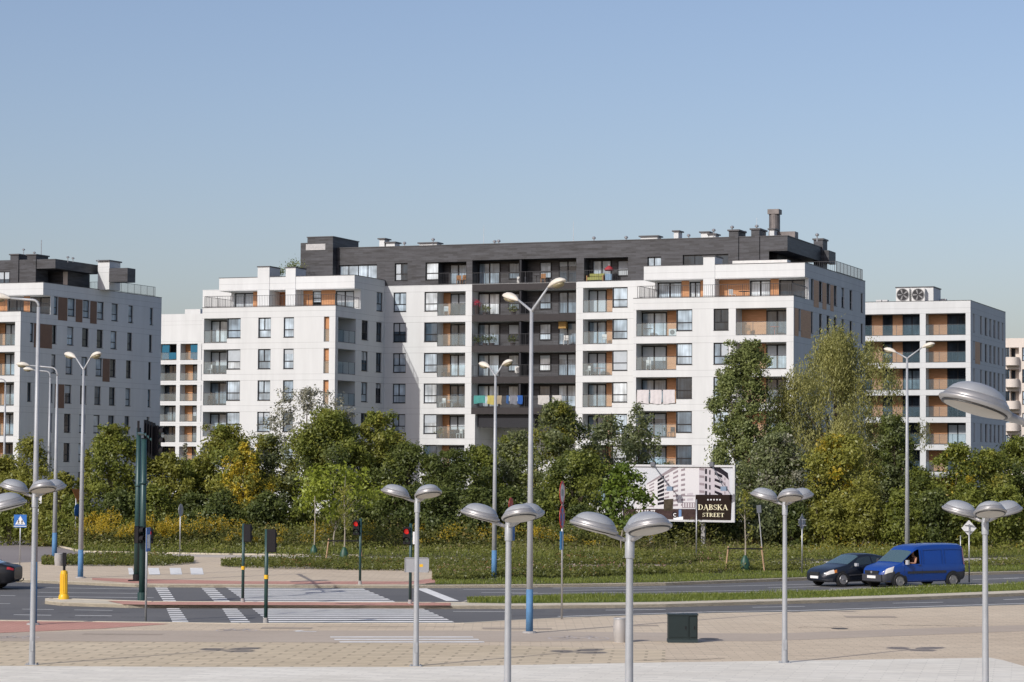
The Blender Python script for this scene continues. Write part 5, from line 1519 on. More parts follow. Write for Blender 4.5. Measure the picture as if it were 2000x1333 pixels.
f2 = Vector((cos(hd2), sin(hd2), 0)); c3 = Pk + f2*2.36 + Vector((0,.6,0))
sedan('black car with a tow hook leaving through the left edge', c3, hd2, BK, hook=True)
# ------------------------------------------------------------ vegetation
def leafmat(name, c1, c2, acc=None, accf=0.0, trans=.46, clump=.55, cl=.35):
    m = bpy.data.materials.new(name); m.use_nodes = True; MATS[name] = m
    nt = m.node_tree; nt.nodes.clear()
    o = nt.nodes.new('ShaderNodeOutputMaterial')
    ge = nt.nodes.new('ShaderNodeNewGeometry')
    n1 = noise(nt, clump, 3, .55)
    ri = ge.outputs['Random Per Island']
    f = math_node(nt, 'ADD', math_node(nt, 'MULTIPLY', ri, .6), rng(nt, n1, .35, .65, -.1, .5))
    c = mixcol(nt, f, c1, c2)
    if acc:
        n2 = noise(nt, .45, 4, .6)
        k = math_node(nt, 'ADD', math_node(nt, 'MULTIPLY', ri, .35), rng(nt, n2, .3, .7, 0, .65))
        k = math_node(nt, 'GREATER_THAN', k, 1-accf)
        c = mixcol(nt, k, c, acc)
    d = nt.nodes.new('ShaderNodeBsdfDiffuse'); nt.links.new(c, d.inputs[0])
    t = nt.nodes.new('ShaderNodeBsdfTranslucent'); nt.links.new(c, t.inputs[0])
    g = nt.nodes.new('ShaderNodeBsdfGlossy'); g.inputs['Roughness'].default_value = .42; g.inputs[0].default_value = (.9,.95,.9,1)
    a = nt.nodes.new('ShaderNodeMixShader'); a.inputs[0].default_value = trans
    b = nt.nodes.new('ShaderNodeMixShader'); b.inputs[0].default_value = .018
    nt.links.new(d.outputs[0], a.inputs[1]); nt.links.new(t.outputs[0], a.inputs[2])
    nt.links.new(a.outputs[0], b.inputs[1]); nt.links.new(g.outputs[0], b.inputs[2])
    nt.links.new(b.outputs[0], o.inputs[0])
    return m
LM = {
 'olive': leafmat('olive_leaves', (0.171,0.181,0.038), (0.353,0.351,0.072), (0.510,0.372,0.043), .16),
 'dark': leafmat('dark_green_leaves', (0.068,0.093,0.029), (0.184,0.216,0.055)),
 'mid': leafmat('mid_green_leaves', (0.124,0.155,0.031), (0.290,0.315,0.064), (0.453,0.372,0.043), .10),
 'lime': leafmat('lime_leaves', (0.160,0.202,0.028), (0.352,0.403,0.056), trans=.42),
 'bright': leafmat('bright_green_leaves', (0.088,0.136,0.025), (0.209,0.283,0.045), trans=.42),
 'silver': leafmat('silver_leaves', (0.165,0.169,0.112), (0.352,0.343,0.263), trans=.3),
 'grey': leafmat('grey_green_leaves', (0.113,0.142,0.058), (0.284,0.312,0.144)),
 'willow': leafmat('willow_leaves', (0.212,0.217,0.069), (0.439,0.423,0.152), (0.510,0.520,0.246), .1),
 'yellow': leafmat('yellow_leaves', (0.397,0.298,0.029), (0.651,0.520,0.065), (0.227,0.253,0.029), .3),
 'poplar': leafmat('poplar_leaves', (0.124,0.157,0.052), (0.319,0.358,0.129), (0.651,0.699,0.520), .10),
}
BARK = mat('bark', (.11,.085,.065), .9, var=.3, vscale=3); BARKL = mat('pale_bark', (.30,.27,.22), .9, var=.25, vscale=4)

ENV = {
 'round': lambda h: max(0.0, 1-(2*h-1)**2)**.45,
 'cone': lambda h: (1-h)**.42*min(1, .7+h*2.2),
 'willow': lambda h: max(0.0, 1-h**4.5)**.55*min(1, .85+h),
 'shrub': lambda h: max(0.0, 1-h**2)**.5,
 'column': lambda h: min(1, (1-h)*3.2)**.6*min(1, .5+h*3),
 'spire': lambda h: (1-h)**.8*min(1,.5+h*2),
}
def leaf_mesh(name, C, S, A, B, mats, mi=None):
    """C centres, S sizes, A/B unit axes -> diamond leaves in one mesh"""
    n = len(C); V = np.empty((n, 4, 3), np.float32)
    V[:,0] = C - A*S[:,None]; V[:,1] = C - B*(S*.52)[:,None]; V[:,2] = C + A*S[:,None]; V[:,3] = C + B*(S*.52)[:,None]
    me = bpy.data.meshes.new(name)
    me.vertices.add(n*4); me.vertices.foreach_set('co', V.reshape(-1))
    me.loops.add(n*4); me.loops.foreach_set('vertex_index', np.arange(n*4, dtype=np.int32))
    me.polygons.add(n); me.polygons.foreach_set('loop_start', np.arange(0, n*4, 4, dtype=np.int32))
    me.polygons.foreach_set('loop_total', np.full(n, 4, np.int32))
    for m in mats: me.materials.append(m)
    if mi is not None: me.polygons.foreach_set('material_index', mi.astype(np.int32))
    me.update(calc_edges=True)
    return me
def axes(rs, n, up=.35, droop=0.0, outd=None):
    A = rs.normal(size=(n,3))
    if outd is not None: A += outd*.8
    A[:,2] -= droop
    A /= np.linalg.norm(A, axis=1)[:,None]
    Q = rs.normal(size=(n,3)); Q[:,2] += up
    B = np.cross(A, Q); B /= np.linalg.norm(B, axis=1)[:,None]+1e-9
    return A.astype(np.float32), B.astype(np.float32)

def oriented(rs, d, up=.5, noise_=1.0):
    """leaf axes for leaves that lie roughly square to direction d, as outer foliage does"""
    n = len(d); N_ = d+np.array([0,0,up])+rs.normal(0,noise_,(n,3)); N_ /= np.linalg.norm(N_,axis=1)[:,None]
    A = np.cross(N_, rs.normal(size=(n,3))); A /= np.linalg.norm(A,axis=1)[:,None]+1e-9
    return A.astype(np.float32), np.cross(N_, A).astype(np.float32)
def tree(label, px, Y, top, wpx, kind='round', sp='mid', cat='tree', name=None, base=.12, cover=4.1, leaf=.108, seed=None, bark=None, clumpf=.24, group=None, zb=0.0, lean=0, mix=None, stems=1, aspect=1.0, trunk_r=None):
    seed = seed if seed is not None else int(px*7+Y*13)
    rs = np.random.RandomState(seed % 99991); rd = random.Random(seed)
    p = at(px, top, Y); W = wpx*Y/FPX; H = p.z - zb
    t = thing(name or ('shrub' if cat == 'shrub' else 'tree'), label, cat, (p.x, Y, zb), 0, group)
    env = ENV[kind]; z0 = H*base; ch = H - z0; Rr = W/2
    n = int(cover*W*ch/(leaf*leaf*.62)); n = max(300, min(n, 80000))
    nc = max(10, int(5.0*(ch/(W*clumpf))*(1/clumpf)*.55)); nc = min(nc, 130)
    ph = rs.uniform(0, 2*pi, 4); am = rs.uniform(.08, .24, 4)
    cc = []; cr = []
    for i in range(nc):
        h = rs.uniform(0, 1)**.8
        a = rs.uniform(0, 2*pi)
        rr = Rr*env(h)*(1+sum(am[j]*math.sin((j+1)*a+ph[j]+h*4) for j in range(4)))*(rs.uniform(0,1)**.42)
        r = Rr*clumpf*rs.uniform(.55, 1.25)*(1.0 if kind in ('round','shrub','willow') else .9)
        rr = max(0, rr-r*.2)
        if i % 6 == 0: rr *= 1.18; r *= .6
        if i % 7 == 1: h = min(1.0, h+.25); r *= .62; rr *= .8
        cc.append((cos(a)*rr+lean*h, sin(a)*rr*aspect, z0+h*(ch-r*.7))); cr.append(r)
    cc = np.array(cc); cr = np.array(cr)
    w = cr**2; w /= w.sum(); idx = rs.choice(nc, n, p=w)
    d = rs.normal(size=(n,3)); d /= np.linalg.norm(d, axis=1)[:,None]
    rad = rs.uniform(0,1,n)**.40*(1+.35*np.abs(rs.normal(size=n)))
    st = np.array([1.0,1.0,{'willow':1.75,'cone':1.15,'column':1.3,'spire':1.3}.get(kind,.85)])
    C = cc[idx] + d*(rad*cr[idx])[:,None]*st
    k = rs.uniform(0,1,n) < .16                     # loose leaves between the clumps
    hq = rs.uniform(0,1,n)**.9; aq = rs.uniform(0,2*pi,n); rq = Rr*.98*np.array([env(v) for v in hq])*rs.uniform(0,1,n)**.45
    L_ = np.stack([np.cos(aq)*rq+lean*hq, np.sin(aq)*rq*aspect, z0+hq*ch*.97],1); C[k] = L_[k]
    C[:,2] = np.maximum(C[:,2], .05)
    oc = C-np.array([lean*.5,0,z0+ch*.45]); oc /= np.array([Rr,Rr,ch*.5]); oc /= np.linalg.norm(oc,axis=1)[:,None]+1e-6
    S = (leaf*rs.uniform(.6, 1.3, n)).astype(np.float32)
    A, B = oriented(rs, oc*.9+d*.45, up=.35)
    if sp == 'willow': A[:,2] -= .9; A /= np.linalg.norm(A,axis=1)[:,None]; B *= .55
    mats = [LM[sp]]; mi = None
    if mix:
        mats += [LM[k] for k, f in mix]
        cm = np.zeros(nc, int)
        for j, (k, f) in enumerate(mix): cm[rs.uniform(0,1,nc) < f] = j+1
        mi = cm[idx]
    me = leaf_mesh('crown', C.astype(np.float32), S, A, B, mats, mi)
    o = bpy.data.objects.new('crown', me); COL.objects.link(o); o.parent = t
    mb = MB(); mb.smooth = True; bk = bark or BARK; r0 = trunk_r or max(.03, H*.013)
    for s in range(stems):
        off = Vector((rd.uniform(-1,1)*.25*(stems-1), rd.uniform(-1,1)*.2*(stems-1), 0)) if stems > 1 else Vector((0,0,0))
        top_ = Vector((lean*.6+off.x*1.6, off.y, H*.86)); pts = [off*.3+Vector((0,0,0))]
        for k in range(1, 6):
            f = k/5; pts.append(Vector((top_.x*f+rd.uniform(-1,1)*.02*H*(f<1), top_.y*f+rd.uniform(-1,1)*.02*H, top_.z*f)))
        rr = r0/(stems**.5)
        mb.tube(pts, [rr*(1-.82*k/5) for k in range(6)], 7)
        order = sorted(range(nc), key=lambda i: -cr[i])[:max(5, 14//stems)]
        for i in order:
            e = Vector(cc[i]); f = max(.12, min(.9, (e.z/H)*.62)); b = pts[0].lerp(pts[-1], f); k = min(4, int(f*5)); b = pts[k].lerp(pts[k+1], f*5-k)
            m_ = b.lerp(e, .5)+Vector((0,0,-.03*H if sp != 'willow' else .03*H)); q = rr*(1-.82*f)*.55
            mb.tube([b, m_, e], [q, q*.6, q*.2], 5)
    mb.build('trunk' if cat != 'shrub' else 'stems', bk, t)
    return t

# trees beyond the verge, from left to right; (px, depth, top, width in px)
T = [
 ('olive bushy tree at the left edge, behind the thin street lamp', 10, 160, 890, 100, 'round','olive', dict(base=.05)),
 ('slender olive tree against the left building, beside the leftmost mast', 62, 158, 858, 78, 'column','olive', dict(base=.05, cover=2.6)),
 ('low olive tree under the shaded wall of the left building', 118, 156, 922, 80, 'round','olive', dict(base=.05)),
 ('sparse thin tree in front of the shaded wall, beside the twin lamp', 172, 160, 880, 46, 'spire','olive', dict(base=.1, cover=1.3)),
 ('rounded green tree with the tallest crown left of the dark masts', 222, 157, 832, 92, 'round','mid', dict(base=.05, mix=[('olive',.4)])),
 ('full olive tree just right of the dark masts', 318, 158, 884, 96, 'round','olive', dict(base=.05)),
 ('broad green tree under the loggias of the small link block', 378, 161, 900, 90, 'round','mid', dict(base=.05)),
 ('tall olive tree before the left wing, its top over the lowest loggia', 438, 160, 830, 112, 'round','olive', dict(base=.05, mix=[('mid',.3)])),
 ('tree with turning yellow leaves in the middle of the olive trees', 477, 153, 868, 74, 'column','yellow', dict(base=.12, cover=2.6, mix=[('olive',.45)])),
 ('grey green tree right of the yellow one', 528, 163, 850, 90, 'round','grey', dict(base=.05, mix=[('olive',.4)])),
 ('pale silvery tree with sparse leaves before the left wing', 600, 168, 757, 170, 'round','silver', dict(base=.35, cover=1.15, clumpf=.17, leaf=.10)),
 ('large spreading green tree behind the lime coloured maple', 648, 158, 802, 160, 'round','mid', dict(base=.05, mix=[('olive',.3),('dark',.2)])),
 ('yellow tinged green tree below the shaded corner of the left wing', 738, 160, 806, 100, 'round','olive', dict(base=.05, mix=[('mid',.4)])),
 ('dense dark green tree behind the small plaza lamp', 800, 156, 868, 120, 'round','dark', dict(base=.03, mix=[('mid',.25)])),
 ('very dark tree behind the red pedestrian signal', 878, 154, 880, 120, 'round','dark', dict(base=.03)),
 ('dark green tree left of the shorter twin lamp', 940, 158, 872, 80, 'round','dark', dict(base=.03, mix=[('mid',.4)])),
 ('grey green tree between the two tall twin lamps', 1010, 160, 842, 90, 'round','grey', dict(base=.03, mix=[('mid',.3)])),
 ('large grey green tree rising right of the tallest street lamp', 1092, 158, 786, 150, 'round','grey', dict(base=.03, mix=[('dark',.3),('olive',.15)])),
 ('dark bushy tree below the large grey green one', 1120, 152, 880, 120, 'round','dark', dict(base=.03, mix=[('mid',.5)])),
 ('grey green tree with gaps before the section with small balconies', 1188, 162, 812, 84, 'round','grey', dict(base=.05, cover=1.9, clumpf=.2)),
 ('thin sparse tree before the right wing, above the billboard', 1247, 166, 790, 100, 'cone','grey', dict(base=.1, cover=1.5, clumpf=.17)),
 ('dark green tree behind the left half of the billboard', 1290, 160, 905, 110, 'round','dark', dict(base=.03)),
 ('dark tree behind the right half of the billboard', 1378, 158, 930, 110, 'round','dark', dict(base=.03, mix=[('mid',.3)])),
 ('tall poplar with a pointed top before the right wing', 1458, 160, 668, 215, 'cone','poplar', dict(base=.06, cover=2.7, clumpf=.13, leaf=.10)),
 ('silvery willow bush leaning out below the poplar', 1520, 151, 850, 130, 'round','grey', dict(base=.05, mix=[('silver',.22)])),
 ('huge willow with drooping olive foliage before the right corner of the block', 1637, 163, 662, 300, 'willow','willow', dict(base=.08, cover=6.2, clumpf=.14, leaf=.125, trunk_r=.26)),
 ('yellow green tree growing under the right side of the willow', 1640, 150, 850, 120, 'round','olive', dict(base=.05, mix=[('yellow',.15)])),
 ('dark green tree between the willow and the lamp behind the van', 1745, 159, 812, 84, 'round','dark', dict(base=.05, mix=[('grey',.4)])),
 ('round dark tree below the loggias of the right building', 1800, 156, 915, 84, 'round','dark', dict(base=.03, mix=[('mid',.5)])),
 ('green tree with orange tips under the corner of the right building', 1868, 155, 868, 96, 'round','mid', dict(base=.03, mix=[('yellow',.08)])),
 ('mid green tree behind the diamond sign at the right', 1932, 157, 880, 100, 'round','mid', dict(base=.03, mix=[('olive',.3)])),
 ('tall leafy tree at the right edge below the cream block', 1990, 160, 856, 110, 'round','mid', dict(base=.03, mix=[('dark',.3)])),
 ('narrow silvery tree in front of the lowest loggias of the left wing', 362, 172, 868, 30, 'spire','silver', dict(base=.2, cover=1.1)),
]
for lab, px, Y, top, w, kind, sp, kw in T: tree(lab, px, Y, top, w*(1.0 if w > 140 or kind == 'spire' else 1.22), kind, sp, group='trees between the road and the buildings', **kw)
# young planted trees
tree('young maple with bright lime leaves and a thin pale trunk left of the crosswalk end', 655, 139, 905, 176, 'round','lime', base=.42, cover=1.5, leaf=.13, bark=BARKL, clumpf=.2, trunk_r=.05, zb=ZP, group='young planted trees')
tree('young maple with vivid green leaves in front of the left end of the billboard', 1215, 138, 905, 100, 'round','bright', base=.32, cover=2.6, leaf=.14, bark=BARKL, clumpf=.26, trunk_r=.045, zb=ZP, group='young planted trees', aspect=.8)
def stake_tree(label, px, pyb, top, crown=True, bag=None, bagz=0):
    x, y = basedist(px, pyb)
    t = thing('young_tree', label, 'tree', (x, y, ZP), 0, 'young planted trees')
    H = hgt(px, top, y)-ZP; rd = random.Random(px)
    mb = MB(); mb.tube([(0,0,0),(.03,0,H*.35),(-.02,0,H*.7),(.02,0,H)], [.045,.035,.028,.008], 7)
    rs = np.random.RandomState(px); C = []
    for k in range(16):
        f = rd.uniform(.35,.97); a = rd.uniform(0,2*pi); l = (1.05-f)*H*.30*rd.uniform(.5,1)
        e = Vector((cos(a)*l, sin(a)*l, H*f+l*1.2)); mb.tube([(0,0,H*f),e], [.012,.004], 5)
        for q in range(26): C.append([e.x*rd.uniform(.2,1.1)+rd.gauss(0,.07), e.y*rd.uniform(.2,1.1)+rd.gauss(0,.07), H*f+(e.z-H*f)*rd.uniform(.1,1.1)+rd.gauss(0,.07)])
    mb.build('trunk', BARKL, t)
    C = np.array(C, np.float32); A, B = axes(rs, len(C)); S = rs.uniform(.05,.10,len(C)).astype(np.float32)
    o = bpy.data.objects.new('crown', leaf_mesh('crown', C, S, A, B, [LM['olive'] if crown else LM['mid']])); COL.objects.link(o); o.parent = t
    mb = MB(); mb.smooth = True
    mb.lathe([(.20,0),(.25,.12),(.24,.35),(.17,.62),(.07,.80),(.05,.82)], 14, sy=.8); mb.build('watering_bag', bag or mat('green_watering_bag', (.015,.06,.035), .5, var=.3, vscale=6), t)
    for sx in (-1,1):
        mb = MB(); mb.tube([(sx*.95,0,0),(sx*.80,.05,1.25)], .04, 7); mb.build('stake', mat('wooden_stake', (.38,.25,.15), .8, var=.15), t)
    mb = MB(); mb.box(-.85,.85,.0,.012,1.10,1.17); mb.build('tie_strap', BLACKP, t)
stake_tree('tall thin young tree tied between two stakes with a green watering bag, left', 672, 1100, 930)
stake_tree('brown leaved young tree with two stakes and a green bag right of the billboard', 1455, 1118, 955)
x, y = basedist(613, 1086); t = thing('young_tree', 'bare young stem with a dark green bag at its foot behind the box signals', 'tree', (x,y,ZP), 0, 'young planted trees')
mb = MB(); mb.tube([(0,0,0),(.05,0,1.5),(.02,0,3.3)], [.04,.03,.02], 7); mb.build('trunk', BARKL, t)
mb = MB(); mb.smooth = True; mb.lathe([(.17,0),(.22,.1),(.19,.35),(.08,.55),(.06,.6)], 12); mb.build('watering_bag', mat('green_watering_bag',(0,0,0)), t)

# shrubs closing the belt at ground level
shr = [('low dark shrub',18,'mid',148,985,110),('leafy low shrub',92,'olive',147,978,90),('dense shrub',150,'mid',146,968,110),('broad shrub',232,'dark',147,955,120),('green shrub',300,'mid',147,950,110),('dark shrub',372,'dark',148,962,120),('leafy shrub',436,'dark',147,955,110),
       ('wide shrub',520,'dark',147,962,120),('dark shrub',590,'mid',148,975,110),('deep green shrub',700,'dark',147,960,130),('dark spreading shrub',785,'dark',146,950,120),('almost black shrub',860,'dark',146,955,130),('dark shrub',935,'dark',146,950,110),
       ('dark leafy shrub',1000,'dark',147,955,110),('green shrub',1062,'mid',146,980,100),('leafy shrub',1135,'dark',146,985,110),('olive shrub',1190,'olive',145,1010,90),('dark shrub',1262,'dark',148,990,120),('low shrub',1330,'dark',148,1005,110),('shrub',1400,'dark',147,985,110),
       ('silver tinged shrub',1470,'grey',147,975,110),('dark shrub',1545,'dark',147,985,110),('olive shrub',1615,'olive',147,975,110),('yellowish shrub',1688,'olive',147,960,110),('bushy shrub',1760,'mid',147,965,110),('dark bushy shrub',1828,'dark',147,955,110),('green bushy shrub',1898,'mid',147,960,110),('tall shrub',1968,'mid',147,950,110)]
land = ['at the left edge below the leftmost plaza lamp','behind the one way board','behind the blue round sign and the twin lamp','just left of the dark green masts','just right of the dark green masts','behind the grey backed round sign','between the round sign and the first signal pole',
        'behind the pole with the yellow call button','left of the bare young stem','behind the tall staked tree','behind the pole of the small plaza lamp','behind the red signal on the median','left of the shorter twin lamp',
        'between the two twin lamps','between the tallest lamp and the edge on signs','right of the edge on round signs','under the vivid green maple','below the left half of the billboard','below the middle of the billboard','below the right end of the billboard',
        'behind the brown leaved young tree','behind the lone three headed lamp','behind the narrow diamond sign','above the dark sedan','behind the lamp beyond the blue van','above the roof of the blue van','behind the diamond sign by the van','at the right edge below the tall tree']
for (a, px, sp, Y, top, w), l in zip(shr, land):
    tree(a+' '+l, px, Y, top, w, 'shrub', sp, cat='shrub', base=0.0, cover=3.4, leaf=.11, clumpf=.3, stems=3, trunk_r=.05, group='shrubs at the foot of the trees')

# ground cover, weeds, grass and flowers (nobody could count them)
def scatter(name, regions, n, size, hgt_, m, z=ZP, seed=1, upright=1.0, label=None, narrow=1.0, patchy=0.0, hmin=.15):
    rs = np.random.RandomState(seed); P = []
    tot = sum((r[1]-r[0])*max(4, (r[3]-r[2]+r[5]-r[4])/2) for r in regions)
    for r in regions:   # (px0,px1, ytop0,ybot0, ytop1,ybot1)
        k = int(n*(r[1]-r[0])*max(4,(r[3]-r[2]+r[5]-r[4])/2)/tot)
        f = rs.uniform(0,1,k); g = rs.uniform(0,1,k)
        if patchy:
            v = np.sin(f*(r[1]-r[0])*.045+seed)+np.sin(f*(r[1]-r[0])*.11+seed*2)+.7*np.sin(f*(r[1]-r[0])*.23+g*3)
            keep = v > patchy-1.2+rs.uniform(-.5,.5,k); f = f[keep]; g = g[keep]
        px = r[0]+(r[1]-r[0])*f; y0 = r[2]+(r[4]-r[2])*f; y1 = r[3]+(r[5]-r[3])*f; py = y0+(y1-y0)*g
        a = _fw.z + CR.z*(px-1000)/FPX + CU.z*(666.5-py)/FPX; b = _fw.y + CR.y*(px-1000)/FPX + CU.y*(666.5-py)/FPX; c = CR.x*(px-1000)/FPX + CU.x*(666.5-py)/FPX
        t = (z-HCAM)/a; P.append(np.stack([c*t, b*t, np.full_like(t, z)], 1))
    C = np.concatenate(P); n = len(C)
    hh = hgt_*rs.uniform(hmin, 1, n)
    # soft mounds so the cover is uneven
    hh *= .6+.4*np.sin(C[:,0]*.9+2*np.sin(C[:,1]*.7))*np.sin(C[:,0]*.31+1.3)+.35*rs.uniform(0,1,n)
    C[:,2] += np.abs(hh)*(1 if upright < 1 else .5)
    A, B = axes(rs, n)
    if upright >= 1:
        A = np.stack([rs.normal(0,.35,n), rs.normal(0,.35,n), np.ones(n)], 1); A /= np.linalg.norm(A,axis=1)[:,None]
        B = np.cross(A, rs.normal(size=(n,3))); B /= np.linalg.norm(B,axis=1)[:,None]
        S = np.abs(hh)*.55+.02
        B = B*narrow*(size/np.maximum(S,.02))[:,None]
    else: S = size*rs.uniform(.5,1.2,n); A, B = oriented(rs, np.tile(np.array([[-.25,-.5,.7]]),(n,1)), up=.2, noise_=.6)
    me = leaf_mesh(name, C.astype(np.float32), S.astype(np.float32), A.astype(np.float32), B.astype(np.float32), [m])
    o = bpy.data.objects.new(name, me); COL.objects.link(o); o['kind'] = 'stuff'
    if label: o['label'] = label
    return o
G1 = leafmat('grass_blades', (.135,.18,.030), (.25,.28,.06), (.26,.24,.07), .12, clump=.8)
G2 = leafmat('ground_cover_leaves', (.075,.092,.020), (.170,.180,.040), (.24,.14,.05), .22, clump=1.2)
G3 = leafmat('weeds', (.11,.13,.026), (.23,.235,.055), (.26,.22,.10), .24, clump=.7)
GY = leafmat('goldenrod_flowers', (.36,.26,.02), (.54,.39,.035), (.24,.24,.03), .2)
GW = leafmat('pale_flower_heads', (.40,.36,.28), (.58,.55,.46))
GB = leafmat('dry_grass', (.22,.19,.09), (.34,.29,.15))
GP = leafmat('pinkish_flowers', (.30,.14,.10), (.5,.35,.28))
# the median lawn
scatter('grass', [(912,1000,1168,1178,1166,1179),(1000,1300,1165.5,1179,1162.5,1176),(1300,1560,1162.5,1176,1157,1169.5),(1560,1780,1157,1169.5,1148,1162),(1780,2060,1148,1162,1138.5,1151)], 26000, .022, .18, G1, seed=3, narrow=.9)
scatter('grass', [(850,1080,1135,1142,1131,1141.5),(1080,1300,1131,1141.5,1124,1138),(1300,1560,1124,1138,1114,1128.5),(1560,1780,1114,1128.5,1109,1121),(1780,2060,1109,1121,1103,1114)], 24000, .024, .17, G1, seed=4)
# planted beds on the far pavement
scatter('ground_cover', [(82,170,1095,1104,1089,1107),(170,330,1089,1107,1090,1106),(330,378,1090,1106,1095,1101)], 13000, .075, .34, G2, seed=5, upright=.5)
scatter('ground_cover', [(432,520,1103,1108,1096,1112),(520,860,1096,1112,1097,1117),(860,1080,1097,1117,1099,1119)], 26000, .075, .40, G2, seed=6, upright=.5)
scatter('ground_cover', [(845,1080,1122,1135,1117,1131),(1080,1300,1114,1131,1113,1124)], 20000, .08, .34, G2, seed=7, upright=.5)
scatter('ground_cover', [(1080,1300,1089,1107,1088,1104),(1300,1400,1088,1104,1086,1101)], 13000, .08, .4, G2, seed=8, upright=.5)
scatter('weeds', [(1300,1560,1113,1124,1110,1115),(1560,1780,1110,1115,1106,1110),(1780,2060,1106,1110,1098,1104)], 15000, .07, .42, G3, seed=9, upright=.5)
# rough meadow between the path and the shrubs
scatter('weeds', [(160,430,1062,1079,1064,1084),(430,700,1064,1084,1064,1087),(700,1000,1064,1087,1066,1090),(1000,1300,1066,1090,1062,1100),(1300,1560,1062,1100,1060,1097),(1560,2060,1060,1097,1054,1088)], 52000, .085, .62, G3, seed=10, upright=.5)
scatter('meadow_grass', [(140,430,1060,1080,1062,1084),(430,1000,1062,1084,1064,1091),(1000,1300,1064,1099,1060,1100),(1300,2060,1060,1099,1052,1088)], 30000, .03, .55, G1, seed=11)
scatter('meadow_grass', [(0,60,1022,1033,1034,1052),(60,165,1034,1052,1060,1078)], 12000, .035, .45, G1, seed=12)
scatter('tall_weeds', [(-20,165,1044,1062,1060,1075),(165,430,1062,1074,1064,1076),(430,1000,1066,1078,1067,1080),(1000,1560,1068,1082,1066,1078),(1560,2060,1064,1078,1056,1072)], 70000, .095, 1.7, leafmat('tall_weed_leaves', (.075,.090,.022), (.19,.19,.045), (.30,.23,.07), .22), seed=13, upright=.5)
scatter('dry_grass', [(560,820,1066,1078,1066,1080),(1000,1500,1066,1088,1066,1090),(1660,2060,1060,1080,1056,1080)], 6000, .02, 1.0, GB, seed=14)
def flower_clumps(name, spans, n, m, seed, hr=(1.0,2.0), size=.055, per=260):
    rs = np.random.RandomState(seed); P = []
    tot = sum(b-a for a, b, y in spans)
    for a, b, y in spans:
        for q in range(max(1, int(n*(b-a)/tot))):
            g = G(rs.uniform(a, b), y+rs.uniform(-3, 6), ZP); h = rs.uniform(*hr); r = rs.uniform(.25, .85); k = int(per*rs.uniform(.3, 1.3))
            v = rs.normal(size=(k,3)); v /= np.linalg.norm(v,axis=1)[:,None]; v *= rs.uniform(.2,1,k)[:,None]**.5
            lob = rs.uniform(-.5,.5,(5,3)); v = v*.55+lob[rs.randint(0,5,k)]
            P.append(np.array([g.x,g.y,ZP+h*.78])+v*np.array([r,r,h*.30]))
    C = np.concatenate(P); A, B = oriented(rs, np.tile(np.array([[-.3,-.6,.6]]),(len(C),1)), up=.3)
    o = bpy.data.objects.new(name, leaf_mesh(name, C.astype(np.float32), (size*rs.uniform(.5,1.3,len(C))).astype(np.float32), A, B, [m])); COL.objects.link(o); o['kind'] = 'stuff'
flower_clumps('goldenrod', [(165,275,1073),(275,440,1072)], 46, GY, 15, (1.3,2.4), per=200)
flower_clumps('goldenrod', [(0,105,1056),(440,640,1074),(1030,1160,1078),(1560,1640,1070),(1640,1780,1066),(1780,2040,1064),(700,1000,1076)], 80, GY, 16, (.8,1.9), per=130)
scatter('meadow_flowers', [(1560,2040,1072,1086,1066,1082)], 4500, .05, .5, GY, seed=17, upright=.5)
scatter('pale_flowers', [(300,1000,1066,1086,1066,1092),(860,1300,1095,1130,1092,1120),(1300,2040,1064,1096,1058,1084)], 650, .045, .75, GW, seed=18, upright=.5)
scatter('pink_flowers', [(850,1300,1118,1132,1112,1122),(1330,1420,1088,1104,1088,1104)], 900, .05, .5, GP, seed=19, upright=.5)
# ------------------------------------------------------------ billboard
bP = at(1435, 965, 143.6); bA = R(20)
t = thing('billboard', 'large billboard on two legs showing a white apartment block', 'billboard', (bP.x, bP.y, ZP), -bA)
class _B: pass
_b = _B(); _b.O = Vector((bP.x, bP.y, 0))
def bmap(px, py, w=0.0):
    fd = Vector((cos(bA), -sin(bA), 0)); sd = Vector((sin(bA), cos(bA), 0))
    d = ray(px, py); P0 = CAMP-_b.O; k = -(P0.dot(sd))/d.dot(sd); P = P0+d*k
    return P.dot(fd), w, P.z-ZP
x0 = bmap(1213,1015)[0]; x1 = 0.0; zt = bmap(1434,909)[2]; zb_ = bmap(1434,1021)[2]
mb = MB(); mb.box(x0,x1,.0,.18,zb_,zb_+.12); mb.box(x0,x1,0,.18,zt-.12,zt); mb.box(x0,x0+.12,0,.18,zb_+.12,zt-.12); mb.box(x1-.12,x1,0,.18,zb_+.12,zt-.12)
mb.box(x0+.12,x1-.12,.10,.16,zb_+.12,zt-.12)
mb.build('frame', mat('billboard_frame', (.50,.51,.52), .5, .2, var=.06), t)
for px in (1269, 1371):
    xx = bmap(px, 1040)[0]; mb = MB(); mb.box(xx-.11,xx+.11,.2,.42,0,zt-.3); mb.build('leg', CONCR, t)
PC = [mat('poster_sky', (.52,.54,.57), .8, 0, .2), mat('poster_white', (.60,.59,.60), .8, 0, .2), mat('poster_shade', (.24,.20,.22), .5), mat('poster_dark', (.02,.018,.024), .9, 0, .1),
      mat('poster_brown_ground', (.055,.036,.034), .9, 0, .1, var=.4, vscale=3), mat('poster_panel', (.022,.015,.012), .9, 0, .1), mat('poster_cream', (.80,.74,.50), .5), mat('poster_paper_white', (.74,.74,.74), .5),
      mat('poster_pink', (.46,.43,.46), .8, 0, .2), mat('poster_blue', (.12,.22,.42), .5), mat('poster_trees', (.06,.05,.035), .9, 0, .1, var=.5, vscale=6)]
lay = [0]
def q(x, y): return (1200+x/7.692, 890+y/7.692)
mb = MB()
def pg(pts, c, w=None):
    lay[0] += 1
    ww = .095-lay[0]*.00012 if w is None else w
    P = [bmap(*q(*p)) for p in pts]; mb.add([(p[0], ww, p[2]) for p in P], [tuple(range(len(P)))], c)
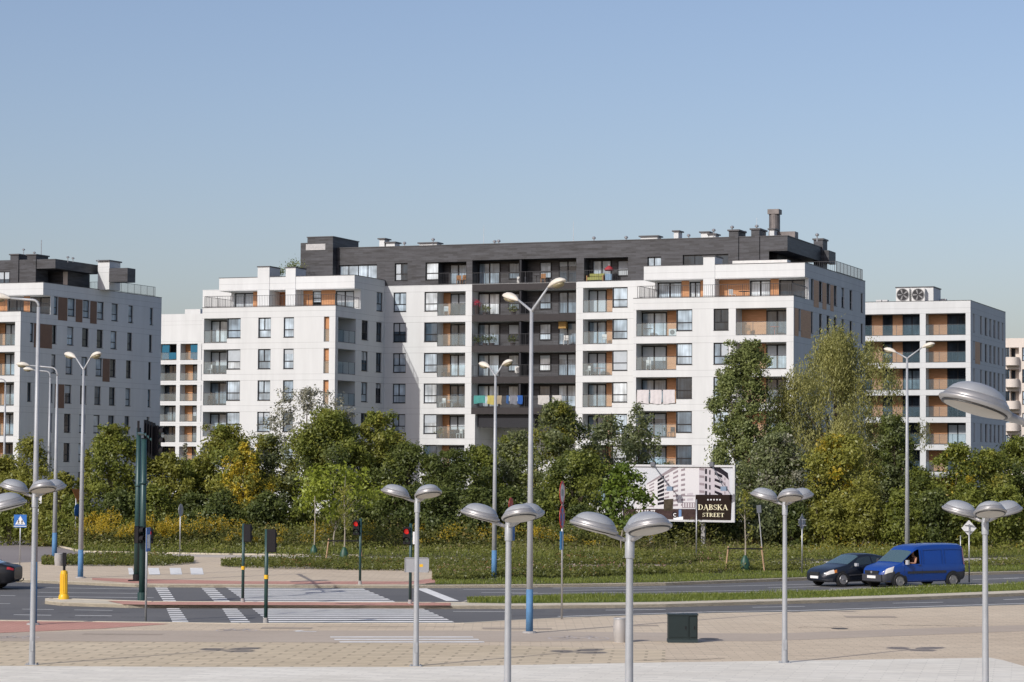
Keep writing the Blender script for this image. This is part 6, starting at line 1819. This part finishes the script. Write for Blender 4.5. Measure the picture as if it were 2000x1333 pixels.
mb.quad((x0+.12,.097,zb_+.12),(x1-.12,.097,zb_+.12),(x1-.12,.097,zt-.12),(x0+.12,.097,zt-.12),0)
pg([(120,800),(1215,805),(1215,985),(120,975)], 4)                       # dark ground band
pg([(480,440),(990,168),(1265,168),(1265,585),(1215,590),(1215,800),(300,795),(300,560)], 1)   # long sunlit front
pg([(1265,168),(1390,168),(1700,300),(1720,350),(1720,590),(1265,590)], 8)         # end elevation
pg([(1390,168),(1560,168),(1700,265),(1712,370),(1640,300),(1480,205)], 3)
def on_front(u, v):
    # u along the front 0..1 (left..right), v floor 0..1 (top..bottom)
    xl, xr = 500, 1250; x = xl+(xr-xl)*u; yt = 445-280*min(1, (x-480)/500); yb = 800
    yt = max(yt, 172) if x < 990 else 172-(x-990)*.28
    return x, yt+(yb-yt)*v
for fl in range(8):
    v0 = .06+fl*.118
    for u0, u1, c in ((.02,.12,2),(.33,.42,2),(.50,.60,2),(.66,.74,2),(.78,.9,8)):
        if u0 > .76 and fl < 5: continue
        a, b, cc, d = on_front(u0, v0), on_front(u1, v0-.004), on_front(u1, v0+.05), on_front(u0, v0+.05)
        pg([a, b, cc, d], c)
for fl in range(7):                                                  # dark stack of balconies
    a, b = on_front(.19,.02+fl*.13), on_front(.32,.0+fl*.13); cc, d = on_front(.32,.085+fl*.13), on_front(.19,.10+fl*.13); pg([a,b,cc,d], 3)
pg([(480,440),(985,168),(880,168),(480,425)], 2)                      # roof edge
for k in range(4):
    y = 185+k*112; pg([(1272,y),(1345,y+8),(1345,y+45),(1272,y+35)], 2); pg([(1355,y+12),(1385,y+15),(1385,y+95),(1355,y+92)], 3); pg([(1418,y+35),(1438,y+38),(1438,y+105),(1418,y+103)], 3)
    y2 = 250+k*92; pg([(1500,y2),(1615,y2+45),(1615,y2+95),(1500,y2+50)], 3); pg([(1505,y2+42),(1612,y2+88),(1612,y2+98),(1505,y2+52)], 1)
    pg([(1645,330+k*70),(1662,335+k*70),(1662,375+k*70),(1645,370+k*70)], 2)
pg([(735,660),(880,650),(870,830),(735,830)], 10)
pg([(1010,600),(1205,600),(1205,615),(1010,615)], 2); pg([(1010,700),(1205,700),(1205,790),(1010,790)], 2); pg([(1010,690),(1210,690),(1210,705),(1010,705)], 1)
for k in range(5): pg([(1025+k*38,715),(1040+k*38,715),(1040+k*38,780),(1025+k*38,780)], 1)
pg([(1212,590),(1762,590),(1745,975),(1212,985)], 5)                  # text panel
pg([(960,815),(1000,815),(1000,935),(960,935)], 9); pg([(880,938),(1025,918),(1025,970),(880,970)], 7)
for a0 in range(14):                                                  # the C-shaped emblem
    t0, t1 = R(50+a0*19), R(50+(a0+1)*19)
    pg([(905+cos(t0)*45,893+sin(t0)*45),(905+cos(t1)*45,893+sin(t1)*45),(905+cos(t1)*30,893+sin(t1)*30),(905+cos(t0)*30,893+sin(t0)*30)], 3)
    pg([(905+cos(t0)*27,893+sin(t0)*27),(905+cos(t1)*27,893+sin(t1)*27),(905+cos(t1)*17,893+sin(t1)*17),(905+cos(t0)*17,893+sin(t0)*17)], 7)
for k in range(5):                                                    # five stars
    cx, cy = 1400+k*45.5, 665; S_ = []
    for j in range(10):
        rr = 17 if j % 2 == 0 else 7.5; an = -pi/2+j*pi/5; S_.append((cx+cos(an)*rr, cy+sin(an)*rr))
    for j in range(10): pg([(cx,cy), S_[j], S_[(j+1)%10]], 7)
poster = mb.build('poster', PC, t)
def text(body, xy, h, m, wscale=1.0, bold=.0):
    cu = bpy.data.curves.new('lettering', 'FONT'); cu.body = body; cu.size = h; cu.extrude = .001; cu.offset = bold; cu.space_character = 1.02
    cu.materials.append(m); o = bpy.data.objects.new('lettering', cu); COL.objects.link(o); o.parent = poster
    p = bmap(*q(*xy)); o.location = (p[0], .079, p[2]); o.rotation_euler = (R(90),0,0); o.scale = (wscale,1,1)
    bpy.context.view_layer.update(); me = bpy.data.meshes.new_from_object(o.evaluated_get(bpy.context.evaluated_depsgraph_get()))
    n = bpy.data.objects.new('phone_number', me); COL.objects.link(n); n.parent = poster; n.location = o.location; n.rotation_euler = o.rotation_euler; n.scale = o.scale
    bpy.data.objects.remove(o); return n
# serif capitals drawn as outlines: words in a small hand made serif alphabet
def serif(body, xy, capw, caph, m, name='lettering'):
    """thick and thin strokes with bracket serifs; unit cell 0..w x 0..1"""
    TH, TN, SF = .17, .07, .055
    def V(x, z0=0, z1=1, w=TH): return [[(x-w/2,z0),(x+w/2,z0),(x+w/2,z1),(x-w/2,z1)]]
    def Hh(x0, x1, z, w=TN): return [[(x0,z-w/2),(x1,z-w/2),(x1,z+w/2),(x0,z+w/2)]]
    def Sx(x, z, w=.36): return Hh(x-w/2, x+w/2, z+(SF/2 if z < .5 else -SF/2), SF)
    def D(a, b, w): 
        dx = w/2; return [[(a[0]-dx,a[1]),(a[0]+dx,a[1]),(b[0]+dx,b[1]),(b[0]-dx,b[1])]]
    def Bow(cx, cz, rx, rz, a0, a1, t0=.15, t1=.05, n=16):
        out = []
        for k in range(n):
            a, b = a0+(a1-a0)*k/n, a0+(a1-a0)*(k+1)/n
            def th(q_): return t1+(t0-t1)*abs(cos(q_))**1.5
            out.append([(cx+cos(a)*rx,cz+sin(a)*rz),(cx+cos(b)*rx,cz+sin(b)*rz),(cx+cos(b)*(rx-th(b)),cz+sin(b)*(rz-th(b)*.8)),(cx+cos(a)*(rx-th(a)),cz+sin(a)*(rz-th(a)*.8))])
        return out
    L = {
     'D': (.92, V(.2)+Sx(.2,0)+Sx(.2,1)+Bow(.30,.5,.55,.5,-pi/2,pi/2)+Hh(.2,.32,.03)+Hh(.2,.32,.97)),
     'A': (.95, D((.14,0),(.46,1),.06)+D((.80,0),(.46,1),.16)+Hh(.24,.70,.33,.06)+Sx(.14,0,.28)+Sx(.80,0,.34)),
     'B': (.80, V(.2)+Sx(.2,0,.34)+Sx(.2,1,.34)+Bow(.30,.27,.42,.27,-pi/2,pi/2)+Bow(.30,.765,.36,.235,-pi/2,pi/2)+Hh(.2,.34,.53)+Hh(.2,.32,.03)+Hh(.2,.32,.97)),
     'S': (.68, Bow(.33,.735,.25,.265,R(30),R(270),.10,.06)+Bow(.33,.265,.27,.265,R(-150),R(90),.10,.06)+D((.16,.60),(.54,.40),.14)+V(.56,.72,.98,.05)+V(.08,.02,.28,.05)),
     'K': (.92, V(.2)+Sx(.2,0)+Sx(.2,1)+D((.28,.42),(.74,1),.08)+D((.78,0),(.42,.58),.17)+Sx(.74,1,.30)+Sx(.80,0,.34)),
     'T': (.84, V(.42)+Sx(.42,0)+Hh(.06,.78,.965)+V(.085,.74,.96,.05)+V(.755,.74,.96,.05)),
     'R': (.88, V(.2)+Sx(.2,0)+Sx(.2,1,.34)+Bow(.30,.74,.38,.26,-pi/2,pi/2)+Hh(.2,.34,.50)+Hh(.2,.32,.97)+D((.74,0),(.38,.5),.15)+Sx(.78,0,.28)),
     'E': (.76, V(.2)+Hh(.06,.66,.03)+Hh(.06,.64,.97)+Hh(.2,.5,.51)+V(.64,.03,.26,.05)+V(.62,.76,.97,.05)+V(.5,.40,.62,.05)),
    }
    p0 = bmap(*q(*xy)); total = sum(L['A' if c == 'Ą' else c][0] for c in body)
    k = capw/total; x = p0[0]; mb2 = MB(); j = 0
    for c in body:
        w, polys = L['A' if c == 'Ą' else c]
        if c == 'Ą': polys = polys + D((.80,0),(.74,-.12),.07)+D((.74,-.12),(.80,-.26),.07)+Hh(.78,.90,-.25,.05)
        for P in polys:
            j += 1; y = .0785-(j % 12)*.0003
            mb2.add([(x+a*k, y, p0[2]+b*caph) for a, b in P], [tuple(range(len(P)))])
        x += w*k
    return mb2.build(name, m, poster)
sx = lambda a, b: abs(bmap(*q(b,800))[0]-bmap(*q(a,800))[0]); sz = lambda a, b: abs(bmap(*q(1400,b))[2]-bmap(*q(1400,a))[2])
serif('DĄBSKA', (1250,815), sx(1250,1700), sz(735,815), PC[6])
serif('STREET', (1315,920), sx(1315,1645), sz(862,920), PC[6])
text('267 55 77', (318,868), sz(815,868)*1.38, PC[7], wscale=1.0, bold=.006)
# lamp arms in front of the board
for px0, py0, px1, py1 in ((1275.5,908,1316,955),(1390,908,1421,955)):
    a = bmap(px0, py0); b = bmap(px1, py1); mb = MB()
    mb.tube([(a[0],.0,a[2]),(b[0]-.05,-.75,b[2]+.1)], .03, 6); mb.box(a[0]-.13,a[0]+.13,-.1,.2,a[2]-.08,a[2]+.16); mb.build('lamp_arm', BLACKP if px0 < 0 else mat('dark_arm', (.12,.13,.15), .5, .3), t)
    mb = MB(); mb.box(b[0]-.17,b[0]+.17,-.95,-.65,b[2]-.12,b[2]+.14); mb.build('floodlight', mat('blue_grey_floodlight', (.16,.23,.32), .5), t)

# ------------------------------------------------------------ things on the balconies
rb = random.Random(77)
def bloc(f, px, w, z, ref_py=640):
    u = f.back(w).u(px, ref_py); p = Vector(f.map(u, w, z)); return f.b.O + FD*p.x + SD*p.y + Vector((0,0,p.z))
def b_thing(name, label, cat, f, px, w, z, group=None):
    return thing(name, label, cat, bloc(f, px, w, z), -AB, group)
def chair(label, f, px, w, z, col, rot=0):
    t = b_thing('folding_chair', label, 'chair', f, px, w, z, 'chairs on the balconies'); t.rotation_euler[2] += rot
    mb = MB(); mb.box(-.22,.22,-.22,.22,.42,.46); mb.build('seat', col, t)
    mb = MB(); mb.box(-.22,.22,.19,.23,.5,.92); mb.build('backrest', col, t)
    for a, b in ((-.2,-.2),(.2,-.2),(-.2,.2),(.2,.2)):
        mb = MB(); mb.box(a-.018,a+.018,b-.018,b+.018,0,.42 if b < 0 else .5); mb.build('leg', col, t)
def table(label, f, px, w, z, col, r=.35):
    t = b_thing('small_table', label, 'table', f, px, w, z, 'tables on the balconies')
    mb = MB(); mb.lathe([(r,.68),(r,.72),(.0001,.72)], 16); mb.build('tabletop', col, t)
    mb = MB(); mb.tube([(0,0,.03),(0,0,.68)], .03, 8); mb.lathe([(.2,0),(.2,.03),(.03,.04)], 12); mb.build('leg', col, t)
def cloth(label, f, px0, px1, z0, z1, m, w=-.02, cat='towel', name='hanging_towel'):
    u0, u1 = f.u(px0), f.u(px1); n = 12; rows = 5
    base = Vector(f.map((u0+u1)/2, w, z0)); O = f.b.O + FD*base.x + SD*base.y + Vector((0,0,base.z))
    mb = MB(); mb.smooth = True; vs = []; hw = (u1-u0)/2; ph = rb.uniform(0,6)
    for j in range(rows+1):
        v = j/rows
        for i in range(n+1):
            s = i/n; vs.append((-hw+2*hw*s+.02*sin(v*5+ph), -.03-.035*(1-v)*sin(s*14+ph)-.02*(1-v), (z1-z0)*v-(.05*(1-v)*sin(s*4+ph))))
    mb.add(vs, [(j*(n+1)+i, j*(n+1)+i+1, (j+1)*(n+1)+i+1, (j+1)*(n+1)+i) for j in range(rows) for i in range(n)])
    vs2 = [(x, y+.10 if f.k == 'F' else y, z) for x, y, z in vs[-(n+1):]]
    mb.add(vs[-(n+1):]+vs2, [(i, i+1, n+2+i, n+1+i) for i in range(n)])
    o = mb.build(name, m, None); o.location = O; o.rotation_euler = (0,0,-AB); tag(o, label, cat, 'laundry hanging on balcony railings')
WH = mat('white_plastic', (.62,.62,.60), .5); WD = mat('teak_furniture', (.30,.15,.06), .6); DK = mat('dark_wicker', (.04,.03,.03), .8)
zf = lambda r: Zr(r)-LOGH
# laundry on the lowest long balcony and the three white blankets
TT = {'teal': (.06,.25,.23), 'yellow': (.40,.34,.10), 'navy': (.03,.09,.24), 'grey': (.16,.17,.20), 'blue': (.015,.08,.30), 'sand': (.30,.25,.18), 'white': (.45,.44,.42)}
for lab, a, b, c in (('teal towel at the left end of the lowest long balcony',927,949,'teal'),('yellow towel on the lowest long balcony beside the teal one',953,969,'yellow'),('sand coloured cloth next to the yellow towel',972,981,'sand'),
                     ('small navy cloth left of the grey towel',990,995,'navy'),('grey towel in the middle of the lowest long balcony',997,1011,'grey'),('bright blue towel draped next to the grey towel',1012,1022,'blue'),
                     ('white sheet hanging right of the lamp pole on the lowest long balcony',1052,1074,'white'),('second white cloth at the right end of the lowest long balcony',1080,1098,'white')):
    cloth(lab, fM, a, b, zf(4)+.28+rb.uniform(0,.15), Zr(4)-1.17, mat('cloth_'+c, TT[c], .9, var=.15, vscale=3))
for lab, a, b in (('left one of three white blankets on a right wing balcony',1245,1268),('middle one of three white blankets on a right wing balcony',1271,1293),('right one of three white blankets on a right wing balcony',1296,1319)):
    cloth(lab, fR, a, b, zf(4)+.02, Zr(4)-1.1, mat('white_blanket', (.56,.53,.53), .9, var=.1, vscale=4))
BT = mat('blue_screen_cloth', (.008,.11,.19), .8)
zk = lambda r: 21.9-2.95*(r-1)
cloth('blue privacy cloth in the top left loggia of the link block', fK1, 316, 330, zk(1)-2.2, zk(1)-.1, BT, w=.3, cat='curtain', name='privacy_cloth')
cloth('blue cloth over the railing of the top left loggia of the link block', fK1, 331, 345, zk(1)-2.2, zk(1)-1.25, BT, w=-.02, cat='curtain', name='privacy_cloth')
cloth('blue privacy cloth in the top right loggia of the link block', fK1, 371, 386, zk(1)-2.2, zk(1)-.1, BT, w=.3, cat='curtain', name='privacy_cloth')
# air conditioners
def ac(label, f, px, z, w=1.0):
    t = b_thing('air_conditioner', label, 'air conditioner', f, px, w, z, 'air conditioners')
    mb = MB(); mb.box(-.42,.42,0,.3,.05,.65); mb.box(-.3,-.24,0,.3,0,.05); mb.box(.24,.3,0,.3,0,.05); mb.build('casing', WH, t)
    mb = MB(); mb.lathe([(.22,0),(.19,.01),(.0001,.01)], 16, Matrix.Translation((-.08,-.002,.35)) @ Matrix.Rotation(R(90),4,'X')); mb.build('fan', mat('dark_grille', (.15,.15,.15), .6), t)
ac('white air conditioner on the fourth long balcony from the top, beside the partition', fM, 1014, zf(3)+.35); ac('white air conditioner on the dark top balcony', fM, 1017, zd0+.05)
# sunflower-red parasol and other furniture
t = b_thing('parasol', 'folded red and blue parasol on the top right balcony of the dark storey', 'parasol', fM, 1189, .5, zd0+.02)
mb = MB(); mb.tube([(0,0,0),(0,0,1.6)], .03, 8); mb.build('pole', WH, t); mb = MB(); mb.smooth = True; mb.lathe([(.42,1.0),(.46,1.15),(.3,1.32),(.05,1.5)], 12); mb.build('canopy', mat('red_canopy', (.30,.03,.04), .8), t)
mb = MB(); mb.box(-.3,.3,-.2,.2,.1,.7); mb.build('cover', mat('light_blue_cover', (.18,.28,.38), .8), t)
t = b_thing('garden_sofa', 'yellow green garden sofa on the top right balcony of the dark storey', 'sofa', fM, 1163, .6, zd0+.02)
YG = mat('yellow_green_cushion', (.27,.28,.09), .9); mb = MB(); mb.box(-.75,.75,-.3,.3,.15,.42); mb.build('seat', YG, t); mb = MB(); mb.box(-.75,.75,.25,.4,.42,.8); mb.build('backrest', YG, t)
mb = MB(); mb.box(-.85,-.76,-.3,.35,.0,.6); mb.box(.76,.85,-.3,.35,0,.6); mb.build('armrest', WD, t)
t = b_thing('flower_pot', 'pink flowers bunched at the left end of the second long balcony', 'flowers', fM, 931, .35, zf(1)+.02)
mb = MB(); mb.lathe([(.18,0),(.24,.9),(.2,.92)], 14); mb.build('pot', DK, t)
rs = np.random.RandomState(3); C = rs.normal(0,.16,(260,3)); C[:,2] += 1.15; A, B = axes(rs, 260)
o = bpy.data.objects.new('blossoms', leaf_mesh('blossoms', C.astype(np.float32), np.full(260,.07,np.float32), A, B, [leafmat('pink_petals', (.5,.05,.10), (.65,.15,.2))])); COL.objects.link(o); o.parent = t
def plant(label, f, px, w, z, h, r, sp='dark', pot=.3, n=260):
    t = b_thing('potted_plant', label, 'potted plant', f, px, w, z, 'potted plants')
    mb = MB(); mb.lathe([(r*.4,0),(r*.55,pot),(r*.45,pot)], 12); mb.build('pot', DK, t)
    rs = np.random.RandomState(int(px)); C = rs.normal(0,1,(n,3))*np.array([r*.45,r*.45,h*.22]); C[:,2] += pot+h*.5; A, B = axes(rs, n)
    o = bpy.data.objects.new('leaves', leaf_mesh('leaves', C.astype(np.float32), rs.uniform(.05,.1,n).astype(np.float32), A, B, [LM[sp]])); COL.objects.link(o); o.parent = t
plant('bushy potted shrub on the roof left of the dark stair tower', M.F(-3), 573, 0, ZHI, 1.5, 1.0, 'mid', .5, 700)
plant('low pot plant on the roof beside the second white chimney', M.F(-4), 545, 0, ZHI, .9, .6, 'mid', .3, 260)
for i, (lab, px, r) in enumerate((('leftmost dark pot plant on the third long balcony',931,2),('second dark pot plant on the third long balcony',948,2),('dark pot plant under the glass door of the third long balcony',961,2),('pot plant left of the partition on the third long balcony',1002,2),
        ('grassy pot plant in the middle of the second long balcony',948,1),('flowering pot plant on the second long balcony below the window',1003,1),('green plant on the bottom balcony next to the table',856,5))):
    plant(lab, fM, px, .45, zf(r)+.02, .8, .5, 'dark' if r == 2 else 'mid', .25, 160)
chair('brown wicker chair on the dark top balcony left of the white pier', fM, 895, .7, zd0+.03, WD, .3); chair('second brown wicker chair on the dark top balcony', fM, 903, .5, zd0+.03, WD, -.4)
chair('brown chair below the right window of the dark top long balcony', fM, 1060, .8, zd0+.03, WD, .2); table('dark small table beside the brown chair on the top long balcony', fM, 1047, .7, zd0+.03, DK, .3)
chair('white chair on the first white balcony of the recessed front', fM, 871, .5, zf(1)+.02, WH, .4); chair('dark chair on the third white balcony of the recessed front', fM, 868, .6, zf(3)+.02, DK, .2)
chair('white chair on the fourth white balcony of the recessed front', fM, 866, .6, zf(4)+.02, WH, 0); table('white table on the fourth white balcony of the recessed front', fM, 884, .7, zf(4)+.02, WH, .45)
chair('wooden chair on the bottom recessed balcony', fM, 864, .6, zf(5)+.02, WD, .5); table('wooden table on the bottom recessed balcony', fM, 878, .6, zf(5)+.02, WD, .5); chair('white garden chair on the bottom recessed balcony', fM, 899, .6, zf(5)+.02, WH, -.5)
chair('dark chair behind glass on the left wing, third loggia from the top', fL, 412, .7, zf(4)+.02, DK, .3); table('dark table in the lowest visible loggia of the left wing', fL, 418, .7, zf(5)+.02, DK, .4); chair('dark chair in the lowest visible loggia of the left wing', fL, 408, .7, zf(5)+.02, DK, .2)
chair('white chair in the second loggia of the left wing', fL, 410, .7, zf(3)+.02, WH, .2)
table('red tray table on the right wing corner balcony', fR, 1513, .5, zf(2)+.02, mat('red_tray', (.45,.12,.09), .6), .42); chair('rattan chair on the right wing corner balcony', fR, 1461, .7, zf(2)+.02, WD, .3)
chair('white chair in the third loggia of the right wing', fR, 1267, .7, zf(3)+.02, WH, .3); table('low table in the top left loggia of the right wing', fR, 1266, .7, zf(2)+.02, DK, .4)
chair('black chair in the sixth row loggia of the right wing', fR, 1312, .6, zf(5)+.02, DK, -.3); chair('wooden chair in the loggia just above the billboard', fR, 1312, .5, zf(6)+.02, WD, .4); table('wooden table in the loggia just above the billboard', fR, 1300, .6, zf(6)+.02, WD, .3)
chair('white lounger chair on the roof terrace of the right wing', M.F(-9), 1430, 0, ZLO+.03, WH, .9); table('dark table on the roof terrace of the right wing', M.F(-9), 1453, 0, ZLO+.03, DK, .5)
table('pink topped table on a small balcony left of the right wing', fB, 1172, .7, zf(3)+.02, mat('pink_tabletop', (.5,.22,.18), .6), .5); chair('white chair on the small balcony with the drying rack', fB, 1180, .6, zf(2)+.02, WH, .2); chair('small pink chair on the balcony with the pink table', fB, 1148, .6, zf(3)+.02, WH, -.2)
chair('white kitchen chair at the right end of the third long balcony', fM, 1105, .5, zf(2)+.02, WH, .2)
t = b_thing('cabinet', 'brown storage box hung high at the right end of the third long balcony', 'cabinet', fM, 1098, .8, Zr(2)-.72); mb = MB(); mb.box(-.38,.38,0,.4,0,.66); mb.build('body', mat('ochre_box', (.32,.19,.05), .7), t); mb = MB(); mb.box(-.36,.36,-.02,-.002,.02,.64); mb.build('door', mat('ochre_box', (0,0,0)), t)
ac('white air conditioner in the top left loggia of the right wing', fR, 1315, zf(2)+.02, .7)
